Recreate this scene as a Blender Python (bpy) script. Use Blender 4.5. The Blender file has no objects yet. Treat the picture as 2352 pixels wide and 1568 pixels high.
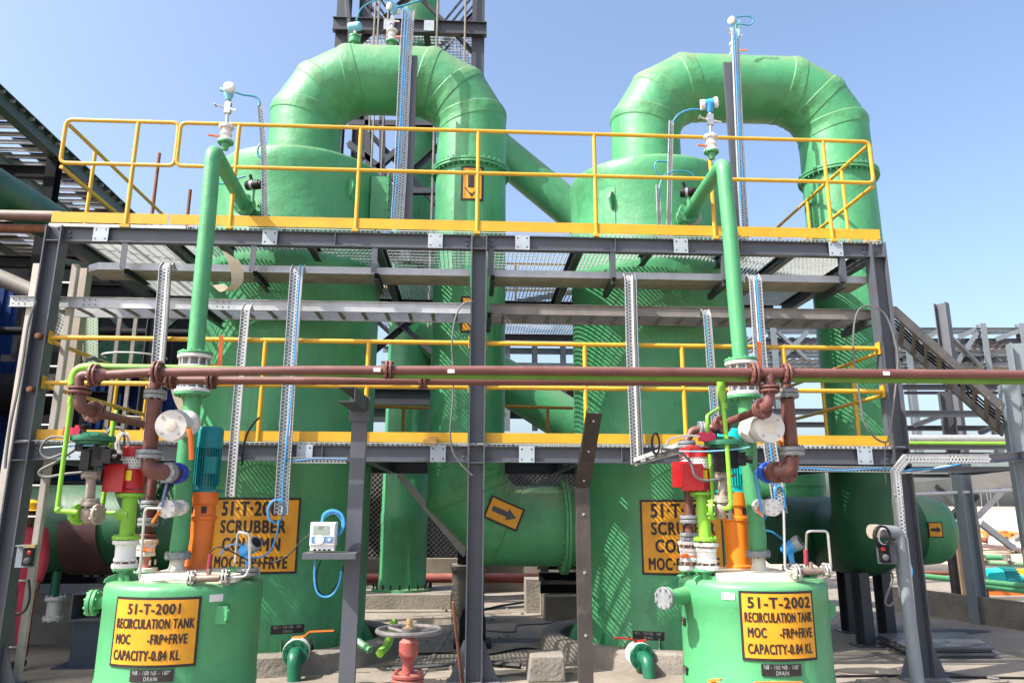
import bpy, bmesh, math, random
from mathutils import Vector as V, Matrix
random.seed(7)
SC = bpy.context.scene
COL = SC.collection
R_ = math.radians
# ---------------------------------------------------------------- camera
F_PX, PITCH, HEAD, ROLL, SHIFT, EYE = 1796.5, R_(13.95), R_(3.05), R_(.16), -65.0, 1.6
FW = V((math.sin(HEAD)*math.cos(PITCH), math.cos(HEAD)*math.cos(PITCH), math.sin(PITCH)))
_r0 = V((math.cos(HEAD), -math.sin(HEAD), 0)); _u0 = _r0.cross(FW)
RT = _r0*math.cos(ROLL) + _u0*math.sin(ROLL); UP = _u0*math.cos(ROLL) - _r0*math.sin(ROLL)
cd = bpy.data.cameras.new('camera'); cam = bpy.data.objects.new('camera', cd); COL.objects.link(cam)
cd.sensor_width = 36; cd.lens = 36*F_PX/2352; cd.shift_y = SHIFT/2352
cd.clip_start = .05; cd.clip_end = 3000
M3 = Matrix((RT, UP, -FW)).transposed()
cam.matrix_world = Matrix.Translation((0, 0, EYE)) @ M3.to_4x4()
SC.camera = cam
# ---------------------------------------------------------------- light
SUN = V((-1, -.45, 1.17)).normalized()
sd = bpy.data.lights.new('sun', 'SUN'); so = bpy.data.objects.new('sun', sd); COL.objects.link(so)
sd.energy = 4.3; sd.angle = R_(.53); sd.color = (1, .955, .88)
so.rotation_euler = SUN.to_track_quat('Z', 'Y').to_euler(); so.location = SUN*40
wd = bpy.data.worlds.new('World'); SC.world = wd; wd.use_nodes = True
nt = wd.node_tree; nt.nodes.clear()
sky = nt.nodes.new('ShaderNodeTexSky'); sky.sky_type = 'NISHITA'; sky.sun_disc = False
sky.sun_elevation = math.asin(SUN.z); sky.sun_rotation = math.atan2(SUN.x, SUN.y)
sky.altitude = 100; sky.air_density = 1.0; sky.dust_density = 4.6; sky.ozone_density = 2.2
bg = nt.nodes.new('ShaderNodeBackground'); bg.inputs[1].default_value = .15
wo = nt.nodes.new('ShaderNodeOutputWorld')
nt.links.new(sky.outputs[0], bg.inputs[0]); nt.links.new(bg.outputs[0], wo.inputs[0])
SC.view_settings.view_transform = 'Standard'; SC.view_settings.look = 'None'
SC.view_settings.exposure = 1.14; SC.view_settings.gamma = 1
SC.cycles.max_bounces = 6; SC.cycles.diffuse_bounces = 2; SC.cycles.transparent_max_bounces = 12
# ---------------------------------------------------------------- geometry helpers
def W(u, v, Y=None, Z=None, X=None):
    'a real point: the ray through photo pixel (u, v) of a 2352 x 1568 picture met with one known coordinate'
    d = FW*F_PX + RT*(u-1176) + UP*(784+SHIFT-v)
    t = Y/d.y if Y is not None else ((Z-EYE)/d.z if Z is not None else X/d.x)
    return d*t + V((0, 0, EYE))
def M(px, Y): return px*Y*.985/F_PX            # rough metres of so many pixels at depth Y
def fr(t, up):
    t = t.normalized(); s = t.cross(up)
    if s.length < 1e-4: s = t.cross(V((1, 0, 0)) if abs(t.x) < .9 else V((0, 1, 0)))
    s.normalize(); return s, s.cross(t)
ZU = V((0, 0, 1))
class MB:
    def __init__(s): s.v = []; s.f = []; s.m = []; s.uv = {}; s.cm = 0
    def face(s, idx, uv=None):
        if uv: s.uv[len(s.f)] = uv
        s.f.append(tuple(idx)); s.m.append(s.cm)
    def quad(s, a, b, c, d, uv=None):
        n = len(s.v); s.v += [V(a), V(b), V(c), V(d)]; s.face((n, n+1, n+2, n+3), uv)
    def box(s, c, sz, rot=None):
        n = len(s.v); c = V(c)
        for z in (-.5, .5):
            for x, y in ((-.5, -.5), (.5, -.5), (.5, .5), (-.5, .5)):
                p = V((x*sz[0], y*sz[1], z*sz[2]))
                s.v.append(c + (rot @ p if rot else p))
        for q in ((3, 2, 1, 0), (4, 5, 6, 7), (0, 1, 5, 4), (1, 2, 6, 5), (2, 3, 7, 6), (3, 0, 4, 7)):
            s.face([n+i for i in q])
        return s
    def bb(s, x0, x1, y0, y1, z0, z1): return s.box(((x0+x1)/2, (y0+y1)/2, (z0+z1)/2), (x1-x0, y1-y0, z1-z0))
    def ext(s, prof, p0, p1, up=ZU, cap=True):
        p0 = V(p0); p1 = V(p1); a, b = fr(p1-p0, V(up)); n = len(s.v); k = len(prof)
        for p in (p0, p1): s.v += [p + a*x + b*y for x, y in prof]
        for i in range(k): j = (i+1) % k; s.face((n+i, n+j, n+k+j, n+k+i))
        if cap: s.face([n+i for i in range(k)][::-1]); s.face([n+k+i for i in range(k)])
        return s
    def tube(s, pts, r, n=10, caps=True, closed=False, ph=0):
        pts = [V(p) for p in pts]; N = len(pts); rs = r if isinstance(r, (list, tuple)) else [r]*N
        T = [(pts[(i+1) % N]-pts[i]).normalized() for i in range(N if closed else N-1)]
        a, b = fr(T[0], ZU if abs(T[0].z) < .95 else V((0, -1, 0))); base = len(s.v)
        for i in range(N):
            t1 = T[i-1] if (i > 0 or closed) else T[0]; t2 = T[i] if i < len(T) else T[-1]
            if i > 0:                                        # carry the frame along the last leg
                a = (a - t1*a.dot(t1)).normalized(); b = a.cross(t1)*-1 if a.cross(t1).dot(b) < 0 else a.cross(t1)
            bis = (t1+t2)
            bis = bis.normalized() if bis.length > 1e-5 else t1
            dn = max(.35, t1.dot(bis))
            for k in range(n):
                an = 2*math.pi*k/n + ph; o = (a*math.cos(an) + b*math.sin(an))*rs[i]
                s.v.append(pts[i] + o - t1*(o.dot(bis)/dn))
            if i < len(T):
                ang = t1.rotation_difference(t2); a = ang @ a; b = ang @ b
        for i in range(N if closed else N-1):
            p = base+i*n; q = base+((i+1) % N)*n
            for k in range(n): j = (k+1) % n; s.face((p+k, p+j, q+j, q+k))
        if caps and not closed:
            s.face([base+k for k in range(n)][::-1]); s.face([base+(N-1)*n+k for k in range(n)])
        return s
    def mitred(s, pts, r, n=56, wrap=.008, w=.10):
        'straight cylinders cut and joined on mitre planes, thicker laminate wrapped round each joint'
        pts = [V(p) for p in pts]; T = [(b-a).normalized() for a, b in zip(pts, pts[1:])]; a, b = fr(T[0], V((0, 1, 0)) if abs(T[0].y) < .9 else ZU); base = len(s.v); rows = 0
        def ring(P, t, nn, rr):
            nonlocal rows
            for k in range(n): an = 2*math.pi*k/n; o = (a*math.cos(an)+b*math.sin(an))*rr; s.v.append(P+o-t*(o.dot(nn)/t.dot(nn)))
            rows += 1
        ring(pts[0], T[0], T[0], r)
        for i in range(1, len(pts)-1):
            nn = (T[i-1]+T[i]).normalized()
            for o, d in ((-w, 0), (-w*.85, wrap), (-.012, wrap)): ring(pts[i]+T[i-1]*o, T[i-1], nn, r+d)
            q = T[i-1].rotation_difference(T[i]); a = q @ a; b = q @ b
            for o, d in ((.012, wrap), (w*.85, wrap), (w, 0)): ring(pts[i]+T[i]*o, T[i], nn, r+d)
        ring(pts[-1], T[-1], T[-1], r)
        for i in range(rows-1):
            s.cm = 1 if i % 6 in (1, 2, 3, 4, 5) and i else 0
            for k in range(n): j = (k+1) % n; s.face((base+i*n+k, base+i*n+j, base+i*n+n+j, base+i*n+n+k))
        s.cm = 0; return s
    def cyl(s, p0, p1, r, n=16, r1=None): return s.tube([p0, p1], [r, r if r1 is None else r1], n)
    def lathe(s, prof, c, ax=ZU, n=24, cap=True):
        c = V(c); ax = V(ax).normalized(); return s.tube_l([c+ax*z for r, z in prof], [r for r, z in prof], n, ax, cap)
    def tube_l(s, pts, rs, n, ax, cap):
        a, b = fr(ax, ZU if abs(ax.z) < .95 else V((0, -1, 0))); base = len(s.v)
        for p, r in zip(pts, rs):
            for k in range(n): an = 2*math.pi*k/n; s.v.append(p + (a*math.cos(an)+b*math.sin(an))*r)
        for i in range(len(pts)-1):
            p = base+i*n; q = p+n
            for k in range(n): j = (k+1) % n; s.face((p+k, p+j, q+j, q+k))
        if cap: s.face([base+k for k in range(n)][::-1]); s.face([base+(len(pts)-1)*n+k for k in range(n)])
        return s
    def ball(s, c, r, ax=ZU, n=14, sq=1.):
        return s.lathe([(max(1e-4, r*math.sin(math.pi*i/8)), -r*sq*math.cos(math.pi*i/8)) for i in range(9)], c, ax, n)
    def flange(s, c, ax, r, t, nb=8, hb=.012, pr=.82):
        'a bolted disc centred on c'
        c = V(c); ax = V(ax).normalized(); e = min(.004, t*.2)
        s.lathe([(r-e, -t/2), (r, -t/2+e), (r, t/2-e), (r-e, t/2)], c, ax, 28)
        a, b = fr(ax, ZU if abs(ax.z) < .95 else V((0, -1, 0)))
        for k in range(nb):
            an = 2*math.pi*(k+.5)/nb; p = c + (a*math.cos(an)+b*math.sin(an))*r*pr
            s.tube([p-ax*(t/2+hb*1.3), p+ax*(t/2+hb*1.3)], hb, 6)
        return s
    def build(s, name, mats, parent=None, org=None, ang=35, smooth=True):
        o0 = V(org) if org is not None else (V(ORG[parent.name]) if parent else V((0, 0, 0)))
        me = bpy.data.meshes.new(name); me.from_pydata([p-o0 for p in s.v], [], s.f)
        for m in (mats if isinstance(mats, (list, tuple)) else [mats]): me.materials.append(m)
        me.polygons.foreach_set('material_index', s.m)
        if s.uv:
            l = me.uv_layers.new(name='uv')
            for fi, u in s.uv.items():
                for li, c in zip(me.polygons[fi].loop_indices, u): l.data[li].uv = c
        me.validate()
        bm = bmesh.new(); bm.from_mesh(me); bmesh.ops.recalc_face_normals(bm, faces=bm.faces); bm.to_mesh(me); bm.free()
        if smooth: me.shade_smooth(); me.set_sharp_from_angle(angle=R_(ang))
        o = bpy.data.objects.new(name, me); COL.objects.link(o)
        if parent: o.parent = parent
        else: o.location = o0
        ORG[o.name] = o0
        return o
ORG = {}
def tag(o, label, cat, group=None):
    o['label'] = label; o['category'] = cat
    if group: o['group'] = group
    return o
def thing(name, label, cat, loc=(0, 0, 0), group=None):
    o = bpy.data.objects.new(name, None); COL.objects.link(o); o.location = V(loc); o.empty_display_size = .1
    ORG[o.name] = V(loc); return tag(o, label, cat, group)
def one(mb, name, mat, label, cat, loc=None, group=None, **k):
    return tag(mb.build(name, mat, None, loc if loc is not None else mb.v[0], **k), label, cat, group)
def struct(mb, name, mat, **k):
    o = mb.build(name, mat, **k); o['kind'] = 'structure'; return o
def dup(root, loc, label=None):
    r = root.copy(); COL.objects.link(r); r.location = V(loc); ORG[r.name] = V(loc)
    if label: r['label'] = label
    for ch in list(root.children):
        c = ch.copy(); COL.objects.link(c); c.parent = r
        for g in ch.children:
            e = g.copy(); COL.objects.link(e); e.parent = c
    return r
def iprof(h, w, tf=.01, tw=.008):
    return [(-w/2, -h/2), (w/2, -h/2), (w/2, -h/2+tf), (tw/2, -h/2+tf), (tw/2, h/2-tf), (w/2, h/2-tf), (w/2, h/2), (-w/2, h/2),
            (-w/2, h/2-tf), (-tw/2, h/2-tf), (-tw/2, -h/2+tf), (-w/2, -h/2+tf)]
def cprof(h, w, t=.008):                       # web on -side, lips towards +side
    return [(-w/2, -h/2), (w/2, -h/2), (w/2, -h/2+t), (-w/2+t, -h/2+t), (-w/2+t, h/2-t), (w/2, h/2-t), (w/2, h/2), (-w/2, h/2)]
def lprof(a, t=.006): return [(0, 0), (a, 0), (a, t), (t, t), (t, a), (0, a)]
def rprof(w, h): return [(-w/2, -h/2), (w/2, -h/2), (w/2, h/2), (-w/2, h/2)]
def fillet(pts, r, n=5):
    pts = [V(p) for p in pts]; out = [pts[0]]
    for a, b, c in zip(pts, pts[1:], pts[2:]):
        d1 = (a-b).normalized(); d2 = (c-b).normalized(); th = d1.angle(d2)
        l = min(r/math.tan(th/2), (a-b).length*.49, (c-b).length*.49)
        p, q = b+d1*l, b+d2*l
        for i in range(n+1):
            t = i/n; out.append(p*(1-t)**2 + b*2*t*(1-t) + q*t*t)
    out.append(pts[-1]); return out
def spline(pts, n=6):
    p = [V(q) for q in pts]; p = [p[0]*2-p[1]] + p + [p[-1]*2-p[-2]]; out = []
    for i in range(1, len(p)-2):
        for k in range(n):
            t = k/n; a, b, c, d = p[i-1:i+3]
            out.append(.5*((2*b) + (c-a)*t + (2*a-5*b+4*c-d)*t*t + (3*b-a-3*c+d)*t**3))
    out.append(p[-2]); return out
def cable(pts, r, mat, label, name='cable', group=None, cat='cable', parent=None, n=6):
    mb = MB().tube(spline(pts), r, n)
    if parent: return mb.build(name, mat, parent)
    return one(mb, name, mat, label, cat, group=group)
def lerp(a, b, t): return V(a)*(1-t) + V(b)*t
def hit(u, v, X, Y, Rr):
    'angle (from -Y towards +X) and height where the ray meets a standing cylinder'
    d = FW*F_PX + RT*(u-1176) + UP*(784+SHIFT-v)
    A = d.x**2+d.y**2; B = -2*(d.x*X+d.y*Y); C = X*X+Y*Y-Rr*Rr; q = max(0, B*B-4*A*C)
    t = (-B-math.sqrt(q))/(2*A); p = d*t
    return math.atan2(p.x-X, -(p.y-Y)), p.z+EYE
def txt(body, size, bold=.0, xs=1., align='CENTER'):
    cu = bpy.data.curves.new('t', 'FONT'); cu.body = body; cu.size = size; cu.align_x = align; cu.align_y = 'CENTER'
    cu.space_character = 1.12; cu.resolution_u = 3
    ob = bpy.data.objects.new('t', cu); COL.objects.link(ob); bpy.context.view_layer.update()
    me = bpy.data.meshes.new_from_object(ob.evaluated_get(bpy.context.evaluated_depsgraph_get()))
    vs = [(p.co.x*xs, p.co.y) for p in me.vertices]; fs = [tuple(p.vertices) for p in me.polygons]
    bpy.data.objects.remove(ob); bpy.data.curves.remove(cu); bpy.data.meshes.remove(me)
    return vs, fs
class Surf:
    'maps flat sign coordinates onto a wall: a standing cylinder, or a plane'
    def __init__(s, cyl=None, plane=None): s.c = cyl; s.p = plane
    def at(s, x, y, d):
        if s.c:
            X, Y, Rr, a0, z0, tilt = s.c; a = a0 + x/Rr
            return V((X+(Rr+d)*math.sin(a), Y-(Rr+d)*math.cos(a), z0+y))
        o, ex, ey = s.p; return o + ex*x + ey*y + ex.cross(ey)*d
    def panel(s, mb, pts, d0, d1, nx=1):
        'a slab over the polygon pts; a rectangle is cut in nx strips so that it follows the curve'
        if nx > 1:
            (x0, y0), (x1, y1) = pts[0], pts[2]; n = len(mb.v)
            for i in range(nx+1):
                x = x0+(x1-x0)*i/nx
                for y, d in ((y0, d0), (y0, d1), (y1, d1), (y1, d0)): mb.v.append(s.at(x, y, d))
            for i in range(nx):
                for k in range(4): j = (k+1) % 4; a = n+i*4; mb.face((a+k, a+j, a+4+j, a+4+k))
            mb.face((n+3, n+2, n+1, n)); e = n+nx*4; mb.face((e, e+1, e+2, e+3))
        else:
            n = len(mb.v); k = len(pts)
            for d in (d0, d1): mb.v += [s.at(x, y, d) for x, y in pts]
            for i in range(k): j = (i+1) % k; mb.face((n+i, n+j, n+k+j, n+k+i))
            mb.face([n+k+i for i in range(k)])
        return mb
    def text(s, mb, body, size, x, y, d, bold=0, xs=1, align='CENTER', wob=0):
        vs, fs = txt(body, size, 0, xs, align); r = bold*size
        for q, (ox, oy) in enumerate(((0, 0),) if not bold else ((0, 0), (r, r), (-r, r), (r, -r), (-r, -r), (r*1.4, 0), (-r*1.4, 0))):
            n = len(mb.v); mb.v += [s.at(x+a+ox, y+b+oy, d+q*.00025) for a, b in vs]
            for f in fs: mb.face([n+i for i in f])
        return mb
# ---------------------------------------------------------------- materials
def mat(name, col, rough=.5, metal=0., var=.1, scale=2.5, bump=0., bsc=30., dust=0., dcol=(.42, .33, .24), wear=0., wcol=(.13, .06, .03), streak=0., coat=0., ior=1.5, weave=0):
    m = bpy.data.materials.new(name); m.use_nodes = True; t = m.node_tree; N = t.nodes; L = t.links
    b = N['Principled BSDF']; b.inputs['Roughness'].default_value = rough; b.inputs['Metallic'].default_value = metal
    b.inputs['IOR'].default_value = ior
    if coat: b.inputs['Coat Weight'].default_value = coat; b.inputs['Coat Roughness'].default_value = .25
    g = N.new('ShaderNodeNewGeometry')
    def noise(sc, det=4, ro=.6, vec=None):
        n = N.new('ShaderNodeTexNoise'); n.inputs['Scale'].default_value = sc; n.inputs['Detail'].default_value = det
        n.inputs['Roughness'].default_value = ro; L.new(vec or g.outputs['Position'], n.inputs['Vector']); return n.outputs['Fac']
    def ramp(fac, a, bb):
        r = N.new('ShaderNodeMapRange'); r.inputs[1].default_value = a; r.inputs[2].default_value = bb; L.new(fac, r.inputs[0]); return r.outputs[0]
    def mix(fac, c1, c2):
        x = N.new('ShaderNodeMix'); x.data_type = 'RGBA'
        for s, c in ((6, c1), (7, c2)):
            if isinstance(c, tuple): x.inputs[s].default_value = (*c, 1)
            else: L.new(c, x.inputs[s])
        if isinstance(fac, float): x.inputs[0].default_value = fac
        else: L.new(fac, x.inputs[0])
        return x.outputs[2]
    def mul(a, k):
        x = N.new('ShaderNodeMath'); x.operation = 'MULTIPLY'; L.new(a, x.inputs[0])
        if isinstance(k, float): x.inputs[1].default_value = k
        else: L.new(k, x.inputs[1])
        return x.outputs[0]
    lo = tuple(c*(1-var) for c in col); hi = tuple(min(1, c*(1+var*.7)+var*.01) for c in col)
    c = mix(ramp(noise(scale), .3, .7), lo, hi)
    if streak:
        mp = N.new('ShaderNodeMapping'); mp.inputs['Scale'].default_value = (9, 9, .7); L.new(g.outputs['Position'], mp.inputs[0])
        c = mix(mul(ramp(noise(1.3, 5, .7, mp.outputs[0]), .52, .75), streak), c, tuple(x*.45+.012 for x in col))
    if weave:                                                # repainted patches and lap bands
        vo = N.new('ShaderNodeTexVoronoi'); vo.inputs['Scale'].default_value = 1.1; wv = N.new('ShaderNodeVectorMath'); wv.operation = 'ADD'
        nz = N.new('ShaderNodeTexNoise'); nz.inputs['Scale'].default_value = 3; L.new(g.outputs['Position'], nz.inputs['Vector']); L.new(nz.outputs['Color'], wv.inputs[1]); L.new(g.outputs['Position'], wv.inputs[0]); L.new(wv.outputs[0], vo.inputs['Vector'])
        sp = N.new('ShaderNodeSeparateColor'); L.new(vo.outputs['Color'], sp.inputs[0]); c = mix(mul(sp.outputs[0], .42), c, tuple(min(1, x*1.35+.02) for x in col))
        c = mix(mul(ramp(noise(.55, 4, .7), .5, .72), .35), c, (col[0]*1.9+.02, col[1]*1.05, col[2]*1.15))
    if wear: c = mix(mul(ramp(noise(5.5, 6, .75), .57, .72), wear), c, wcol)
    if dust:
        sx = N.new('ShaderNodeSeparateXYZ'); L.new(g.outputs['Normal'], sx.inputs[0])
        f = mul(mul(ramp(sx.outputs[2], .15, 1.), ramp(noise(3.3, 5, .7), .28, .68)), dust); c = mix(f, c, dcol)
    L.new(c, b.inputs['Base Color'])
    rr = N.new('ShaderNodeMapRange'); L.new(noise(scale*2.3), rr.inputs[0]); rr.inputs[3].default_value = max(.05, rough-.1); rr.inputs[4].default_value = min(1, rough+.12)
    L.new(rr.outputs[0], b.inputs['Roughness'])
    if bump:
        bp = N.new('ShaderNodeBump'); bp.inputs['Strength'].default_value = 1; bp.inputs['Distance'].default_value = bump
        hh = noise(bsc, 3, .55)
        if weave:                                            # glass mat showing through the gel coat
            ad = N.new('ShaderNodeMath'); ad.operation = 'ADD'; L.new(hh, ad.inputs[0]); L.new(mul(noise(55, 3, .6), .16), ad.inputs[1]); hh = ad.outputs[0]
        L.new(hh, bp.inputs['Height']); L.new(bp.outputs[0], b.inputs['Normal'])
    return m
def perf(name, col, sl=.014, sw=.021, px=.036, py=.033, rough=.45, metal=.5, **k):
    'sheet metal with staggered see-through slots darkened for the shade behind, laid out in metres along the sheet'
    m = mat(name, col, rough, metal, **k); t = m.node_tree; N = t.nodes; L = t.links
    u = N.new('ShaderNodeUVMap'); s = N.new('ShaderNodeSeparateXYZ'); L.new(u.outputs[0], s.inputs[0])
    def op(o, a, b=None, c=None):
        x = N.new('ShaderNodeMath'); x.operation = o
        for i, q in enumerate((a, b, c)):
            if q is None: continue
            if isinstance(q, (int, float)): x.inputs[i].default_value = q
            else: L.new(q, x.inputs[i])
        return x.outputs[0]
    row = op('FLOOR', op('DIVIDE', s.outputs[1], py))
    off = op('MULTIPLY', op('MODULO', row, 2), px*.5)
    fx = op('ABSOLUTE', op('SUBTRACT', op('FRACT', op('DIVIDE', op('ADD', s.outputs[0], off), px)), .5))
    fy = op('ABSOLUTE', op('SUBTRACT', op('FRACT', op('DIVIDE', s.outputs[1], py)), .5))
    h = op('MULTIPLY', op('LESS_THAN', fx, sl/px/2), op('LESS_THAN', fy, sw/py/2))
    tr0 = N.new('ShaderNodeBsdfTransparent'); tr = N.new('ShaderNodeMixShader'); tr.inputs[0].default_value = .65; dk = N.new('ShaderNodeBsdfDiffuse'); dk.inputs[0].default_value = (.02, .02, .022, 1)  # slots mixed mostly to near black, standing in for shade behind them
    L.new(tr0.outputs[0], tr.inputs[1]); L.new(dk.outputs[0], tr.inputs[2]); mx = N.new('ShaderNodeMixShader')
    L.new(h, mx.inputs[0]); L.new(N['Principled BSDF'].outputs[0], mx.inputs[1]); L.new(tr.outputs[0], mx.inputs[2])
    L.new(mx.outputs[0], N['Material Output'].inputs[0]); return m
GRN = (.046, .245, .100)
frp = mat('green_frp', GRN, .46, var=.30, scale=1.3, bump=.010, bsc=5.5, dust=1., dcol=(.27, .25, .15), streak=.6, weave=1, wear=.28, wcol=(.15, .19, .09))
frp_w = mat('green_laminate_wrap', (.05, .235, .09), .55, var=.35, scale=6, bump=.008, bsc=14., dust=1., dcol=(.30, .25, .16), streak=.4, weave=1, wear=.45, wcol=(.17, .19, .10))
frp_t = mat('green_frp_tank', (.055, .275, .11), .42, var=.16, scale=2.2, bump=.004, bsc=9., dust=.3, dcol=(.40, .36, .24), streak=.3, weave=1, wear=.2, wcol=(.17, .24, .12))
frp_p = mat('green_frp_pipe', (.065, .285, .12), .42, var=.13, scale=4, bump=.004, bsc=14., dust=.3, dcol=(.4, .36, .22), streak=.06)
frp_d = mat('green_frp_shaded', (.009, .092, .038), .5, var=.3, scale=1.5, bump=.006, bsc=8., dust=.45, dcol=(.20, .175, .13), streak=.25)  # duct green darkened so the shade on the low ducts is in the colour
dgrn = mat('dark_green_paint', (.012, .13, .07), .4, var=.2, scale=5, bump=.002)
mint = mat('mint_perforated', (.30, .42, .30), .6, var=.15)
limed = mat('lime_paint_shaded', (.10, .24, .025), .45, var=.16, scale=5, dust=.6, dcol=(.34, .40, .15), wear=.2, wcol=(.2, .2, .06))  # darker copy of the lime for shade; pale top edge laid on by dust
lime = mat('lime_pipe_paint', (.19, .45, .03), .42, var=.14, scale=6, bump=.001, bsc=40, dust=.35, wear=.15, wcol=(.3, .28, .1))
oldlime = mat('dusty_lime_paint', (.15, .22, .04), .5, var=.2, scale=3, dust=.5)
brown = mat('brown_primer', (.125, .042, .036), .5, var=.2, scale=4, bump=.0015, bsc=60, dust=.45, dcol=(.30, .20, .165), wear=.3, wcol=(.2, .12, .1))
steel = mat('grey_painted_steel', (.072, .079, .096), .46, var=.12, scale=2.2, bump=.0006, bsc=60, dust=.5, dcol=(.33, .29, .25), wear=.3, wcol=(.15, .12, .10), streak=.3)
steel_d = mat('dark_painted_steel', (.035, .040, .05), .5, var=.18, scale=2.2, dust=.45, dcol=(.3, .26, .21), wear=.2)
steel_l = mat('pale_blue_grey_steel', (.17, .20, .225), .5, var=.12, scale=1.6, dust=.4, wear=.1)
yel = mat('yellow_rail_paint', (.58, .315, .016), .42, var=.12, scale=3, bump=.0006, bsc=50, dust=.45, dcol=(.45, .33, .2), wear=.32, wcol=(.33, .19, .07), streak=.2)
galv = mat('galvanised_steel', (.42, .43, .44), .42, .35, var=.16, scale=7, dust=.45, dcol=(.40, .34, .27), streak=.2)
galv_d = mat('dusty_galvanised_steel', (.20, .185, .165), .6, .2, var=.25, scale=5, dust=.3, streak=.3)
grat_m = mat('grating_steel', (.46, .48, .47), .45, .4, var=.15, scale=6)
plate_m = mat('splice_plate', (.33, .38, .42), .5, .1, var=.15, scale=7, wear=.08)
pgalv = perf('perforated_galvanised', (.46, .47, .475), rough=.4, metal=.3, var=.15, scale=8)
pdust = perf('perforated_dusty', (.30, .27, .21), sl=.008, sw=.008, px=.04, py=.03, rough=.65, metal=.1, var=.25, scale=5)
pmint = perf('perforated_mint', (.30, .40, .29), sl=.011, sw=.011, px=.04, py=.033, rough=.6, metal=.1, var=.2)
ptfe = mat('white_plastic', (.64, .625, .60), .45, var=.10, scale=6, dust=.35, wear=.14, wcol=(.4, .34, .28))
cream = mat('cream_plastic', (.70, .66, .53), .5, var=.1, scale=6, dust=.4)
tape = mat('grey_wrapped_flange', (.23, .245, .26), .38, .15, var=.25, scale=16, bump=.003, bsc=60)
bolt_m = mat('zinc_bolts', (.45, .44, .42), .4, .6, var=.2, scale=20, wear=.2)
ssteel = mat('stainless_tube', (.52, .51, .49), .3, .75, var=.12, scale=12, dust=.2)
orange = mat('orange_paint', (.76, .165, .018), .4, var=.1, scale=4, bump=.001, dust=.3)
orange_h = mat('orange_handle', (.82, .17, .02), .42, var=.08)
teal = mat('teal_motor_paint', (.0, .20, .22), .38, var=.1, scale=4, dust=.2)
teal_b = mat('bright_teal_paint', (.0, .45, .46), .38, var=.08, scale=4, dust=.2)
red = mat('red_paint', (.40, .008, .012), .36, var=.12, scale=5, dust=.15)
red_o = mat('faded_red_paint', (.25, .05, .042), .65, var=.25, scale=4, dust=.4, wear=.2, wcol=(.45, .3, .26))
blue = mat('blue_housing', (.03, .26, .62), .4, var=.1, scale=8)
blue_p = mat('pale_blue_housing', (.16, .42, .58), .45, var=.12, scale=8, dust=.3)
blue_c = mat('blue_cable_sheath', (.045, .25, .52), .4, var=.1)
teal_c = mat('teal_cable_sheath', (.03, .22, .33), .45, var=.1)
navy = mat('navy_valve_paint', (.015, .05, .36), .4, var=.15, scale=10)
black = mat('black_rubber', (.008, .008, .009), .5, var=.3, scale=10, dust=.04, ior=1.3)
blk_p = mat('black_sign_paint', (.016, .010, .011), .5, var=.3, scale=12, wear=.15, wcol=(.07, .05, .04))
gcab = mat('grey_cable_sheath', (.10, .10, .10), .6, var=.15)
wcab = mat('white_cable_sheath', (.55, .54, .52), .55, var=.1)
signy = mat('yellow_sign_paint', (.66, .29, .010), .45, var=.14, scale=5, streak=.2, wear=.12, wcol=(.5, .3, .08))
white = mat('white_paint', (.66, .66, .655), .45, var=.06)
lcd = mat('grey_display', (.25, .30, .26), .2, var=.05)
conc = mat('concrete', (.215, .18, .142), .88, var=.35, scale=.9, bump=.006, bsc=30, dust=.5, dcol=(.33, .29, .235), streak=.0, wear=.6, wcol=(.11, .10, .09))
conc_d = mat('rough_concrete', (.215, .19, .16), .9, var=.3, scale=3., bump=.012, bsc=26, wear=.25, wcol=(.1, .09, .08))
rust = mat('rusty_steel', (.20, .075, .035), .75, var=.35, scale=12, bump=.002, bsc=90)
wood = mat('raw_timber', (.45, .25, .07), .7, var=.25, scale=10)
skin = mat('brown_skin', (.10, .045, .027), .55, var=.08)
pink = mat('pink_overall_cloth', (.34, .022, .05), .8, var=.15, scale=8, bump=.004, bsc=20)
cloth = mat('beige_cloth_strip', (.42, .36, .25), .85, var=.15, scale=9)
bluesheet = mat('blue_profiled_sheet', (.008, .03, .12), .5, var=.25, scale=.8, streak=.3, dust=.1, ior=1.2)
dark = mat('near_black_steel', (.011, .012, .015), .6, var=.4, scale=1.5, dust=.06, ior=1.15)  # near-black base puts the dark shed interior into the colour
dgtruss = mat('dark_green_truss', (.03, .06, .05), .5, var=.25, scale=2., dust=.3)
saddle_m = mat('red_oxide_plate', (.075, .03, .03), .6, var=.25, scale=4, dust=.3)
brick = mat('pale_block_wall', (.46, .40, .37), .9, var=.15, scale=.6)
# ================================================================ ground
struct(MB().bb(-60, 13, -12, 19, -.3, 0), 'concrete_floor', conc)
sand = mat('dry_sand', (.47, .36, .26), .95, var=.22, scale=.25, bump=.03, bsc=4)
g = MB(); g.quad((-1500, -300, -.03), (1500, -300, -.03), (1500, 2500, -.03), (-1500, 2500, -.03)); struct(g, 'sandy_ground', sand)
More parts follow.
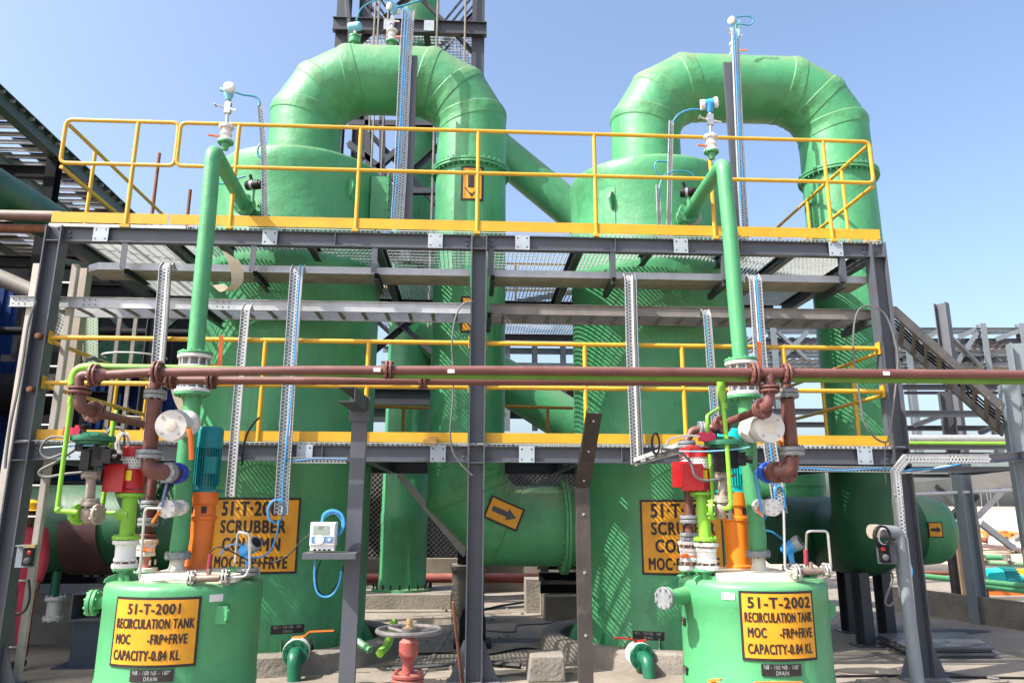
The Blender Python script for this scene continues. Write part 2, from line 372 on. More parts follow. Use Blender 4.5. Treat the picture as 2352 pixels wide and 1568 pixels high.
# ================================================================ platform frame
CX = (-4.35, .07, 4.445); YF = 8.0; YB = 10.75
Z2b, Z2t, Z4b, Z4t = 2.04, 2.20, 4.28, 4.44
SX = (-2.24, 2.36); SY = 9.75; SR = 1.05; DX = (-.035, 5.01); DR = .466
fm = thing('platform_frame', 'grey steel two level access platform frame standing in front of the two green scrubber columns', 'steel platform', (0, YF, 0))
for x in CX:
    m = MB().ext(iprof(.17, .165, .012, .009)[:] and [(b, a) for a, b in iprof(.165, .17, .012, .009)], (x, YF, 0), (x, YF, Z4t+.0), (0, -1, 0))
    for z in (Z2b-.006, Z2t+.006, Z4b-.006):
        for sy in (-1, 1): m.box((x, YF+sy*.042, z), (.14, .074, .010))
    for sx in (-1, 1):                                        # base gussets
        m.ext([(0, 0), (.16, 0), (.13, .05), (.012, .36), (0, .36)], (x+sx*.0855, YF-.006, .012), (x+sx*.0855, YF+.006, .012), ZU) if sx > 0 else \
            m.ext([(0, 0), (0, .36), (-.012, .36), (-.13, .05), (-.16, 0)], (x-.0855, YF-.006, .012), (x-.0855, YF+.006, .012), ZU)
    m.box((x, YF, .006), (.5, .34, .012))
    m.build('column', steel, fm)
for x in (CX[0], 2.62):
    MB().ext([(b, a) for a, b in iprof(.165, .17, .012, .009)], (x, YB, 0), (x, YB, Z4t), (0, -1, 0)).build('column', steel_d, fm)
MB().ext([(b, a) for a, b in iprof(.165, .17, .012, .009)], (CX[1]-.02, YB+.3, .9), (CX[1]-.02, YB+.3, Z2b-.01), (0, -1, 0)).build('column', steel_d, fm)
I15 = iprof(.16, .085, .010, .008)
for zb, zt in ((Z2b, Z2t), (Z4b, Z4t)):
    zc = (zb+zt)/2
    for a, b in ((CX[0]+.086, CX[1]-.086), (CX[1]+.086, CX[2]-.086)):
        m = MB().ext(I15, (a, YF, zc), (b, YF, zc))
        for f in (.33, .66):
            x = a+(b-a)*f; m.box((x, YF-.023, zc), (.008, .036, .139))
        for x in (a+.05, b-.05):                              # end bolts
            for dz in (-.025, .025): m.tube([(x, YF-.022, zc+dz), (x, YF-.002, zc+dz)], .014, 6)
        m.build('beam', steel, fm)
        for f in ((.09, .5, .91) if zt > 3 else (.10, .62, .93)):   # galvanised connection plates
            x = a+(b-a)*f; p = MB().box((x, YF-.047, zc+.002), (.155, .006, .165)); p.build('splice_plate', plate_m, fm)
            p = MB()
            for dx in (-.05, .05):
                for dz in (-.05, .05): p.tube([(x+dx, YF-.0515, zc+dz), (x+dx, YF-.0495, zc+dz)], .009, 8)
            p.build('bolt_hole', blk_p, fm)
    for a, b in ((CX[0]+.086, CX[2]-.086),):
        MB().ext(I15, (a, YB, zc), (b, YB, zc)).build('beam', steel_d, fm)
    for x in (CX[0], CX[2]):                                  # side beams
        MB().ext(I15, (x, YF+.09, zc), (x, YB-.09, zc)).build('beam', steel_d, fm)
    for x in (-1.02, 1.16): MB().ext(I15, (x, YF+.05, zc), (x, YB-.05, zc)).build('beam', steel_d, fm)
    for x in (-3.25, -2.7, -1.75, 1.95, 2.85, 3.55):
        dy = math.sqrt(max(0, 1.2**2-min((x-SX[0])**2, (x-SX[1])**2, 1.4)))
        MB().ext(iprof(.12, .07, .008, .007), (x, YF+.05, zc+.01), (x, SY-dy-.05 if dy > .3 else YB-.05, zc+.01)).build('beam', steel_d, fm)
# diagonal bracing at the back of the lower level
for p, q in (((-1.0, YB+.3, 2.02), (-.06, YB+.3, .95)), ((1.1, YB+.3, 2.02), (.1, YB+.3, 1.55))):
    MB().ext(lprof(.09), p, q, (0, 1, 0)).build('brace', galv, fm)
# hangers and arms for the cable trays
ht = []
for u in (287, 583, 861, 1128, 1406, 1661, 1931):
    x = W(u, 590, YF).x; m = MB().ext(lprof(.06), (x-.03, YF-.035, Z4b-.001), (x-.03, YF-.035, 4.0), (0, 1, 0)); m.build('tray_hanger', steel, fm)
    MB().ext(cprof(.07, .05, .006), (x+.02, YF+.02, 3.975), (x+.02, YF+.62, 3.975)).build('tray_arm', steel_d, fm)
for u in (465, 1125, 2005):
    x = W(u, 690, YF).x; MB().ext(cprof(.08, .05, .006), (x, YF+.09, 3.58), (x, YF+.75, 3.58)).build('tray_arm', steel_d, fm)
# gratings (real bars, cut round the columns and ducts)
def grating(x0, x1, y0, y1, z, along, name='grating_panel'):
    m = MB(); holes = [(sx, SY, SR+.06) for sx in SX] + [(dx, SY, DR+.1) for dx in DX]
    def spans(c, lo, hi, ax):
        segs = [(lo, hi)]
        for hx, hy, hr in holes:
            d = c-(hx if ax == 'Y' else hy)
            if abs(d) < hr:
                h = math.sqrt(hr*hr-d*d); q = hy if ax == 'Y' else hx; new = []
                for a, b in segs:
                    if q-h > a: new.append((a, min(b, q-h)))
                    if q+h < b: new.append((max(a, q+h), b))
                segs = [s for s in new if s[1]-s[0] > .01]
        return segs
    big, small = (.048, .11)
    for ax, step, dims, dz in (('Y', big if along == 'Y' else small, .005 if along == 'Y' else .008, 0), ('X', small if along == 'Y' else big, .008 if along == 'Y' else .005, 0)):
        lo, hi = (x0, x1) if ax == 'Y' else (y0, y1); n = int((hi-lo)/step)
        bear = ax == along; h = .031 if bear else .008; zc = z-.0155 if bear else z-.005
        for i in range(n+1):
            c = lo+(hi-lo)*i/n
            for a, b in spans(c, *((y0, y1) if ax == 'Y' else (x0, x1)), ax):
                (m.bb(c-dims/2, c+dims/2, a, b, zc-h/2, zc+h/2) if ax == 'Y' else m.bb(a, b, c-dims/2, c+dims/2, zc-h/2, zc+h/2))
    return m.build(name, grat_m, fm, smooth=False)
for zt in (Z2t, Z4t):
    for x0, x1, al in ((-4.42, -3.02, 'X' if zt > 3 else 'Y'), (-3.0, -1.05, 'Y'), (-1.03, .06, 'Y'), (.08, 1.14, 'Y'), (1.16, 3.0, 'Y'), (3.02, 4.5, 'Y')):
        grating(x0, x1, YF-.05, YB+.02, zt+.027, al)
# ================================================================ handrails
YR = YF-.035; RZ4, MZ4 = 5.66, 5.155; PR = .0215
def rail(m, pts, r=PR, fil=.09): m.tube(fillet(pts, fil) if len(pts) > 2 else pts, r, 10)
def px(u, v, Y=YR): return W(u, v, Y).x
# upper front, short panel with the rounded loop
xa, xb, xc, xd = -4.41, px(411, 290), px(415, 290), 4.50
h = thing('handrail', 'short yellow tubular handrail panel with rounded loop on the upper platform, above the caged ladder', 'handrail', (xa, YR, Z4t), 'yellow handrails of the platform')
m = MB(); m.tube(fillet([(xa+.3, YR, RZ4), (xa, YR, RZ4), (xa, YR, MZ4), (xb, YR, MZ4), (xb, YR, RZ4), (xa+.3, YR, RZ4)], .07), PR, 10, caps=False); m.build('rail', yel, h)
x = px(318, 285); MB().cyl((x, YR, Z4t+.03), (x, YR, RZ4-.01), PR).bb(x-.05, x+.05, YR-.03, YR+.03, Z4t+.001, Z4t+.03).build('post', yel, h)
MB().bb(xa, xb, YR-.004, YR+.004, 4.485, 4.6).build('toe_plate', yel, h)
h = thing('handrail', 'long yellow handrail across the upper platform front, ending in a rounded loop at right', 'handrail', (xc, YR, Z4t), 'yellow handrails of the platform')
MB().tube(fillet([(xc+.4, YR, RZ4), (xc, YR, RZ4), (xc, YR, MZ4), (xd, YR, MZ4), (xd, YR, RZ4), (xc+.39, YR, RZ4)], .07), PR, 10, caps=False).build('rail', yel, h)
for u in (549, 829, 1099, 1364, 1627, 1887):
    x = px(u, 300); MB().cyl((x, YR, Z4t+.03), (x, YR, RZ4-.01), PR).bb(x-.03, x+.03, YR-.045, YR+.03, Z4t+.001, Z4t+.03).build('post', yel, h)
MB().bb(xc, xd, YR-.004, YR+.004, 4.485, 4.6).build('toe_plate', yel, h)
for sx, x, lab in ((-1, -4.41, 'yellow tubular handrail running back along the open left side of the upper platform'), (1, 4.50, 'yellow handrail running back on the upper platform beside the outer green downcomer')):
    h = thing('handrail', lab, 'handrail', (x, 9, Z4t), 'yellow handrails of the platform'); y1 = 10.7
    MB().cyl((x, YR+.03, RZ4-.03), (x, y1, RZ4-.03), PR).build('rail', yel, h); MB().cyl((x, YR+.03, MZ4-.03), (x, y1, MZ4-.03), PR).build('rail', yel, h)
    for y in (8.65, 9.65, 10.66): MB().cyl((x, y, Z4t+.03), (x, y, RZ4-.05), PR).build('post', yel, h)
    MB().bb(x-.004, x+.004, YR+.02, y1, 4.485, 4.6).build('toe_plate', yel, h)
# lower rails, three bays and returns
RZ2, MZ2 = 3.262, 2.80
for (x0, x1, us, lab) in ((CX[0]+.09, CX[1]-.09, (601, 842), 'yellow tubular handrail across the lower platform between the first and middle grey columns'),
                          (CX[1]+.09, CX[2]-.09, (1345, 1571, 1807), 'yellow tubular handrail across the lower platform between the middle grey column and the last one')):
    h = thing('handrail', lab, 'handrail', (x0, YF, Z2t), 'yellow handrails of the platform')
    for z in (RZ2, MZ2):
        m = MB().cyl((x0+.008, YF, z), (x1-.008, YF, z), PR+.003)
        for x in (x0+.004, x1-.004): m.box((x, YF, z), (.008, .09, .13))
        m.build('rail', yel, h)
    for u in us: x = px(u, 900, YF); MB().cyl((x, YF, Z2t+.028), (x, YF, RZ2-.01), PR+.002).build('post', yel, h)
    MB().bb(x0, x1, YF-.004, YF+.004, 2.235, 2.335).build('toe_plate', yel, h)
for x, ys, lab in ((CX[0]+.05, (9.7, 10.6), 'yellow handrail running back on the lower platform behind the brown pipe elbows'), (CX[2]-.02, (8.75, 9.55, 10.5), 'yellow tubular handrail running back along the right side of the lower platform')):
    h = thing('handrail', lab, 'handrail', (x, 9, Z2t), 'yellow handrails of the platform')
    for z in (RZ2-.02, MZ2-.02): MB().cyl((x, YF+.1, z), (x, 10.65, z), PR).build('rail', yel, h)
    for y in ys: MB().cyl((x, y, Z2t+.03), (x, y, RZ2-.03), PR).build('post', yel, h)
    MB().bb(x-.004, x+.004, YF+.1, 10.65, 2.235, 2.335).build('toe_plate', yel, h)
h = thing('handrail', 'low rusty yellow barrier welded from ribbed bar, behind the middle of the lower platform', 'handrail', (-.4, 10.9, Z2t))
ribs = mat('yellow_painted_rebar', (.52, .25, .03), .6, var=.4, scale=40, bump=.004, bsc=60)
for a, b, us in ((858, 985, (927,)), (1160, 1316, (1258,))):
    p, q = W(a, 933, 10.9), W(b, 937, 10.9)
    MB().cyl(p, q, .022, 8).build('rail', ribs, h)
    for u in us: x = W(u, 935, 10.9).x; MB().cyl((x, 10.9, Z2t+.03), (x, 10.9, p.z), .022, 8).build('post', ribs, h)
t = W(350, 900, 8.0); 
one(MB().cyl((t.x, 8.05, Z2t+.03), (W(357, 830, 8.05)), PR+.004), 'handrail_post', yel, 'single yellow handrail post standing directly behind the grey perforated tray left of the green riser', 'handrail post')
# ================================================================ scrubber columns
def arrow(s, mb, d, w, hh, sh=.45):
    s.panel(mb, [(-w/2, -hh*.22), (w*.12, -hh*.22), (w*.12, -hh/2), (w/2, 0), (w*.12, hh/2), (w*.12, hh*.22), (-w/2, hh*.22)], d, d+.002)
def signboard(parent, surf, w, h, bd, lines, nx=14):
    'black border, yellow field and painted letters, each a thin coat on the wall'
    o = surf.panel(MB(), [(-w/2, -h/2), (w/2, -h/2), (w/2, h/2), (-w/2, h/2)], -.004, .0035, nx).build('name_sign', blk_p, parent)
    ORG.setdefault(o.name, ORG[parent.name])
    surf.panel(MB(), [(-w/2+bd, -h/2+bd), (w/2-bd, -h/2+bd), (w/2-bd, h/2-bd), (-w/2+bd, h/2-bd)], .002, .006, nx).build('sign_field', signy, o)
    mb = MB()
    for body, size, x, y, xs, bold, al in lines: surf.text(mb, body, size, x, y, .0085, bold, xs, al)
    if mb.v: mb.build('lettering', blk_p, o, smooth=False)
    return o
def small_plate(parent, surf, w, h, lines, name='drain_plate'):
    o = surf.panel(MB(), [(-w/2, -h/2), (w/2, -h/2), (w/2, h/2), (-w/2, h/2)], -.003, .003, 8).build(name, blk_p, parent)
    mb = MB()
    for body, size, y in lines: surf.text(mb, body, size, 0, y, .005, .0, .72)
    mb.build('lettering', mat('worn_white_letters', (.36, .38, .37), .6, var=.5, scale=40), o, smooth=False)
def scrubber(X, num, lab, signpx, text, drainpx, lugs, rim):
    t = thing('scrubber_column', lab, 'scrubber tank', (X, SY, 0), 'green scrubber columns')
    prof = [(SR+.16, .02), (SR+.16, .05), (SR+.02, .055), (SR, .1), (SR, 1.98), (SR+.004, 2.0), (SR+.004, 2.35), (SR, 2.38), (SR, 4.2), (SR+.006, 4.22), (SR+.006, 4.75), (SR, 4.78), (SR, 5.42), (SR+.006, 5.44), (SR+.008, 5.60), (SR+.014, 5.62), (SR+.014, rim-.05), (SR+.0, rim-.01), (SR-.05, rim+.015), (SR*.75, rim+.07), (.55, rim+.11), (.3, rim+.12)]
    MB().lathe(prof, (X, SY, 0), ZU, 72).build('shell', frp, t, ang=50)
    m = MB()
    for k in range(20):                                       # skirt gussets
        a = 2*math.pi*k/20; d = V((math.sin(a), -math.cos(a), 0)); e = V((d.y, -d.x, 0))*.006
        c = V((X, SY, 0)); n = len(m.v)
        for s in (-1, 1): m.v += [c+d*(SR-.005)+e*s+ZU*.05, c+d*(SR+.15)+e*s+ZU*.05, c+d*(SR+.03)+e*s+ZU*.27, c+d*(SR-.005)+e*s+ZU*.27]
        m.face((n, n+1, n+2, n+3)); m.face((n+7, n+6, n+5, n+4))
        for i in range(4): j = (i+1) % 4; m.face((n+i, n+4+i, n+4+j, n+j))
    m.build('skirt_gussets', frp, t, smooth=False)
    (u0, v0), (u1, v1) = signpx                               # top left and bottom right of the sign
    a0, z0 = hit(u0, v0, X, SY, SR); a1, z1 = hit(u1, v1, X, SY, SR)
    w, h = (a1-a0)*SR, z0-z1; sf = Surf((X, SY, SR, (a0+a1)/2, (z0+z1)/2, 0)); k = h/.95
    signboard(t, sf, w, h, .03*k, [(text, .25*k, 0, .325*k, .74, .024, 'CENTER'), ('SCRUBBER', .225*k, .0, .10*k, .74, .022, 'CENTER'),
                               ('COLUMN', .225*k, 0, -.12*k, .74, .022, 'CENTER'), ('MOC\u00b7FRP+FRVE', .21*k, 0, -.345*k, .60, .020, 'CENTER')])
    a, z = hit(*drainpx, X, SY, SR); small_plate(t, Surf((X, SY, SR, a, z, 0)), .34, .085, [('N11 - 100 NB - 180\u00b0', .042, .02), ('DRAIN', .04, -.022)])
    for (u, v, s) in lugs:                                    # lifting lugs and thickened patches
        a, z = hit(u, v, X, SY, SR); d = V((math.sin(a), -math.cos(a), 0)); c = V((X, SY, z)) + d*SR; e = V((d.y, -d.x, 0))
        pf = [(0, -.13), (.06, -.1), (.11, .02), (.085, .09), (0, .13)]
        n = MB(); k = len(pf); n.v += [c + d*(p-.01) + ZU*q + e*sg*.012 for sg in (-1, 1) for p, q in pf]
        n.face(range(k)); n.face(range(2*k-1, k-1, -1))
        for i in range(k): j = (i+1) % k; n.face((i, k+i, k+j, j))
        n.build('lifting_lug', frp, t)
    return t
tL = scrubber(SX[0], 1, 'green scrubber column marked 51-T-2001, behind the recirculation tank with the same number', ((489, 1142), (681, 1316)), '51\u00b7T\u00b72001', (661, 1444), ((802, 434, 1), (640, 985, 1)), 5.80)
tR = scrubber(SX[1], 2, 'green scrubber column marked 51-T-2002, standing between the middle and last grey columns', ((1469, 1147), (1666, 1319)), '51\u00b7T\u00b72002', (1489, 1459), ((1408, 462, 1),), 5.81)
# patch panel on the second column, hatch box on the first
a0, z0 = hit(1375, 440, SX[1], SY, SR); a1, z1 = hit(1416, 520, SX[1], SY, SR)
sf = Surf((SX[1], SY, SR+.004, (a0+a1)/2, (z0+z1)/2, 0)); sf.panel(MB(), [(-(a1-a0)*.5, -(z0-z1)/2), ((a1-a0)*.5, -(z0-z1)/2), ((a1-a0)*.5, (z0-z1)/2), (-(a1-a0)*.5, (z0-z1)/2)], -.004, .006, 6).build('patch_panel', frp, tR)
p = W(880, 470, SY-.25); m = MB().box((p.x-.02, p.y, p.z), (.22, .5, .56)); m.build('access_hatch', frp, tL)
m = MB().box((p.x+.085, p.y-.005, p.z), (.02, .6, .66))
for k in range(6):
    for s in (-1, 1): m.tube([(p.x+.06, p.y+s*.27, p.z-.28+k*.11), (p.x+.12, p.y+s*.27, p.z-.28+k*.11)], .012, 6)
m.build('hatch_flange', frp, tL)
# shaded nozzle flanges on the column fronts where the risers come in
for t, X, u, v in ((tL, SX[0], 585, 475), (tR, SX[1], 1572, 500)):
    a, z = hit(u, v, X, SY, SR); z = 4.93; d = V((math.sin(a), -math.cos(a), 0)); c = V((X, SY, z))+d*SR
    m = MB().cyl(c-d*.05, c+d*.10, .085).flange(c+d*.09, d, .15, .03, 8); m.build('spray_nozzle', frp, t)
    m = MB().tube([c+d*.12, c+d*.20], .075, 16).flange(c+d*.20, d, .12, .02, 8, .008); m.build('sight_glass', mat('clouded_plastic', (.42, .38, .34), .35, .2, var=.3, scale=30), t)
for X, dx, u, v in ((SX[0], tL, 648, 533), (SX[1], tR, 1500, 545)):  # small bracket plates
    a, z = hit(u, v-15, X, SY, SR); z = 4.72
    for k, da in enumerate((0, .1, .22)):
        d = V((math.sin(a+da), -math.cos(a+da), 0)); c = V((X, SY, z))+d*(SR+.05)
        m = MB().ext(rprof(.09, .14), c-d*.06, c+d*.05).tube([c+d*.05, c+d*.07], .02, 6); m.build('bracket_plate', frp, dx)
# concrete ring plinths
for X, lab in ((SX[0], 'round rough concrete plinth under the scrubber column 51-T-2001'), (SX[1], 'round rough concrete plinth under the scrubber column 51-T-2002')):
    m = MB().lathe([(SR+.20, .0), (SR+.20, .17), (SR+.23, .19), (SR+.40, .19), (SR+.43, .17), (SR+.46, 0)], (X, SY, 0), ZU, 48, cap=False)
    one(m, 'concrete_plinth', conc_d, lab, 'plinth', (X, SY, 0))
# ================================================================ ducts
def ell(c, d1, d2, R, n=3):
    'mitre corners of a 90 degree bend of radius R at corner c, coming along d1 and leaving along d2'
    c, d1, d2 = V(c), V(d1), V(d2); o = c - d1*R + d2*R; out = []; st = math.pi/2/n
    for i in range(n):
        a = st*(i+.5); rr = R/math.cos(st/2); out.append(o - d2*rr*math.cos(a) + d1*rr*math.sin(a))
    return out
def duct(name, lab, X0, X1, ztop, zrim, zfl, rb):
    t = thing(name, lab, 'duct', (X0, SY, zrim), 'green outlet ducts over the scrubbers')
    P = ([(X0, SY, zrim+.06)] + ell((X0, SY, ztop), (0, 0, 1), (1, 0, 0), rb) + ell((X1, SY, ztop), (1, 0, 0), (0, 0, -1), rb) + [(X1, SY, zfl)])
    MB().mitred(P, DR).build('bend', [frp, frp_w], t, ang=24)
    m = MB().lathe([(DR+.03, -.03), (DR+.085, -.025), (DR+.085, 0), (DR+.02, .015), (DR, .05)], (X0, SY, zrim+.1), ZU, 56, cap=False); m.build('collar', frp, t, ang=40)
    m = MB()
    for dz in (-.021, .021): m.flange((X1, SY, zfl+dz), ZU, DR+.062, .03, 0)
    for k in range(40):
        a = 2*math.pi*k/40; c = V((X1+(DR+.042)*math.sin(a), SY-(DR+.042)*math.cos(a), zfl)); m.tube([c-ZU*.065, c+ZU*.065], .009, 6)
    m.build('flange', frp, t); return t
dL = duct('outlet_duct', 'thick green U shaped duct arching from scrubber column 51-T-2001 down to the middle downcomer', SX[0]-.03, DX[0], 7.285, 5.80, 5.93, .81)
dR = duct('outlet_duct', 'thick green U shaped duct arching from scrubber column 51-T-2002, against open sky', SX[1]-.01, DX[1], 7.32, 5.81, 6.00, .81)
zin = W(1230, 1207, SY).z
P = ([(DX[0], SY, 5.89), (DX[0], SY, zin+.75)] + ell((DX[0], SY, zin), (0, 0, -1), (1, 0, 0), .68, 2) + [(SX[1]-SR+.05, SY, zin)])
dn = MB().mitred(P, DR).build('downcomer', [frp, frp_w], dL, ang=24)
xf = W(1305, 1200, SY-.45).x; m = MB()
for d in (-.02, .02): m.flange((xf+d, SY, zin), (1, 0, 0), DR+.095, .035, 0)
for k in range(36):
    a = 2*math.pi*k/36; c = V((xf, SY+(DR+.06)*math.sin(a), zin+(DR+.06)*math.cos(a))); m.tube([c-V((.06, 0, 0)), c+V((.06, 0, 0))], .01, 6)
m.build('inlet_flange', frp, dL)
# flow arrow signs
def flow(parent, surf, w, h, rot=0, nx=6):
    o = surf.panel(MB(), [(-w/2, -h/2), (w/2, -h/2), (w/2, h/2), (-w/2, h/2)], -.012, .004, nx).build('flow_sign', blk_p, parent)
    b = .028; surf.panel(MB(), [(-w/2+b, -h/2+b), (w/2-b, -h/2+b), (w/2-b, h/2-b), (-w/2+b, h/2-b)], .0, .0075, nx).build('sign_field', signy, o); return o
a, z = hit(1085, 421, DX[0], SY, DR); s = Surf((DX[0], SY, DR, a, z, 0)); o = flow(dL, s, .29, .47)
s.panel(MB(), [(-.055, -.06), (.02, -.06), (.02, .14), (-.055, .14)][::1], .0, .011, 3).build('arrow', blk_p, o)
m = MB(); s.panel(m, [(-.10, -.06), (.085, -.06), (-.008, -.19)], .0, .0112); m.build('arrow', blk_p, o)
a, z = hit(1085, 722, DX[0], SY, DR); s = Surf((DX[0], SY, DR, a, z, 0)); o = flow(dL, s, .29, .46)
m = MB(); s.panel(m, [(-.10, -.06), (.085, -.06), (-.008, -.19)], .0, .0112); s.panel(m, [(-.05, -.06), (.035, -.06), (.035, .15), (-.05, .15)], .0, .0112); m.build('arrow', blk_p, o)
# tilted sign on the elbow
ex = (W(1200, 1195, 9.3)-W(1118, 1160, 9.3)); c = W(1158, 1178, 9.262); d = V((.12, -1, .05)).normalized(); ex = (ex - d*ex.dot(d)).normalized(); ey = d.cross(ex)
s = Surf(plane=(c, ex, ey)); pw, ph = .42, .27
o = s.panel(MB(), [(-pw/2, -ph/2), (pw/2, -ph/2), (pw/2, ph/2), (-pw/2, ph/2)], -.03, .0).build('flow_sign', blk_p, dL)
s.panel(MB(), [(-pw/2+.022, -ph/2+.022), (pw/2-.022, -ph/2+.022), (pw/2-.022, ph/2-.022), (-pw/2+.022, ph/2-.022)], -.01, .004).build('sign_field', signy, o)
m = MB(); arrow(s, m, .004, .30, .14); m.build('arrow', mat('dark_grey_sign_paint', (.05, .055, .07), .5), o)
# right hand downcomer and header
ZH = W(2100, 1215, 9.75).z
MB().mitred([(DX[1], SY, 5.96), (DX[1], SY, 2.02)], DR).build('downcomer', frp, dR, ang=60)
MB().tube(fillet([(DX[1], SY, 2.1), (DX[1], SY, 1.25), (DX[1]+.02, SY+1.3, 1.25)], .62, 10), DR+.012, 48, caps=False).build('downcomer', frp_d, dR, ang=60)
# header behind the second downcomer
YH = 11.0; RH = .45; zh = W(2100, 1217, YH).z; xa, xb = W(1765, 1217, YH).x, W(2178, 1217, YH).x
hd = thing('header_duct', 'big horizontal green header duct with domed end and arrow sign, right of the scrubber columns', 'duct', (xa, YH, zh))
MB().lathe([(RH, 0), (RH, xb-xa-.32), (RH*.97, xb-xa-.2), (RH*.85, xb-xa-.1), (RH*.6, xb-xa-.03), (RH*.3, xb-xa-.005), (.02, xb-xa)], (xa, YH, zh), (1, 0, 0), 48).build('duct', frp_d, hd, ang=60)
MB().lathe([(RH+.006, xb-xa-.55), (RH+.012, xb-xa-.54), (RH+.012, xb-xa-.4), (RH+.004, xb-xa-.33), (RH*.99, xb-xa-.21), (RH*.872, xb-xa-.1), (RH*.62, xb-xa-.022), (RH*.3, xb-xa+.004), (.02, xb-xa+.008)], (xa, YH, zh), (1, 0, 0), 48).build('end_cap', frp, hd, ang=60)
c = W(2149, 1216, YH-RH-.012); s = Surf(plane=(c, V((1, 0, 0)), V((0, 0, 1)))); o = s.panel(MB(), [(-.1, -.1), (.1, -.1), (.1, .1), (-.1, .1)], -.03, 0).build('flow_sign', blk_p, hd)
s.panel(MB(), [(-.085, -.085), (.085, -.085), (.085, .085), (-.085, .085)], -.01, .004).build('sign_field', signy, o); m = MB(); arrow(s, m, .004, .14, .09); m.build('arrow', blk_p, o)
m = MB().cyl((W(1850, 1120, 12).x, 12, zh+.3), (W(1850, 1120, 12).x, 12, zh+.62), .3, 32).flange((W(1850, 1120, 12).x, 12, zh+.42), ZU, .36, .05, 14).cyl((W(1850, 1120, 12).x, 12, zh+.6), (W(1850, 1120, 12).x, 12, zh+1.1), .3, 32); m.build('top_nozzle', frp, hd)
for i, (u, v, Y) in enumerate(((1953, 1450, 11.0), (1990, 1482, 10.3), (2040, 1467, 10.6))):
    b = W(u, v, Z=0); m = MB().ext(iprof(.16, .15, .012, .009), (b.x, b.y, .012), (b.x, b.y, zh-RH-.02), (.3, -1, 0)).box((b.x, b.y, .006), (.3, .3, .012))
    one(m, 'support_column', steel_d, ['dark steel support leg under the green header duct, farthest of the three', 'dark steel support leg under the green header duct, middle one of the three', 'dark steel support leg under the green header duct, next to the grey pipe stand'][i], 'support column', b, 'legs under the header duct')
# ================================================================ stack, branch ducts and tower
KX, KY, KR = -1.12, 14.3, .405
st = thing('vent_stack', 'tall round green vent stack rising behind the first scrubber through the dark steel tower', 'stack', (KX, KY, 0))
MB().lathe([(KR+.12, .22), (KR+.12, .26), (KR+.01, .27), (KR, .35), (KR, 1.3), (KR+.008, 1.32), (KR+.008, 1.5), (KR, 1.52), (KR, 5), (KR-.04, 9), (KR-.06, 13.5)], (KX, KY, 0), ZU, 48).build('shaft', frp, st, ang=60)
m = MB()
for k in range(20): a = 2*math.pi*k/20; m.tube([(KX+(KR+.09)*math.sin(a), KY-(KR+.09)*math.cos(a), .2), (KX+(KR+.09)*math.sin(a), KY-(KR+.09)*math.cos(a), .34)], .015, 6)
m.build('base_bolts', black, st)
p0 = V((KX+.3, 14.2, 7.9)); p1 = W(1245, 480, 14.0); d = (p1-p0); d = V((1, 0, -.86))
q = W(1235, 420, 14.1); a0 = q - d*((q.x-KX-.2)/d.x); b0 = q + d*2.3
MB().tube([a0, b0], .36, 40).build('branch_duct', frp, st, ang=60)
q = W(1255, 935, 14.1); q2 = W(1850, 985, 14.1); d = V((1, -.02, -.62)); a0 = q-d*((q.x-KX-.2)/d.x); b0 = q+d*1.4
MB().tube(fillet([a0, b0, (W(1850, 985, 13).x, 13.0, 1.9)], .8, 6), .40, 40).build('branch_duct', frp, st, ang=60)
one(MB().bb(KX-.85, KX+.85, KY-.8, KY+.8, 0, .22), 'concrete_pad', conc_d, 'low square concrete pad under the green vent stack', 'concrete pad', (KX, KY, 0))
tw = thing('steel_tower', 'dark grey bolted steel lattice tower standing around the green vent stack', 'steel tower', (KX, KY, 0))
TX0, TX1 = W(795, 60, 13.4).x-.05, W(1098, 100, 13.4).x; TY0, TY1 = 13.4, 15.9; HT = 13.2
for x in (TX0, TX1):
    for y in (TY0, TY1): MB().ext(iprof(.26, .24, .016, .012), (x, y, 0), (x, y, HT), (1, 0, 0) if y > 14 else (0, -1, 0)).build('tower_leg', steel_d, tw)
zbm = W(940, 65, TY0-.16).z
for z in (zbm, 5.9, 3.4): MB().ext(iprof(.27, .13, .012, .01), (TX0-.16, TY0-.19, z), (TX1+.16, TY0-.19, z)).build('tower_beam', steel_d, tw); MB().ext(iprof(.27, .13, .012, .01), (TX0, TY1, z), (TX1, TY1, z)).build('tower_beam', steel_d, tw)
for z in (zbm, 5.9):
    for x in (TX0, -.95, .1, TX1): MB().ext(iprof(.2, .1, .012, .01), (x, TY0-.1, z+.03), (x, TY1-.1, z+.03)).build('tower_beam', steel_d, tw)
for u in (892, 985):
    x = W(u, 65, 13.1).x; MB().box((x, TY0-.262, zbm), (.19, .012, .22)).build('splice_plate', plate_m, tw)
m = MB()
for i in range(26): y = TY0-.15+i*.1; m.bb(TX0-.1, TX1+.1, y-.003, y+.003, zbm+.14, zbm+.17)
for i in range(38): x = TX0-.1+i*(TX1-TX0+.2)/37; m.bb(x-.006, x+.006, TY0-.2, TY1, zbm+.158, zbm+.166)
m.build('tower_grating', grat_m, tw, smooth=False)
for (z0, z1) in ((3.5, 5.8), (6.1, 8.9), (9.9, 12.8)):
    for y in (TY0, TY1):
        MB().ext(lprof(.1, .01), (TX0, y, z0), (TX1, y, z1), (0, -1, 0)).build('tower_brace', steel_d, tw); MB().ext(lprof(.1, .01), (TX1, y+.02, z0), (TX0, y+.02, z1), (0, -1, 0)).build('tower_brace', steel_d, tw)
for s in (-1, 1):                                            # parallel stair stringers on both sides of the shaft
    for k in range(4):
        a = V((KX+s*1.15, TY0+.35+.1*k, zbm+1.5-.16*k)); b = V((KX+s*.42, TY0+.35+.1*k, zbm+.42-.16*k)); MB().ext(rprof(.05, .03), a, b).build('stair_bar', steel_d, tw)
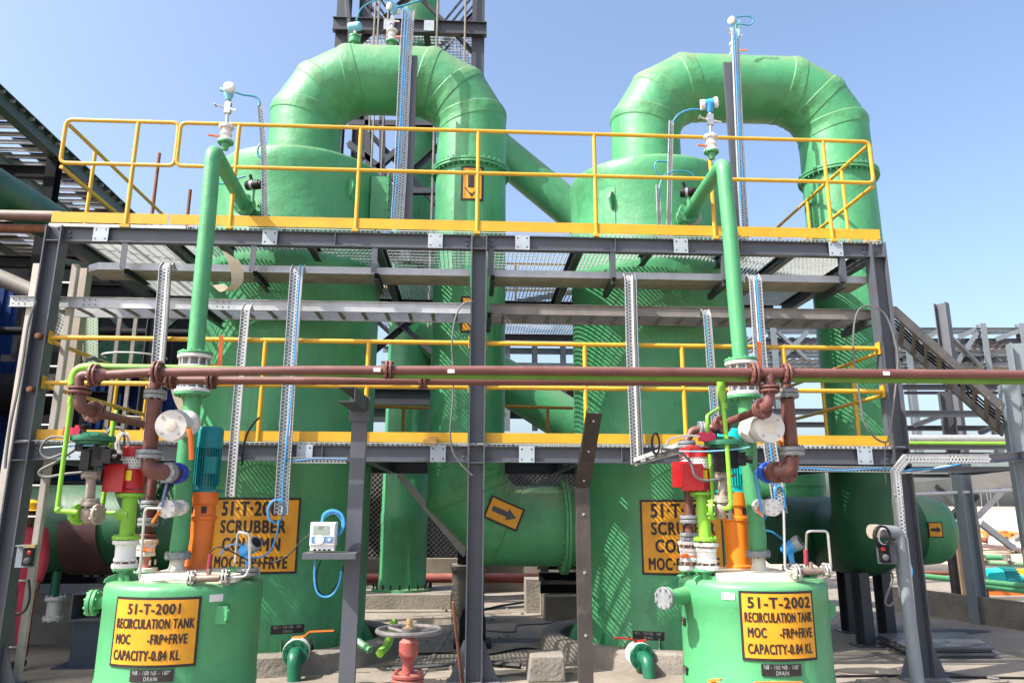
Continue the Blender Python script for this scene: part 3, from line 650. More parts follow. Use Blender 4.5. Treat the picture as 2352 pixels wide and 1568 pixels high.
for u0, v0, u1, v1 in ((800, 285, 1000, 285), (800, 330, 930, 430), (930, 330, 820, 430), (800, 440, 1000, 440), (845, 270, 845, 500), (878, 270, 878, 500), (800, 205, 1100, 205)):
    MB().ext(iprof(.12, .1), W(u0, v0, 13.2), W(u1, v1, 13.2), (0, -1, 0)).build('tower_strut', steel_d, tw)
for u, b in ((857, 1), (866, 0), (1003, 0), (1068, 1), (888, 0)):
    x = W(u, 60, 13.0).x; MB().cyl((x, TY0-.25, 8.2 if b else 4.6), (x, TY0-.25, 12.8), .02, 6).build('conduit', galv_d, tw)
MB().tube(fillet([(TX0-.2, TY0-.2, HT-.1), (TX0+.22, TY0-.2, 9.9)], .1), .06, 6).build('tower_brace', steel_d, tw)
# ================================================================ cable trays
def tray(name, lab, pts, w, wd, mat_, lip=.025, group=None, edge=.003):
    'bent perforated sheet along pts with turned-up edges; wd is the width direction'
    t = thing(name, lab, 'cable tray', V(pts[0]), group); wd = V(wd).normalized(); m = MB(); L = 0; pts = [V(p) for p in pts]
    for a, b in zip(pts, pts[1:]):
        l = (b-a).length; m.quad(a-wd*w/2, b-wd*w/2, b+wd*w/2, a+wd*w/2, [(L, 0), (L+l, 0), (L+l, w), (L, w)]); L += l
    m.build('perforated_sheet', mat_, t, smooth=False)
    for s in (-1, 1):
        e = MB(); base = len(e.v)
        for i, p in enumerate(pts):
            tt = (pts[min(i+1, len(pts)-1)]-pts[max(i-1, 0)]).normalized(); nn = tt.cross(wd).normalized()
            if nn.y > 0.3 or nn.z < -.7: nn = -nn
            o = p+wd*s*w/2; e.v += [o-wd*edge, o+wd*edge, o+wd*edge+nn*lip, o-wd*edge+nn*lip]
        for i in range(len(pts)-1):
            for k in range(4): j = (k+1) % 4; e.face((i*4+k, i*4+j, i*4+4+j, i*4+4+k))
        e.face((3, 2, 1, 0)); q = (len(pts)-1)*4; e.face((q, q+1, q+2, q+3)); e.build('edge_lip', galv, t, smooth=False)
    return t
G1 = 'perforated cable trays'
zt = 4.03
for i, (x0, x1, lab) in enumerate(((W(190, 608, 8.1).x, CX[1]-.095, 'wide perforated tray under the upper platform, between the first and middle grey columns'), (CX[1]+.13, W(1995, 640, 8.1).x, 'wide perforated tray under the upper platform, between the middle and last grey columns'))):
    t = thing('cable_tray', lab, 'cable tray', (x0, 8.3, zt), 'wide cable trays under the platform'); y0, y1 = YF+.13, YF+.53; b = .14 if i == 0 else 0
    m = MB(); n = 1; xs = [x0+b, x1]
    m.quad((xs[0], y0, zt), (xs[1], y0, zt), (xs[1], y1, zt), (xs[0], y1, zt), [(0, 0), (x1-x0, 0), (x1-x0, .4), (0, .4)])
    if b: m.quad((x0, y0+.1, zt), (xs[0], y0, zt), (xs[0], y1, zt), (x0, y1, zt), [(0, 0), (.1, 0), (.1, .4), (0, .4)])
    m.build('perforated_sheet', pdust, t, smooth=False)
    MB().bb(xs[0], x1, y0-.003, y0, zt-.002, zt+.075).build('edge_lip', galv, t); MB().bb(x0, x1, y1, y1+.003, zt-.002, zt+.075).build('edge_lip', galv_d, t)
    if b: MB().ext(rprof(.003, .077), (x0, y0+.1, zt+.036), (xs[0], y0, zt+.036)).build('edge_lip', galv, t)
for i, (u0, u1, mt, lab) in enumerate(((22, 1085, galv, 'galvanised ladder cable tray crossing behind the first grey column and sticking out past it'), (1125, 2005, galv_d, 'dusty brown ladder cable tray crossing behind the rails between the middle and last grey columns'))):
    x0, x1 = W(u0, 690, 8.17).x, W(u1, 690, 8.17).x; t = thing('ladder_tray', lab, 'cable tray', (x0, 8.4, 3.63), 'ladder cable trays along the platform')
    z = 3.675
    for y, s in ((YF+.17, 1), (YF+.60, -1)): MB().ext([(p*s, q) for p, q in cprof(.115, .025, .004)], (x0, y, z), (x1, y, z)).build('side_rail', mt, t)
    n = int((x1-x0)/.25)
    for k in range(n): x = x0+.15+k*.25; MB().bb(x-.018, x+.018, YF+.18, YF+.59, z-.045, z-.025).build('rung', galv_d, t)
    if i == 0:
        m = MB()
        for f in (.022, .17, .455):
            for dx in (-.06, 0, .06):
                for dz in (-.025, .025): m.tube([(x0+(x1-x0)*f+dx, YF+.153, z+dz), (x0+(x1-x0)*f+dx, YF+.158, z+dz)], .008, 6)
        m.build('rail_bolts', blk_p, t)
for k, (pts, lab) in enumerate((([(1130, 705), (1300, 722), (1500, 716), (1700, 726), (1960, 730)], 'black cable bundle lying in the dusty brown ladder tray'), ([(1140, 712), (1350, 712), (1620, 727), (1900, 722)], 'thinner black cable lying along the dusty brown ladder tray'), ([(740, 690), (800, 712), (880, 700), (1060, 712)], 'black cable drooping between the rungs of the galvanised ladder tray'))):
    cable([W(u, v, YF+.35+k*.05) for u, v in pts], .016 if k == 0 else .010, black, lab)
YT = YF-.085
def vt(lab, pts, wpx, Y=YT, hook=True, lip=.025, mt=None, name='cable_drop_tray', grp=G1, dY=.16):
    P = [W(u, v, Y) for u, v in pts]
    if hook: a = P[0]; P = [a+V((0, dY, -.03)), a+V((0, .05, .012))] + [a+V((0, 0, -.05))] + P[1:]
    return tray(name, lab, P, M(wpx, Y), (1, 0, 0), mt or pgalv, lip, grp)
vt('grey perforated drop tray with grey cables, hanging just left of the tall green riser pipe', [(382, 604), (364, 835), (345, 1010)], 27)
vt('white perforated drop tray with one bright blue cable, ending over the scrubber sign', [(683, 612), (663, 900), (646, 1181)], 29)
vt('narrow perforated drop tray hanging from the ladder tray just above the teal motor', [(566, 700), (546, 920), (529, 1140)], 19, Y=YF-.06, lip=.015)
vt('perforated drop tray with grey and white cables, in front of the second scrubber', [(1447, 632), (1451, 800), (1463, 1066)], 27)
vt('narrow white perforated drop tray with teal cables, hanging left of the second green riser', [(1623, 712), (1633, 850), (1645, 1000)], 18, Y=YF-.06, lip=.015)
vt('white perforated drop tray with blue cables passing behind the white flanged valve at right', [(1733, 632), (1745, 820), (1768, 1030), (1792, 1178)], 29)
# cables on those trays
GC = 'cables tied along the drop trays'
for pts, r, mt, lab, Y in (
  ([(392, 606), (387, 700), (377, 830), (356, 1010)], .012, gcab, 'thick grey cable down the right side of the drop tray left of the green riser', YT-.02),
  ([(385, 606), (378, 720), (369, 835)], .007, wcab, 'thin pale cable down the drop tray left of the green riser', YT-.02),
  ([(690, 608), (684, 700), (672, 880), (660, 1000), (655, 1052), (650, 1100), (648, 1160)], .010, blue_c, 'bright blue cable running down the whole drop tray left of the support post', YT-.015),
  ([(694, 612), (680, 800), (664, 1000)], .006, wcab, 'thin white cable beside the bright blue one on the drop tray', YT-.015),
  ([(1456, 630), (1461, 800), (1472, 1060)], .009, gcab, 'grey cable down the right edge of the drop tray in front of the second scrubber', YT-.02),
  ([(1452, 632), (1456, 800), (1466, 1060)], .008, wcab, 'white cable down the drop tray in front of the second scrubber', YT-.02),
  ([(1461, 634), (1466, 800), (1478, 1062)], .006, teal_c, 'thin teal cable down the drop tray in front of the second scrubber', YT-.018),
  ([(1620, 714), (1631, 850), (1642, 990), (1660, 1000)], .007, teal_c, 'teal cable down the narrow tray left of the second green riser', YF-.08),
  ([(1737, 634), (1750, 820), (1760, 940), (1776, 1080), (1782, 1120)], .010, blue_c, 'bright blue cable down the drop tray behind the white flanged valve', YT-.015),
  ([(1731, 634), (1743, 800)], .007, wcab, 'white cable at the top of the drop tray behind the second riser', YT-.015)):
    cable([W(u, v, Y) for u, v in pts], r, mt, lab, group=GC)
def coil(u, v, Y, rx, rz, n, r, mt, lab, sp=.02, tilt=0, cat='cable'):
    c = W(u, v, Y); P = [c + V((rx*(1+.05*math.sin(i*1.7))*math.cos(i*.52), sp*math.sin(i*.26)+tilt*math.cos(i*.52), rz*(1+.05*math.sin(i*1.1))*math.sin(i*.52))) for i in range(12*n)]
    return cable(P, r, mt, lab, 'cable_coil', n=3)
coil(634, 1173, YT-.03, .075, .11, 4, .008, blue_c, 'small coil of blue cable hanging on a drop tray over the scrubber sign')
coil(1790, 1145, YT-.03, .055, .13, 5, .008, blue_c, 'long coil of blue cable tied to the bottom of the drop tray at right')
# tall posts with trays up to the duct crowns
for (u0, u1, v0, Y, pts, lab, lab2) in ((933, 957, 127, 9.0, [(938, 25), (930, 150), (925, 260), (920, 380), (912, 505)], 'tall perforated tray with blue cables rising past the crown of the first green arch duct', 'flat grey steel post standing in front of the first green arch duct'), (1666, 1688, 143, 9.0, [(1687, 70), (1690, 150), (1697, 320), (1702, 430), (1710, 548)], 'tall perforated tray with blue cables rising past the crown of the second green arch duct', 'flat grey steel post standing in front of the second green arch duct')):
    x = (W(u0, v0+60, Y).x+W(u1, v0+60, Y).x)/2; w = M(u1-u0, Y)*1.1; one(MB().ext(cprof(w, .06, .007) if 0 else [(-w/2, 0), (w/2, 0), (w/2, .05), (w/2-.007, .05), (w/2-.007, .007), (-w/2+.007, .007), (-w/2+.007, .05), (-w/2, .05)], (x, Y, Z4t+.03), (x, Y, W(u0, v0, Y).z), (0, 1, 0)), 'tray_post', steel, lab2, 'post', group='posts carrying the tall cable trays')
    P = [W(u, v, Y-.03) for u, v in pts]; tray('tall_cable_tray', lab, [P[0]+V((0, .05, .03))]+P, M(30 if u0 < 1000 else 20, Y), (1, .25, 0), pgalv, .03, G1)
    cable([p+V((-.03+.012*math.sin(i), -.05, 0)) for i, p in enumerate(P)], .008, blue_c, 'blue cable climbing the tall tray of the '+('first' if u0 < 1000 else 'second')+' arch duct', group=GC)
    cable([p+V((.01, -.045, 0)) for p in P[:4]], .006, blue_c, 'thinner blue cable climbing the tall tray of the '+('first' if u0 < 1000 else 'second')+' arch duct', group=GC)
G3 = 'small cable posts at the spray nozzles'
for pts, w, lab in (([(597, 242), (606, 350), (608, 500)], 13, 'slim leaning perforated angle beside the first riser, topped by a transmitter cable'), ([(1541, 278), (1538, 380), (1536, 500), (1534, 548)], 11, 'slim perforated angle in front of the second scrubber top'), ([(1510, 425), (1513, 500), (1514, 548)], 9, 'short slim perforated angle standing left of another on the second scrubber')):
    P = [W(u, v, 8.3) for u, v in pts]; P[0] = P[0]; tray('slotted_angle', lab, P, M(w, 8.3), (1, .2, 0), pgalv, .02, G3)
# horizontal trays along the lower beam
P = [W(u, v, YF-.075) for u, v in ((655, 1056), (797, 1057))]; tray('cable_tray', 'short horizontal perforated tray with blue cable along the lower beam above the controller', P, .05, (0, 0, 1), pgalv, .02, G1)
cable([W(u, v, YF-.09) for u, v in ((655, 1040), (662, 1058), (690, 1056), (730, 1052), (797, 1054))], .007, blue_c, 'blue cable lying in the short horizontal tray above the controller')
P = [W(u, v, YF-.075) for u, v in ((1830, 1076), (2060, 1078))]; tray('cable_tray', 'long horizontal perforated tray with blue cable along the lower beam beside the last grey column', P, .05, (0, 0, 1), pgalv, .02, G1)
cable([W(u, v, YF-.095) for u, v in ((1800, 1078), (1850, 1075), (1930, 1080), (2000, 1076), (2060, 1078))], .007, blue_c, 'blue cable lying in the long horizontal tray beside the last grey column')
# bent tray on the last column
P = [W(u, v, YF-.30) for u, v in ((2078, 1292), (2072, 1230), (2064, 1140), (2059, 1082), (2082, 1053), (2180, 1053), (2272, 1053))]
t = thing('cable_tray', 'white perforated tray bent like a hook, rising up the last grey column and turning right', 'cable tray', P[0], G1)
m = MB(); L = 0; w = .085
for i, (a, b) in enumerate(zip(P, P[1:])):
    d0 = (b-a).normalized(); nn = V((0, -1, 0)); s = lambda k: ((P[min(k+1, len(P)-1)]-P[max(k-1, 0)]).normalized().cross(nn))*w/2
    m.quad(a-s(i), b-s(i+1), b+s(i+1), a+s(i), [(L, 0), (L+d0.length, 0), (L+(b-a).length, w), (L, w)]); L += (b-a).length
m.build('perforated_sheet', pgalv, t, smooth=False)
for sg in (-1, 1):
    e = MB()
    for i, p in enumerate(P):
        tt = (P[min(i+1, len(P)-1)]-P[max(i-1, 0)]).normalized(); s = tt.cross(V((0, -1, 0)))*w/2*sg; o = p+s; q = s.normalized()*.004
        e.v += [o-q, o+q, o+q+V((0, .04, 0)), o-q+V((0, .04, 0))]
    for i in range(len(P)-1):
        for k in range(4): j = (k+1) % 4; e.face((i*4+k, i*4+j, i*4+4+j, i*4+4+k))
    e.build('edge_lip', galv, t, smooth=False)
cable([W(u, v, YF-.2) for u, v in ((2070, 1082), (2100, 1078), (2150, 1076), (2200, 1066), (2270, 1052))], .012, blue_c, 'blue cable bundle sagging below the hooked white tray')
cable([W(u, v, YF-.2) for u, v in ((2070, 1086), (2120, 1082), (2160, 1072), (2230, 1062), (2275, 1054))], .009, wcab, 'white cable sagging below the hooked white tray')
# tray end of cables at the lower beam (small ladder bracket)
t = thing('ladder_tray', 'short tilted ladder tray piece fixed to the lower beam, left of the red transmitter', 'cable tray', W(1460, 1058, YF-.1))
a, b, c, d = W(1456, 1056, YF-.1), W(1560, 1020, 7.3), W(1458, 1070, YF-.05), W(1568, 1040, 7.3)
MB().ext(rprof(.012, .04), a, b).build('side_rail', galv, t); MB().ext(rprof(.012, .04), c+V((0, .05, .02)), d+V((0, .05, .02))).build('side_rail', galv, t)
for k in range(5): MB().ext(rprof(.03, .012), lerp(a, b, .1+k*.2), lerp(c, d, .1+k*.2)+V((0, .05, .02))).build('rung', galv_d, t)

# second access platform far behind, seen between the scrubbers
YQ = 15.9; rp = thing('rear_platform', 'grey steel platform with trays and yellow rail, seen far behind between the two scrubbers', 'steel platform', W(1200, 870, YQ))
xa, xb = W(880, 800, YQ).x, W(1345, 800, YQ).x
for v, h, mt_, Y in ((868, .20, steel, YQ), (806, .12, steel_l, YQ), (838, .09, galv, YQ-.3), (702, .16, steel_d, YQ+.4), (775, .14, steel_d, YQ+.9), (950, .2, steel_d, YQ+.6)):
    z = W(1200, v, Y).z; MB().ext(iprof(h, h*.6, .01, .008), (xa, Y, z), (xb, Y, z)).build('beam', mt_, rp)
for u in (1165, 1227, 1292, 905, 965): x = W(u, 830, YQ).x; MB().ext(iprof(.12, .11), (x, YQ-.1, W(u, 990, YQ).z), (x, YQ-.1, W(u, 790, YQ).z), (0, -1, 0)).build('post', steel_l, rp)
for v in (846, 856): z = W(1200, v, YQ-.2).z; MB().cyl((xa, YQ-.2, z), (xb, YQ-.2, z), .02, 6).build('conduit', black, rp)
for k in range(16): x = xa+.15+k*(xb-xa)/16; z = W(1200, 848, YQ-.25).z; MB().bb(x, x+.05, YQ-.5, YQ-.25, z-.05, z-.01).build('rung', galv_d, rp)
z = W(1200, 742, YQ).z; m = MB()
for k in range(int((xb-xa)/.06)): m.bb(xa+k*.06, xa+k*.06+.012, YQ-.6, YQ+2.2, z-.03, z)
for k in range(24): m.bb(xa, xb, YQ-.6+k*.115, YQ-.588+k*.115, z-.012, z-.004)
m.build('grating', grat_m, rp, smooth=False)
MB().bb(xa, xb, YQ-.62, YQ-.6, z+.01, z+.13).build('toe_plate', yel, rp)
for dz in (.55, 1.1): MB().cyl((xa, YQ-.6, z+dz), (xb, YQ-.6, z+dz), .025, 8).build('rail', yel, rp)
for k in range(4): x = xa+.3+k*(xb-xa-.6)/3; MB().cyl((x, YQ-.6, z), (x, YQ-.6, z+1.1), .022, 8).build('rail_post', yel, rp)
a, b = W(1238, 965, YQ+.2), W(1345, 892, YQ+.2); MB().bb(a.x, b.x, YQ+.2, YQ+.3, a.z, b.z).build('wall_panel', saddle_m, rp)
a, b = W(1160, 700, YQ+.6), W(1345, 664, YQ+.6); MB().ext(rprof(.05, .12), (a.x, YQ+.6, a.z), (b.x, YQ+.6, b.z)).build('tray_rail', steel_d, rp)
# ================================================================ front pipe run and its posts
def pipeline(name, lab, runs, r, mt, fil=.1, group=None, n=14):
    t = thing(name, lab, 'pipe', runs[0][0], group)
    for pts in runs: MB().tube(fillet(pts, fil) if len(pts) > 2 else pts, r, n).build('pipe', mt, t)
    return t
def fl(t, c, ax, r, th=.02, gap=.012, mt=None, nb=8, name='flange', hb=.009):
    m = MB(); c = V(c); ax = V(ax).normalized()
    for s in (-1, 1): m.flange(c+ax*s*(th/2+gap/2), ax, r, th, nb if s > 0 else 0, hb)
    a, b = fr(ax, ZU if abs(ax.z) < .95 else V((0, -1, 0)))
    for k in range(nb):
        an = 2*math.pi*(k+.5)/nb; p = c+(a*math.cos(an)+b*math.sin(an))*r*.82; q = th+gap/2+hb*1.2; m.tube([p-ax*q, p+ax*q], hb, 6)
    return m.build(name, mt or brown, t)
YP = 6.25; XA = V((1, 0, 0))
u1 = [W(u, v, YP) for u, v in ((238, 861), (346, 855), (700, 850), (1130, 850), (1728, 855), (2500, 861))]
pa = pipeline('brown_pipe', 'upper long brown pipe running across the whole picture in front of the platform', [u1, [W(205, 861, YP)+V((0, 0, 0)), W(238, 861, YP)], fillet([W(207, 861, YP), W(182, 862, YP), W(182, 892, YP)], .09)], .036, brown, .01)
fl(pa, W(218, 861, YP), XA, .088); fl(pa, W(362, 854, YP), XA, .088); fl(pa, W(893, 849, YP), XA, .075)
MB().cyl(W(226, 861, YP), W(246, 861, YP), .062, 16, .038).build('weld_neck', brown, pa)
c = W(183, 896, YP); fl(pa, c, ZU, .085)
e = W(212, 945, YP+.12); k = [W(183, 905, YP), W(184, 935, YP), e, W(345, 978, 7.15), W(345, 1003, 7.2)]
MB().tube(fillet(k[:3]+[lerp(e, k[3], .15)], .09), .046, 16).build('cast_elbow', brown, pa); MB().tube(fillet(k[2:], .08), .034, 14).build('pipe', brown, pa)
d = (k[3]-k[2]).normalized(); fl(pa, e+d*.02, d, .085)
u2 = [W(u, v, YP+.22) for u, v in ((392, 873), (700, 874), (1130, 876), (1745, 877))]
pb = pipeline('brown_pipe', 'lower long brown pipe just under the lime pipe, ending in an elbow at each riser', [u2], .034, brown, .01)
fl(pb, W(393, 873, YP+.22), XA, .075); fl(pb, W(486, 873, YP+.22), XA, .075); fl(pb, W(972, 874, YP+.22), XA, .07)
MB().tube(fillet([W(385, 873, YP+.22), W(357, 875, YP+.22), W(357, 893, YP+.22)], .09), .042, 16).build('cast_elbow', brown, pb)
fl(pb, W(357, 906, YP+.22), ZU, .088, .03, .004, tape, 8, 'taped_flange'); 
kk = [W(356, 915, YP+.22), W(344, 1034, YP+.3)]
MB().cyl(kk[0], kk[1], .056, 18).build('pipe', brown, pb); fl(pb, W(343, 1043, YP+.3), ZU, .102, .032, .004, tape, 6, 'taped_flange')
k2 = [W(343, 1050, YP+.3), W(343, 1080, YP+.3), W(385, 1085, YP+.35), W(402, 1086, YP+.45)]
MB().tube(fillet(k2, .11), [.062]*2+[.068]*13+[.062]*(len(fillet(k2, .11))-15), 18).build('cast_elbow', brown, pb); d = (k2[3]-k2[2]).normalized()
fl(pb, k2[2]+d*.0, d, .082, .03, .004, tape, 6, 'taped_flange')
bv = thing('butterfly_valve', 'navy blue butterfly valve between the brown cast elbow and the first green riser', 'valve', k2[3], 'navy blue valves at the risers')
MB().flange(k2[3]+d*.01, d, .088, .04, 6).flange(k2[3]+d*.06, d, .08, .03, 6).build('body', navy, bv); MB().cyl(k2[3]+d*.07, W(431, 1088, 6.95), .05).build('spool', frp_p, bv)
m = MB().tube([W(404, 1110, 6.6), W(401, 1165, 6.6)], .012, 8); 
tA = lambda P, mt, r=.0085: mt
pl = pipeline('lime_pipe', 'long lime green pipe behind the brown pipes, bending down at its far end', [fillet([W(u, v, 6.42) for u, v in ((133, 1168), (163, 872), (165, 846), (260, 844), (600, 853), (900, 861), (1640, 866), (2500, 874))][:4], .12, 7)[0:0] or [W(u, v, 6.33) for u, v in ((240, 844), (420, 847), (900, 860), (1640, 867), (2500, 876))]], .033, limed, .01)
MB().tube(fillet([W(245, 844, 6.42), W(170, 843, 6.42), W(166, 905, 6.42)], .13, 8), .036, 14).build('pipe', lime, pl)
MB().tube(fillet([W(166, 900, 6.42), W(131, 1172, 6.42), W(178, 1176, 6.42)], .03), .018, 10).build('pipe', lime, pl); MB().cyl(W(163, 912, 6.42), W(161, 928, 6.42), .020, 12).build('coupling', lime, pl)
for u, v in ((134, 1170),): MB().ball(W(u, v, 6.42), .028).build('coupling', lime, pl)
MB().tube([W(1656, 868, 6.42), W(1656, 885, 6.42), W(1658, 910, 6.42), W(1661, 925, 6.42)], [.035, .035, .035, .02], 14).build('reducer', lime, pl)
# white paper stickers on the pipes
for u, v in ((866, 849), (1036, 852), (2036, 857)):
    p = W(u, v, YP-.0355); MB().box((p.x, p.y, p.z), (.055, .006, .03)).build('sticker', white, pa)
# posts
def chan_post(name, lab, u0, u1, vtop, Y, vref, mt, grp):
    a, b = W(u0, vref, Y), W(u1, vref, Y); w = b.x-a.x; x = (a.x+b.x)/2; zt = W(u0, vtop, Y).z
    t = thing(name, lab, 'post', (x, Y, 0), grp); MB().ext([(-w/2, 0), (w/2, 0), (w/2, .07), (w/2-.008, .07), (w/2-.008, .008), (-w/2+.008, .008), (-w/2+.008, .07), (-w/2, .07)], (x, Y, 0), (x, Y, zt), (0, 1, 0)).build('channel', mt, t)
    MB().box((x, Y+.03, .006), (.28, .25, .012)).build('base_plate', mt, t); return t, x, zt
pt, x, zt = chan_post('pipe_support_post', 'blue grey channel post carrying the pipe run and the white controller', 801, 836, 920, 6.62, 1100, steel, 'pipe support posts')
MB().ext([(-.065, -.11), (.065, -.11), (.065, -.102), (-.057, -.102), (-.057, 0), (-.065, 0)], (x+.0, 6.62, zt+.02), (x-.03, 6.08, zt+.03)).ext(rprof(.13, .008), (x, 6.7, zt+.024), (x-.03, 6.08, zt+.034)).build('cantilever_arm', steel_d, pt)
MB().box((x, 6.60, zt-.07), (.17, .008, .2)).build('stiffener', steel, pt)
pt2, x2, zt2 = chan_post('pipe_support_post', 'dusty brown channel post with bent top, free of any pipe', 1326, 1358, 1120, 6.62, 1300, mat('dusty_brown_channel', (.045, .036, .033), .6, var=.25, scale=6, dust=.4, wear=.4, wcol=(.16, .13, .11)), 'pipe support posts')
pp = W(1366, 949, 6.2); q = V((x2, 6.62, zt2)); dw = mat('dark_brown_channel', (.018, .013, .012), .5, var=.3, scale=5, dust=.2, wear=.3)
MB().ext([(-.06, 0), (.06, 0), (.06, .06), (.053, .06), (.053, .007), (-.053, .007), (-.053, .06), (-.06, .06)], q, pp, (0, 1, .8)).build('bent_arm', dw, pt2)
m = MB()
for f in (.12, .35, .62, .88): c = lerp((x2, 6.617, 0), (x2, 6.617, zt2), f); m.tube([c, c-V((0, .003, 0))], .012, 8)
for f in (.1, .5, .9): c = lerp(q, pp, f); m.ball(c-V((0, .0, 0)), .010)
m.build('bolt_hole', bolt_m, pt2)
# ================================================================ recirculation tanks
TR = .60; TT = 1.03; TY = 6.9
def tank(X, lab, signpx, num, plate_px, sticker_px, texts):
    t = thing('recirculation_tank', lab, 'tank', (X, TY, 0), 'round green recirculation tanks')
    MB().lathe([(TR+.006, 0), (TR+.006, .3), (TR, .32), (TR, TT-.20), (TR+.005, TT-.19), (TR+.006, TT-.05), (TR-.006, TT-.02), (TR-.03, TT-.006), (TR-.06, TT), (.05, TT+.012)], (X, TY, 0), ZU, 64).build('shell', frp_t, t, ang=50)
    (u0, v0), (u1, v1) = signpx; a0, z0 = hit(u0, v0, X, TY, TR); a1, z1 = hit(u1, v1, X, TY, TR); w, h = (a1-a0)*TR, z0-z1
    sf = Surf((X, TY, TR+.008, (a0+a1)/2, (z0+z1)/2, 0)); k = h/.53
    signboard(t, sf, w, h, .021*k, texts(k, w))
    a, z = hit(*plate_px, X, TY, TR); small_plate(t, Surf((X, TY, TR+.008, a, z, 0)), .31, .082, [('N8 - 100 NB - 180\u00b0', .042, .019), ('DRAIN', .042, -.022)])
    a, z = hit(*sticker_px, X, TY, TR); s = Surf((X, TY, TR+.008, a, z, 0)); s.panel(MB(), [(-.052, -.026), (.052, -.026), (.052, .026), (-.052, .026)], -.002, .003, 4).build('blank_sticker', white, t)
    x0, x1 = X-.34, X+.38
    return t
def T1(k, w): return [('51-T-2001', .112*k, .0, .172*k, .84, .022, 'CENTER'), ('RECIRCULATION TANK', .105*k, .0, .06*k, .52, .020, 'CENTER'), ('MOC', .105*k, -w/2+.045, -.058*k, .56, .020, 'LEFT'), ('-FRP+FRVE', .105*k, w/2-.075, -.056*k, .56, .020, 'RIGHT'), ('CAPACITY-0.84 KL', .105*k, -w/2+.04, -.178*k, .575, .020, 'LEFT')]
def T2(k, w): return [('51-T-2002', .118*k, .01, .172*k, .96, .024, 'CENTER'), ('RECIRCULATION TANK', .105*k, .0, -.0*k+.06*k, .465, .020, 'CENTER'), ('MOC', .105*k, -w/2+.05, -.055*k, .575, .020, 'LEFT'), ('-FRP+FRVE', .105*k, w/2-.045, -.058*k, .54, .020, 'RIGHT'), ('CAPACITY-0.84 KL', .105*k, -w/2+.045, -.178*k, .56, .020, 'LEFT')]
AX, BX = -2.302, 2.416
TA = tank(AX, 'round green recirculation tank marked 51-T-2001, with lime and brown pipes on its lid', ((272, 1368), (450, 1527)), '2001', (347, 1551), (496, 1372), T1)
TB = tank(BX, 'round green recirculation tank marked 51-T-2002, with the bright orange pump on its lid', ((1695, 1355), (1876, 1513)), '2002', (1796, 1538), (1673, 1368), T2)
def lid(t, u0, u1, v0, v1):
    a, b = W(u0, v1, 6.5), W(u1, v1, 6.5); m = MB(); x0, x1 = a.x, b.x; z0, z1 = TT-.004, TT+.055
    pr = [(x0, 6.55), (x0+.08, 6.47), (x1-.08, 6.47), (x1, 6.55), (x1, 7.3), (x0, 7.3)]; n = 6
    m.v += [V((x, y, z)) for z in (z0, z1) for x, y in pr]; m.face([5, 4, 3, 2, 1, 0]); m.face(range(6, 12))
    for i in range(6): j = (i+1) % 6; m.face((i, j, 6+j, 6+i))
    m.build('lid_slab', cream, t, smooth=False)
lid(TA, 312, 535, 1330, 1347); lid(TB, 1658, 1850, 1330, 1345)
def nozzle(t, u, v, Y, r=.05, h=None, ax=ZU, fr_=.095, name='nozzle', guss=True, vb=None):
    'short green stub standing on the tank top, up to its flange at pixel (u, v)'
    c = W(u, v, Y); m = MB().cyl((c.x, c.y, TT-.02), c, r, 18, r).flange(c+ZU*.012, ZU, fr_, .025, 8, .009)
    if guss:
        for an in (0, 90, 180, 270):
            d = V((math.cos(R_(an+35)), math.sin(R_(an+35)), 0)); hh = c.z-TT-.01
            pf = [(0, 0), (.145, 0), (.14, hh*.35), (.11, hh*.7), (.06, hh*.95), (0, hh)]; k = len(pf); e = V((d.y, -d.x, 0))*.009; n = len(m.v)
            m.v += [V((c.x, c.y, TT-.01))+d*p+ZU*q+e*s for s in (-1, 1) for p, q in pf]; m.face(range(n, n+k)); m.face(range(n+2*k-1, n+k-1, -1))
            for i in range(k): j = (i+1) % k; m.face((n+i, n+k+i, n+k+j, n+j))
    m.build(name, frp_t, t); return c
nozzle(TA, 287, 1309, 6.72); nozzle(TA, 333, 1318, 7.2, .045); nozzle(TA, 549, 1311, 6.9, .045); 
nozzle(TB, 1618, 1312, 6.72, .045); nozzle(TB, 1585, 1312, 7.05, .045); nozzle(TB, 1862, 1318, 7.0, .05, guss=False)
# side nozzles and lugs of the tanks
c = W(237, 1383, 6.86); d = V((-1, -.12, 0)).normalized(); m = MB().cyl(c-d*.25, c+d*.13, .048).flange(c+d*.06, d, .10, .028, 8, .011).flange(c+d*.095, d, .10, .03, 8, .011); m.build('blind_nozzle', frp_t, TA)
c = W(1550, 1370, 6.7); d = V((-.75, -.6, 0)).normalized(); m = MB().tube([c-d*.25, c, c+d*.1], [.085, .06, .04], 18).flange(c+d*.10, d, .085, .02, 6, .010); m.build('blind_nozzle', frp_t, TB)
MB().flange(c+d*.14, d, .088, .03, 8, .010).build('blind_cover', tape, TB)
for t, X, u, v, s in ((TA, AX, 512, 1410, 1), (TB, BX, 1897, 1411, 1)):
    a, z = hit(u, v, X, TY, TR); d = V((math.sin(a), -math.cos(a), 0)) if t is TA else V((1, -.15, 0)).normalized(); c = V((X, TY, z))+d*(TR-.01); e = V((d.y, -d.x, 0))*.012
    m = MB(); pf = [(0, -.055), (.05, -.06), (.085, -.03), (.085, .03), (.05, .06), (0, .055)]; k = 6; m.v += [c+d*p+ZU*q+e*sg for sg in (-1, 1) for p, q in pf]; m.face(range(k)); m.face(range(11, 5, -1))
    for i in range(k): j = (i+1) % k; m.face((i, k+i, k+j, j))
    p = c+d*.05; m.tube([p-e*1.3, p+e*1.3], .014, 8); m.box(c+d*.005, (.09, .09, .13)); m.build('lifting_lug', frp_t, t)
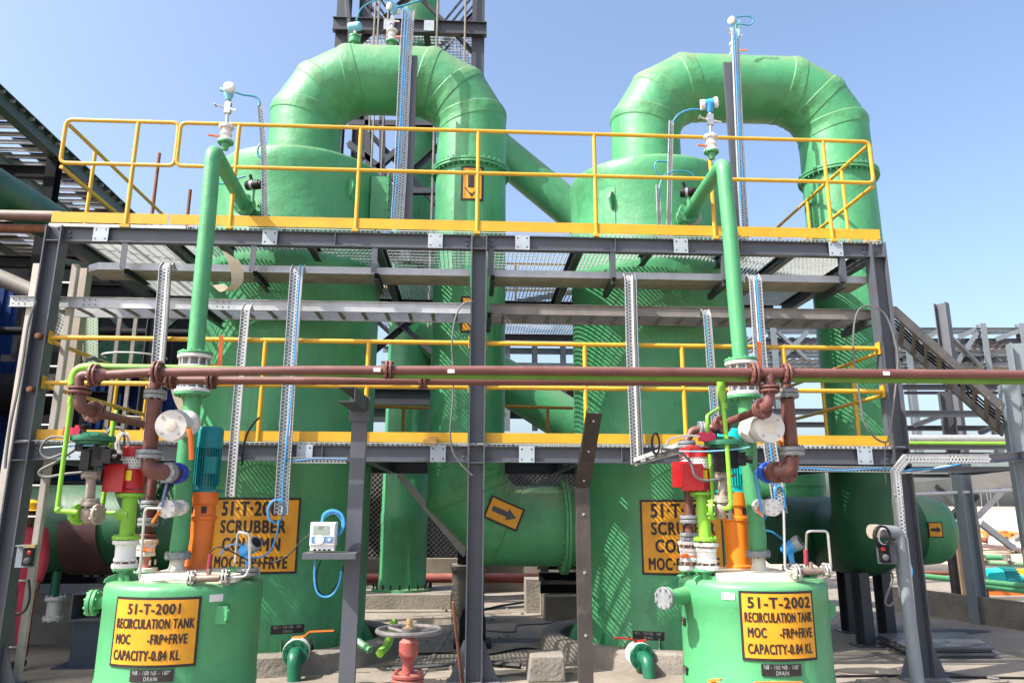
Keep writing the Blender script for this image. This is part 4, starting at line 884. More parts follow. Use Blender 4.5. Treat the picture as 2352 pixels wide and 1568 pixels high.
for u, v in ((1571, 1425), (1577, 1538)):
    a, z = hit(u, v, BX, TY, TR); s = Surf((BX, TY, TR+.008, a, z, 0)); small_plate(TB, s, .11, .06, [('OV', .03, .014), ('NB', .03, -.015)])
# lower pipe stubs with orange handles at the tank bottoms
def pump(X, Y, zb, u, lab, mo, mt_or, zt, zm):
    t = thing('vertical_pump', lab, 'pump', (X, Y, zb), 'vertical pumps on the tank lids'); r = .112
    m = MB().lathe([(.125, 0), (.125, .02), (.106, .03), (.112, .25), (.116, .40), (.128, .41), (.128, .435), (.112, .445), (.108, .53), (.125, .54), (.125, zm-zb)], (X, Y, zb), ZU, 32); m.build('barrel', mt_or, t, ang=30)
    m = MB()
    for k in range(3): a = R_(-100+k*62); d = V((math.sin(a), -math.cos(a), 0)); m.box(V((X, Y, zb+.49))+d*.101, (.045, .03, .06), Matrix.Rotation(a, 3, 'Z'))
    m.build('lantern_window', blk_p, t)
    m = MB().box((X, Y, zm+.01), (.27, .24, .02)).lathe([(r*.86, .02), (r*.86, (zt-zm)*.70)], (X, Y, zm), ZU, 32); m.build('motor_body', mo, t)
    m = MB()
    for k in range(30):
        a = 2*math.pi*k/30; d = V((math.sin(a), -math.cos(a), 0)); m.box(V((X, Y, zm+.04+(zt-zm)*.32))+d*(r*.92), (.007, .034, (zt-zm)*.58), Matrix.Rotation(a, 3, 'Z'))
    m.build('cooling_fins', mo, t, smooth=False)
    h = zt-zm; MB().lathe([(r*1.06, h*.66), (r*1.1, h*.67), (r*1.1, h*.93), (r*1.02, h*.985), (r*.8, h), (.02, h)], (X, Y, zm), ZU, 32).build('fan_cowl', mo, t)
    MB().box((X+.07, Y-.11, zm+h*.40), (.10, .05, .15)).build('terminal_box', mo, t); return t
pX = W(478, 1060, 7.22).x; P1 = pump(pX-.01, 7.22, TT+.055, 478, 'vertical pump with dark teal motor and orange barrel on the tank 51-T-2001', teal, orange, W(480, 980, 7.22).z, W(480, 1130, 7.22).z)
pX2 = W(1700, 1310, 7.2).x; P2 = pump(pX2, 7.22, TT+.055, 1700, 'vertical pump with bright turquoise motor and orange barrel on the tank 51-T-2002', teal_b, mat('bright_orange_paint', (.85, .22, .008), .4, var=.08, scale=4, dust=.2), W(1688, 985, 7.22).z, W(1695, 1130, 7.22).z)
# ================================================================ risers
def riser(X0, lab, path, fl_px, neck_px, X, side):
    (ub, vb), (ut, vt_) = path; b = W(ub, vb, 7.0); tp = W(ut, vt_, 7.0); zc = 4.90
    a, z = hit(*side, X, SY, SR); d = V((math.sin(a), -math.cos(a), 0)); c = V((X, SY, 4.93))+d*(SR+.26)
    t = thing('riser_pipe', lab, 'riser pipe', b, 'green riser pipes feeding the scrubbers')
    vA, vB = fl_px; zA = W(ub, vA, 7.0).z; zB = W(ub, vB, 7.0).z                 # lower and upper face of the valve set
    ax = (tp-b).normalized(); at = lambda z: b+ax*((z-b.z)/ax.z)
    top = V((tp.x, 7.0, zc)); r = .073
    lowpts = [at(b.z+(zA-b.z)*f)+V((.010*math.sin(f*9), 0, 0)) for f in (0, .1, .2, .3, .4, .5, .6, .7, .8, .9, 1)]
    MB().tube(lowpts, [r*(1+.05*math.sin(i*2.1)) for i in range(11)], 22).build('pipe', frp_p, t, ang=60)
    up = fillet([at(zB), at(zB+.6), at(zB+1.2)+V((.006, 0, 0)), top, c], .13, 6)
    MB().tube([up[0]]+[lerp(up[0], up[1], .3)]+up[1:], r, 22).build('pipe', frp_p, t, ang=60)
    dd = (c-top).normalized(); fl(t, c-dd*.02, dd, .125, .03, .004, frp_p, 8)
    k = lerp(top, c, .05)
    for z, s in ((zA, -1), (zB, 1)): MB().flange(at(z), ax, .15, .025, 10, .011).build('flange', frp_p, t)
    v = thing('lined_valve', 'white flanged lined valve set in the green riser of the '+('first' if X < 0 else 'second')+' scrubber', 'valve', at(zA), 'white lined valves in the risers'); hh = zB-zA
    MB().flange(at(zA+.03), ax, .148, .03, 0).flange(at(zB-.03), ax, .148, .03, 0).flange(at(zA+hh*.36), ax, .128, .03, 0).flange(at(zB-hh*.36), ax, .145, .032, 0).build('white_flange', ptfe, v)
    MB().cyl(at(zA+.02), at(zB-.02), .095, 20).build('body', tape, v)
    m = MB()
    for z in (zA+hh*.18, zB-hh*.18):
        for q in range(10): a_ = 2*math.pi*q/10; p = at(z)+V((.122*math.sin(a_), -.122*math.cos(a_), 0)); m.tube([p-ax*.045, p+ax*.045], .011, 6)
    m.build('bolt', bolt_m, v)
    n = [W(*neck_px, 7.0)]; m = MB().flange(at(b.z-.01), ax, .105, .05, 8, .009); m.build('taped_flange', tape, t)
    MB().lathe([(.075, 0), (.06, .03), (.057, b.z-TT-.055)], (b.x, 7.0, TT+.055), ZU, 20).build('neck', cream, t)
    return t, top, c, at
R1, top1, c1, at1 = riser(AX, 'tall green riser pipe rising from the tank 51-T-2001 and feeding the first scrubber', ((409, 1272), (488, 360)), (905, 812), (405, 1320), SX[0], (590, 480))
R2, top2, c2, at2 = riser(BX, 'tall green riser pipe rising from the tank 51-T-2002 and feeding the second scrubber', ((1741, 1268), (1662, 385)), (912, 828), (1745, 1320), SX[1], (1562, 505))
# orange levers of the lined valves
for u, v0, v1, at_, lab in ((505, 770, 840, at1, 'slim orange lever standing beside the first lined riser valve'), (1747, 785, 850, at2, 'slim orange lever standing beside the second lined riser valve')):
    a, b = W(u+(3 if u < 900 else -3), v0, 7.05), W(u, v1, 7.05); m = MB().ext(rprof(.035, .012), b, a, (0, -1, 0)); c0 = at_(b.z-.03); m.tube([b+V((0, 0, .01)), c0], .012, 8)
    one(m, 'valve_lever', orange_h, lab, 'valve lever', b, 'orange levers of the lined valves')
def bolts4(m, c, d, R, n=4, r=.011, l=.012):
    a, b = fr(d, ZU)
    for k in range(n): an = 2*math.pi*(k+.5)/n; p = c+(a*math.cos(an)+b*math.sin(an))*R; m.tube([p-d*.004, p+d*l], r, 6)
def sample(lab, base, tip, R, hub, handle, big, name='sampling_valve'):
    'white valve with a blind face, sticking out of a riser'
    d = (tip-base).normalized(); L = (tip-base).length; t = thing(name, lab, 'valve', base, 'white sampling valves on the risers')
    MB().lathe([(R*.86, L*.0), (R*.9, L*.05), (R*.9, L*.2), (R*.62, L*.24), (R*.62, L*.6), (R*.8, L*.66), (R*.98, L*.7), (R, L*.74), (R, L*.97), (R*.97, L)], base, d, 28).build('body', ptfe, t)
    m = MB(); bolts4(m, tip, d, R*.74, 4 if big else 6, R*.10, .004 if big else .012); bolts4(m, base+d*L*.2, d, R*.72, 6, R*.1); m.build('bolt', bolt_m, t)
    if hub: MB().lathe([(R*.36, 0), (R*.36, .006), (R*.30, .008)], tip, d, 20).build('bore', cream, t)
    m = MB().tube(spline(handle, 4), R*.16, 8); m.build('handle', orange_h, t); return t
sample('big cream sampling valve with four hole face and orange handle, on the first riser', W(432, 972, 6.95), W(392, 977, 6.45), .125, 1, [W(425, 970, 6.7), W(430, 985, 6.5), W(437, 1000, 6.48), W(440, 1055, 6.48)], 1)
sample('big white sampling valve with open round face and orange handle, on the second riser', W(1722, 988, 6.95), W(1770, 982, 6.45), .125, 1, [W(1752, 1000, 6.8), W(1790, 1005, 6.75), W(1796, 1018, 6.72), W(1797, 1048, 6.72)], 1)
sample('small white sampling valve with stainless tube and orange handle, low on the first riser', W(418, 1165, 6.95), W(381, 1168, 6.62), .072, 0, [W(392, 1172, 6.75), W(372, 1172, 6.65), W(362, 1180, 6.6), W(350, 1200, 6.6)], 0)
sample('small white sampling valve with stainless tube and orange handle, low on the second riser', W(1742, 1163, 6.95), W(1776, 1165, 6.62), .072, 0, [W(1748, 1160, 6.75), W(1742, 1168, 6.65), W(1745, 1178, 6.6), W(1752, 1185, 6.6)], 0)
# ================================================================ stainless manifolds
def manifold(lab, tubes, a, b, stem):
    t = thing('impulse_manifold', lab, 'manifold', a, 'stainless manifolds on the tanks')
    for P in tubes: MB().tube(fillet(P, .035), .0105, 10).build('impulse_tube', ssteel, t)
    d = (b-a).normalized(); MB().cyl(a, b, .028, 14).cyl(lerp(a, b, .5)-ZU*.02, lerp(a, b, .5)+ZU*.07, .02, 10).build('body', mat('dusty_valve_body', (.26, .20, .16), .5, .5, var=.3, scale=20), t)
    for p, s in ((a, -1), (b, 1)):
        m = MB().flange(p+d*s*.03, d, .062, .016, 6, .008).flange(p+d*s*.055, d, .058, .014, 6, .007); m.build('disc', ssteel, t)
    MB().tube(stem, .018, 10).build('stem', mat('maroon_plastic', (.22, .02, .04), .4), t) if stem else None
manifold('stainless instrument manifold with thin bent tubes on the tank 51-T-2001 lid', [[W(372, 1167, 6.5), W(333, 1166, 6.5), W(320, 1331, 6.5), W(437, 1329, 6.4)], [W(515, 1327, 6.4), W(564, 1323, 6.4), W(574, 1302, 6.4), W(573, 1226, 6.4), W(547, 1220, 6.4), W(540, 1287, 6.6), W(537, 1298, 6.75)]], W(452, 1328, 6.4), W(505, 1326, 6.4), [W(478, 1315, 6.4), W(480, 1302, 6.4), W(484, 1272, 6.4)])
manifold('stainless instrument manifold with thin bent tubes on the tank 51-T-2002 lid', [[W(1776, 1165, 6.5), W(1800, 1166, 6.5), W(1803, 1308, 6.45), W(1834, 1316, 6.4)], [W(1892, 1313, 6.4), W(1909, 1308, 6.4), W(1901, 1219, 6.4), W(1853, 1219, 6.4), W(1851, 1262, 6.6), W(1852, 1300, 6.4)]], W(1840, 1312, 6.4), W(1886, 1310, 6.4), [W(1851, 1296, 6.4), W(1851, 1280, 6.4), W(1850, 1262, 6.4)])
def leveltx(lab, u, v, Y, dirx, mtb):
    c = W(u, v, Y); t = thing('level_transmitter', lab, 'transmitter', c, 'blue level transmitters on the tanks'); d = V((dirx, -.55, .55)).normalized()
    MB().lathe([(.012, -.085), (.045, -.08), (.055, -.05), (.05, -.01), (.056, .0), (.056, .035)], c, d, 20).tube([c-ZU*.02-d*.02, c-ZU*.13], [.03, .022], 10).flange(c-d*.02+V((-.05, 0, -.01)), (1, 0, 0), .025, .04, 0).build('housing', mtb, t)
    MB().lathe([(.058, .035), (.062, .04), (.062, .085), (.055, .095)], c, d, 22, ).build('cover', tape, t); MB().lathe([(.045, .0955), (.04, .097)], c, d, 20).build('window', black, t)
    MB().flange(c-ZU*.17, ZU, .09, .025, 8, .008).flange(c-ZU*.2, ZU, .09, .025, 8, .008).tube([c-ZU*.13, c-ZU*.16], .035, 12).build('mounting_flange', tape, t); return c
lc1 = leveltx('blue level transmitter with grey cap leaning over the tank 51-T-2001 rim', 573, 1258, 6.8, .75, blue); lc2 = leveltx('blue level transmitter with white cap above the tank 51-T-2002 rim', 1817, 1255, 6.9, .75, blue)
# ================================================================ left valve group
def vcyl(m, u, v0, v1, Y, r, n=16): a = W(u[0] if isinstance(u, tuple) else u, v0, Y); b = W(u[1] if isinstance(u, tuple) else u, v1, Y); return m.cyl(a, b, r, n)
def flow_line(lab, us, vs, Y, mt_pipe, handle, lab2, gname, bodymt=ptfe):
    'a white ball valve on a nozzle: vs = bottom, body bottom, body top, top flange'
    t = thing('ball_valve', lab, 'valve', W(us[0], vs[0], Y), gname)
    m = MB(); a = W(us[0], vs[0], Y); m.flange(a+ZU*.005, ZU, .10, .035, 0); b = W(us[1], vs[3], Y); m.flange(b-ZU*.015, ZU, .10, .03, 0)
    m.build('end_flange', bodymt, t); MB().cyl(W(us[0], vs[1], Y), W(us[1], vs[2], Y), .078, 22).flange(W(us[0], vs[1], Y), ZU, .084, .03, 0).flange(W(us[1], vs[2], Y), ZU, .084, .03, 0).build('body', white, t)
    MB().cyl(a, b, .045, 14).build('core', mat('rusty_pink_ring', (.45, .16, .12), .6) if 'rusty_pink_ring' not in bpy.data.materials else bpy.data.materials['rusty_pink_ring'], t)
    m = MB()
    for z in ((a.z+W(us[0], vs[1], Y).z)/2, (b.z+W(us[1], vs[2], Y).z)/2):
        for q in range(8): an = 2*math.pi*q/8; m.tube([(a.x+.078*math.sin(an), a.y-.078*math.cos(an), z-.02), (a.x+.078*math.sin(an), a.y-.078*math.cos(an), z+.02)], .009, 6)
    m.build('bolt', bolt_m, t)
    if handle: MB().ext(rprof(.03, .012), handle[0], handle[1]).tube([lerp(*handle, .5), W(us[0], (vs[1]+vs[2])/2, Y)], .02, 8).build('handle', orange_h, t)
    return t
GV = 'white ball valves on the tank nozzles'
flow_line('white ball valve at the foot of the lime pipe on the tank 51-T-2001', (287, 290), (1300, 1284, 1249, 1240), 6.72, lime, None, '', GV)
flow_line('white ball valve with short orange handle, at the foot of the thin brown pipe', (333, 335), (1309, 1272, 1250, 1238), 7.2, brown, (W(314, 1262, 7.05), W(350, 1262, 7.05)), '', GV)
flow_line('white ball valve at the foot of the lime pipe on the tank 51-T-2002', (1624, 1622), (1305, 1288, 1262, 1246), 6.72, lime, None, '', GV)
flow_line('white ball valve with long orange handle, on the tank 51-T-2002 beside the lime pipe', (1584, 1583), (1305, 1285, 1262, 1242), 7.05, brown, (W(1538, 1277, 6.9), W(1600, 1277, 6.9)), '', GV)
# lime risers with tee
t = pipeline('lime_pipe', 'short fat lime pipe with tee, on the tank 51-T-2001 under the red transmitter', [[W(291, 1234, 6.72), W(297, 1160, 6.72), W(299, 1138, 6.72)]], .058, lime, .02)
MB().flange(W(290, 1234, 6.72), ZU, .105, .028, 8, .009).flange(W(299, 1136, 6.72), ZU, .105, .026, 8, .009).build('flange', lime, t)
MB().tube([W(297, 1182, 6.7), W(274, 1182, 6.7), W(264, 1178, 6.7), W(248, 1177, 6.7), W(232, 1178, 6.7)], [.05, .045, .02, .018, .018], 14).build('branch', lime, t)
MB().tube(fillet([W(233, 1178, 6.7), W(246, 1090, 6.75), W(262, 962, 6.75), W(266, 945, 6.9)], .03), .018, 10).build('pipe', lime, t); MB().ball(W(233, 1176, 6.7), .027).build('coupling', lime, t)
t = pipeline('lime_pipe', 'short fat lime pipe with tee, on the tank 51-T-2002 under the red transmitter', [[W(1620, 1240, 6.72), W(1613, 1140, 6.72), W(1612, 1130, 6.72)]], .055, lime, .02)
MB().flange(W(1620, 1238, 6.72), ZU, .10, .028, 8, .009).flange(W(1612, 1133, 6.72), ZU, .10, .026, 8, .009).build('flange', lime, t)
MB().tube([W(1616, 1176, 6.7), W(1634, 1174, 6.7), W(1642, 1172, 6.7)], [.045, .03, .02], 14).build('branch', lime, t)
MB().tube(fillet([W(1638, 1170, 6.65), W(1632, 1060, 6.65), W(1624, 955, 6.65), W(1650, 938, 6.9)], .04), .017, 10).build('pipe', lime, t)
MB().tube(fillet([W(1661, 925, 6.42), W(1668, 1000, 6.42), W(1680, 1165, 6.42), W(1662, 1168, 6.5)], .04), .019, 10).build('pipe', lime, pl); MB().cyl(W(1663, 925, 6.42), W(1664, 938, 6.42), .027).build('coupling', lime, pl)
# red transmitters
def redtx(lab, u, v, Y, s=1):
    'u, v = foot of the meter'
    b = W(u, v, Y); t = thing('flow_transmitter', lab, 'flow meter', b, 'red flow transmitters on the lime pipes')
    MB().flange(b+ZU*.012, ZU, .105, .022, 8, .008).build('flange', red, t)
    MB().cyl(b+ZU*.03, b+ZU*.19, .098, 26).build('sensor_body', red, t)
    MB().lathe([(.088, 0), (.088, .10)], b+ZU*.19, ZU, 26).build('perforated_band', perf('white_perforated_band', (.78, .78, .76), sl=.010, sw=.010, px=.03, py=.025, rough=.5, metal=0) if 'white_perforated_band' not in bpy.data.materials else bpy.data.materials['white_perforated_band'], t)
    m = MB()
    for k in range(26):
        for q in range(4): an = 2*math.pi*(k+.5*(q % 2))/26; p = b+V((.0882*math.sin(an), -.0882*math.cos(an), .205+q*.023)); d = V((math.sin(an), -math.cos(an), 0)); m.tube([p, p+d*.0012], .0055, 6)
    m.build('punched_holes', blk_p, t)
    MB().lathe([(.095, 0), (.095, .075), (.085, .085), (.02, .087)], b+ZU*.285, ZU, 26).build('top_cap', red, t)
    c = b+V((-.09*s, -.055, .115)); MB().box(c, (.17, .14, .22), Matrix.Rotation(R_(-8*s), 3, 'Z')).build('housing', red, t)
    m = MB().box(c+V((.098, -.04, .02)), (.045, .012, .08)); m.build('warning_label', mat('yellow_label', (.8, .6, .02), .5) if 'yellow_label' not in bpy.data.materials else bpy.data.materials['yellow_label'], t); return t
redtx('boxy red flow transmitter with white punched band, in front of the first riser group', 300, 1131, 6.72)
redtx('bright red flow transmitter with white punched band, left of the turquoise pump motor', 1611, 1128, 6.74)
# brown verticals behind
def brownv(lab, segs, Y, r, fls, extra=None):
    t = thing('brown_pipe', lab, 'pipe', W(*segs[0], Y)); MB().tube(fillet([W(u, v, Y) for u, v in segs], .06), r, 14).build('pipe', brown, t)
    for u, v, R_, th, mt_ in fls: fl(t, W(u, v, Y), ZU, R_, th, .006, mt_, 6, 'flange' if mt_ is brown else 'taped_flange')
    return t
brownv('thin brown vertical pipe with grey taped flanges, behind the lime pipe at left', [(345, 1000), (352, 1030), (350, 1100), (335, 1236)], 7.2, .042, [(347, 1158, .085, .03, tape), (340, 1198, .085, .03, tape), (336, 1233, .08, .024, brown)])
brownv('thin brown vertical pipe with pale flanges, left of the lime pipe at right', [(1577, 1020), (1580, 1060), (1583, 1190), (1583, 1240)], 7.05, .038, [(1577, 1021, .082, .028, tape), (1577, 1050, .07, .022, brown), (1584, 1192, .085, .03, tape), (1584, 1232, .085, .03, tape)])
redtx('dark red flow transmitter threaded on the brown pipe, leftmost of the two side by side', 1588, 1120, 7.05)
# control valves
def control_valve(lab, u0, v0, Y, k, mirror, lab2):
    'u0, v0 = centre of the body; k scales pixel offsets'
    at = lambda du, dv, dy=0: W(u0+du*mirror*k, v0+dv*k, Y+dy)
    t = thing('control_valve', lab, 'control valve', at(0, 0), 'pneumatic control valves')
    bm = mat('cast_valve_body', (.30, .25, .21), .6, .2, var=.25, scale=14, bump=.002, bsc=60) if 'cast_valve_body' not in bpy.data.materials else bpy.data.materials['cast_valve_body']
    m = MB().ball(at(0, 0), .068, ZU, 18, 1.1); m.cyl(at(-20, 0), at(20, 0), .042, 16); m.build('body', bm, t)
    m = MB().flange(at(22, 0, -.01), (1, -.2*mirror, 0), .082, .028, 6, .010); m.build('end_flange', bm, t); m = MB().flange(at(-22, 0, -.03), (1, -.5*mirror, 0), .082, .035, 6, .011); m.build('lime_end_flange', lime, t)
    m = MB().flange(at(4, -22), ZU, .075, .03, 6, .009).flange(at(4, -30), ZU, .068, .03, 6, .009).flange(at(6, -88), ZU, .072, .032, 6, .009).flange(at(7, -95), ZU, .068, .02, 0); m.cyl(at(4, -26), at(6, -90), .036, 16); m.build('bonnet', bm, t)
    m = MB()
    for s in (-1, 1): m.tube([at(6+s*10, -98), at(8+s*12, -120), at(9+s*12, -160)], .012, 8)
    m.cyl(at(7, -96), at(9, -160), .010, 8); m.build('yoke', dgrn, t)
    m = MB().flange(at(9, -150, 0), ZU, .06, .03, 0); c = at(10, -166); m.lathe([(.05, -.03), (.12, -.025), (.125, .0), (.165, .004), (.168, .022), (.165, .04), (.12, .05), (.08, .075), (.02, .08)], c, ZU, 30); bolts4(m, c+ZU*.022, ZU, .155, 14, .008, .03); m.build('diaphragm_case', dgrn, t)
    c = at(26, -132, -.06); MB().box(c, (.10, .09, .15)).box(c+V((.075*mirror, -.01, .0)), (.07, .10, .11)).cyl(c+V((.1*mirror, -.02, .0)), c+V((.17*mirror, -.05, -.01)), .028, 12).build('positioner', black, t)
    c = at(-4, -125, -.08); MB().box(c, (.07, .07, .16)).box(c+V((-.06*mirror, 0, .09)), (.06, .06, .05)).build('pilot_block', black, t)
    c = at(-10, -172, -.05); MB().cyl(c-ZU*.08, c+ZU*.05, .022).lathe([(.03, 0), (.035, .012), (.03, .024), (.01, .03)], c+ZU*.09, ZU, 16).cyl(c, c+ZU*.09, .009).build('pressure_regulator', black, t)
    c = at(-35, -188, -.04); MB().box(c, (.13, .07, .07), Matrix.Rotation(R_(8), 3, 'Y')).box(c+V((.03, 0, .04)), (.03, .03, .03)).build('solenoid_box', mat('crimson_box_paint', (.45, .02, .06), .45) if 'crimson_box_paint' not in bpy.data.materials else bpy.data.materials['crimson_box_paint'], t)
    return t
control_valve('pneumatic control valve with green diaphragm and black positioner, left of the first red transmitter', 203, 1180, 6.55, 1, 1, '')
control_valve('pneumatic control valve with black positioner, in front of the turquoise pump motor', 1655, 1170, 6.55, .88, 1, '')
# its cables
cable([W(u, v, 6.5) for u, v in ((150, 1005), (118, 1003), (98, 1020), (95, 1040), (112, 1052), (148, 1040))], .010, gcab, 'grey flexible conduit looping from the crimson box at the first control valve')
cable([W(u, v, 6.5) for u, v in ((175, 1030), (130, 1060), (95, 1078), (92, 1090), (110, 1095), (150, 1088), (215, 1082))], .012, gcab, 'grey cable looping beside the first control valve, between the lime pipe and the column')
cable([W(u, v, 6.45) for u, v in ((100, 1028), (160, 1024), (215, 1022))], .007, blue_p, 'thin pale blue tube to the green diaphragm of the first control valve')
coil(282, 1017, 6.9, .045, .085, 6, .008, wcab, 'upright coil of pale cable between the lime pipe and the red transmitter at left', .03); coil(262, 1012, 7.0, .085, .12, 3, .010, gcab, 'upright loop of dark cable behind the lime pipe at left')
cable([W(u, v, 6.5) for u, v in ((1520, 1030), (1560, 1038), (1585, 1060), (1597, 1092), (1620, 1103), (1670, 1096), (1690, 1090)) ], .013, gcab, 'grey flexible conduit looping in front of the two red transmitters at right')
cable([W(u, v, 6.5) for u, v in ((1528, 1025), (1540, 1008), (1580, 1000), (1612, 1003))], .010, wcab, 'pale cable arching to the crimson box at the second control valve')
cable([W(u, v, 6.42) for u, v in ((1560, 1036), (1630, 1036), (1700, 1030), (1722, 1026))], .007, blue_p, 'thin pale blue tube across the second control valve')
# right hand brown group
tr_ = thing('brown_pipe', 'brown tee and elbows dropping from the upper pipe beside the second white riser valve', 'pipe', W(1766, 857, YP))
for u in (1731, 1805): fl(tr_, W(u, 857 if u < 1800 else 858, YP), XA, .088)
MB().cyl(W(1742, 856, YP), W(1795, 857, YP), .045, 18).cyl(W(1767, 857, YP), W(1767, 884, YP), .045, 16).build('tee', brown, tr_); fl(tr_, W(1767, 893, YP), ZU, .085)
e = W(1752, 938, YP+.05); k = [W(1767, 902, YP), W(1764, 930, YP), e, W(1650, 978, 7.0)]
MB().tube(fillet(k[:3]+[lerp(e, k[3], .1)], .08), .046, 16).build('cast_elbow', brown, tr_); d = (k[3]-k[2]).normalized(); fl(tr_, e+d*.01, d, .085); MB().tube([e, k[3]], .034, 14).build('pipe', brown, tr_); fl(tr_, k[3]-d*.06, d, .085)
MB().tube(fillet([k[3], W(1625, 985, 7.05), W(1590, 988, 7.05), W(1577, 1014, 7.05)], .06), .036, 14).build('cast_elbow', brown, tr_); fl(tr_, W(1612, 986, 7.05), XA, .075, .024, .005, tape, 6, 'taped_flange')
MB().tube(fillet([W(1740, 868, YP+.22), W(1805, 868, YP+.22), W(1806, 892, YP+.22)], .08), .042, 16).build('cast_elbow', brown, pb)
fl(pb, W(1807, 904, YP+.22), ZU, .098, .032, .004, tape, 8, 'taped_flange'); MB().cyl(W(1808, 914, YP+.22), W(1818, 1030, YP+.3), .056, 18).build('pipe', brown, pb); fl(pb, W(1819, 1036, YP+.3), ZU, .102, .034, .004, tape, 8, 'taped_flange')
k2 = [W(1819, 1045, YP+.3), W(1818, 1078, YP+.3), W(1782, 1084, YP+.35), W(1764, 1085, YP+.45)]
MB().tube(fillet(k2, .11), .060, 18).build('cast_elbow', brown, pb); d = (k2[3]-k2[2]).normalized(); fl(pb, W(1806, 1082, YP+.34), d, .098, .026, .004, brown, 6); fl(pb, k2[2], d, .09, .022, .004, brown, 6)
bv = thing('butterfly_valve', 'navy blue butterfly valve between the brown cast elbow and the second green riser', 'valve', k2[3], 'navy blue valves at the risers'); q = k2[3]
MB().flange(q+d*.01, d, .09, .045, 6).lathe([(.085, .03), (.07, .06), (.04, .11), (.03, .15)], q, d, 18).build('body', mat('royal_blue_valve_paint', (.03, .11, .55), .4), bv)
one(MB().tube(fillet([W(1733, 1082, 6.6), W(1736, 1100, 6.6), W(1752, 1186, 6.6)], .03), .013, 8), 'valve_lever', blue_c, 'slender blue lever hanging from the navy valve at the second riser', 'valve lever')
one(MB().tube([W(383, 1110, 6.6), W(376, 1140, 6.6), W(372, 1165, 6.6)], .011, 8), 'valve_lever', mat('slate_blue_paint', (.13, .16, .36), .45), 'slate blue lever hanging from the navy valve at the first riser', 'valve lever')
# ================================================================ transmitters on stems
def stem_tx(lab, u0, v0, u1, v1, Y, face, hm, base=True, orange_u=None):
    'white valve, rod, manifold and blue head; (u0, v0) foot, (u1, v1) centre of the head'
    a, b = W(u0, v0, Y), W(u1, v1, Y); ax = (b-a).normalized(); L = (b-a).length; t = thing('pressure_transmitter', lab, 'transmitter', a, 'transmitters on stems'); at = lambda f: a+ax*L*f
    m = MB().tube([a-ZU*.07, a], [.03, .045], 14).flange(a+ax*.01, ax, .078, .022, 6, .008); m.build('nozzle', frp_p, t)
    m = MB().flange(a+ax*.03, ax, .075, .018, 0).cyl(a+ax*.03, a+ax*.19, .048, 16).flange(a+ax*.10, ax, .06, .02, 0).flange(a+ax*.18, ax, .075, .03, 6, .008); m.build('ball_valve', ptfe, t)
    s = -1 if orange_u is None else orange_u; c = a+ax*.06; MB().ext(rprof(.022, .012), c+V((s*.05, -.03, 0)), c+V((s*.16, -.06, .0))).build('handle', orange_h, t)
    m = MB().cyl(a+ax*.19, b-ax*.08, .016, 10); m.build('rod', ssteel, t)
    c = b-ax*.19; m = MB().box(c, (.06, .05, .12)).cyl(c+V((-.12, -.02, .02)), c+V((.06, 0, -.02)), .009, 8).cyl(c+V((-.12, -.05, .02)), c+V((-.12, .01, .02)), .009, 8).cyl(c+V((.10, -.05, -.05)), c, .009, 8); m.build('manifold', ssteel, t)
    d = V(face).normalized(); MB().lathe([(.03, -.07), (.05, -.065), (.05, .05)], b, d, 20).tube([b-ax*.02, b-ax*.1], [.05, .028], 12).cyl(b, b+V((-.09 if face[0] > 0 else .09, .02, .03)), .022).build('housing', hm, t)
    MB().lathe([(.054, .045), (.056, .05), (.056, .08), (.046, .088), (.02, .09)], b, d, 22).build('cover', ptfe, t)
    if abs(face[0]) > .5: MB().lathe([(.054, -.095), (.054, -.05)], b, d, 20).build('cover', ptfe, t)
    return t
stem_tx('pale blue transmitter on a thin rod above the first riser elbow, beside the long handrail', 518, 330, 526, 210, 7.35, (.35, -1, .2), blue_p)
stem_tx('blue transmitter with white end covers on a thin rod above the second riser elbow', 1634, 352, 1630, 238, 7.35, (1, -.25, .1), blue, orange_u=-1)
stem_tx('pale blue transmitter on a white rod at the crown of the first green arch duct', 899, 98, 903, 20, 9.7, (-.8, -.6, .1), blue_p, orange_u=1)
stem_tx('pale blue transmitter behind the tray top, on the second green arch duct', 1688, 128, 1686, 52, 9.7, (-.8, -.6, .1), blue_p, orange_u=1)
a = W(814, 100, 9.7); t = thing('pressure_transmitter', 'pale blue transmitter on a fat green flange at the crown of the first arch duct', 'transmitter', a, 'transmitters on stems')
MB().cyl(a-ZU*.08, a+ZU*.02, .05).lathe([(.075, .0), (.08, .02), (.08, .07), (.05, .075)], a, ZU, 20).flange(a+ZU*.095, ZU, .085, .03, 6, .009).build('nozzle', frp_p, t)
b = W(815, 62, 9.7); MB().cyl(a+ZU*.1, b, .022).build('rod', ptfe, t); MB().lathe([(.05, -.09), (.065, -.08), (.065, .07), (.05, .09)], b, (1, -.3, 0), 18).build('housing', blue_p, t)
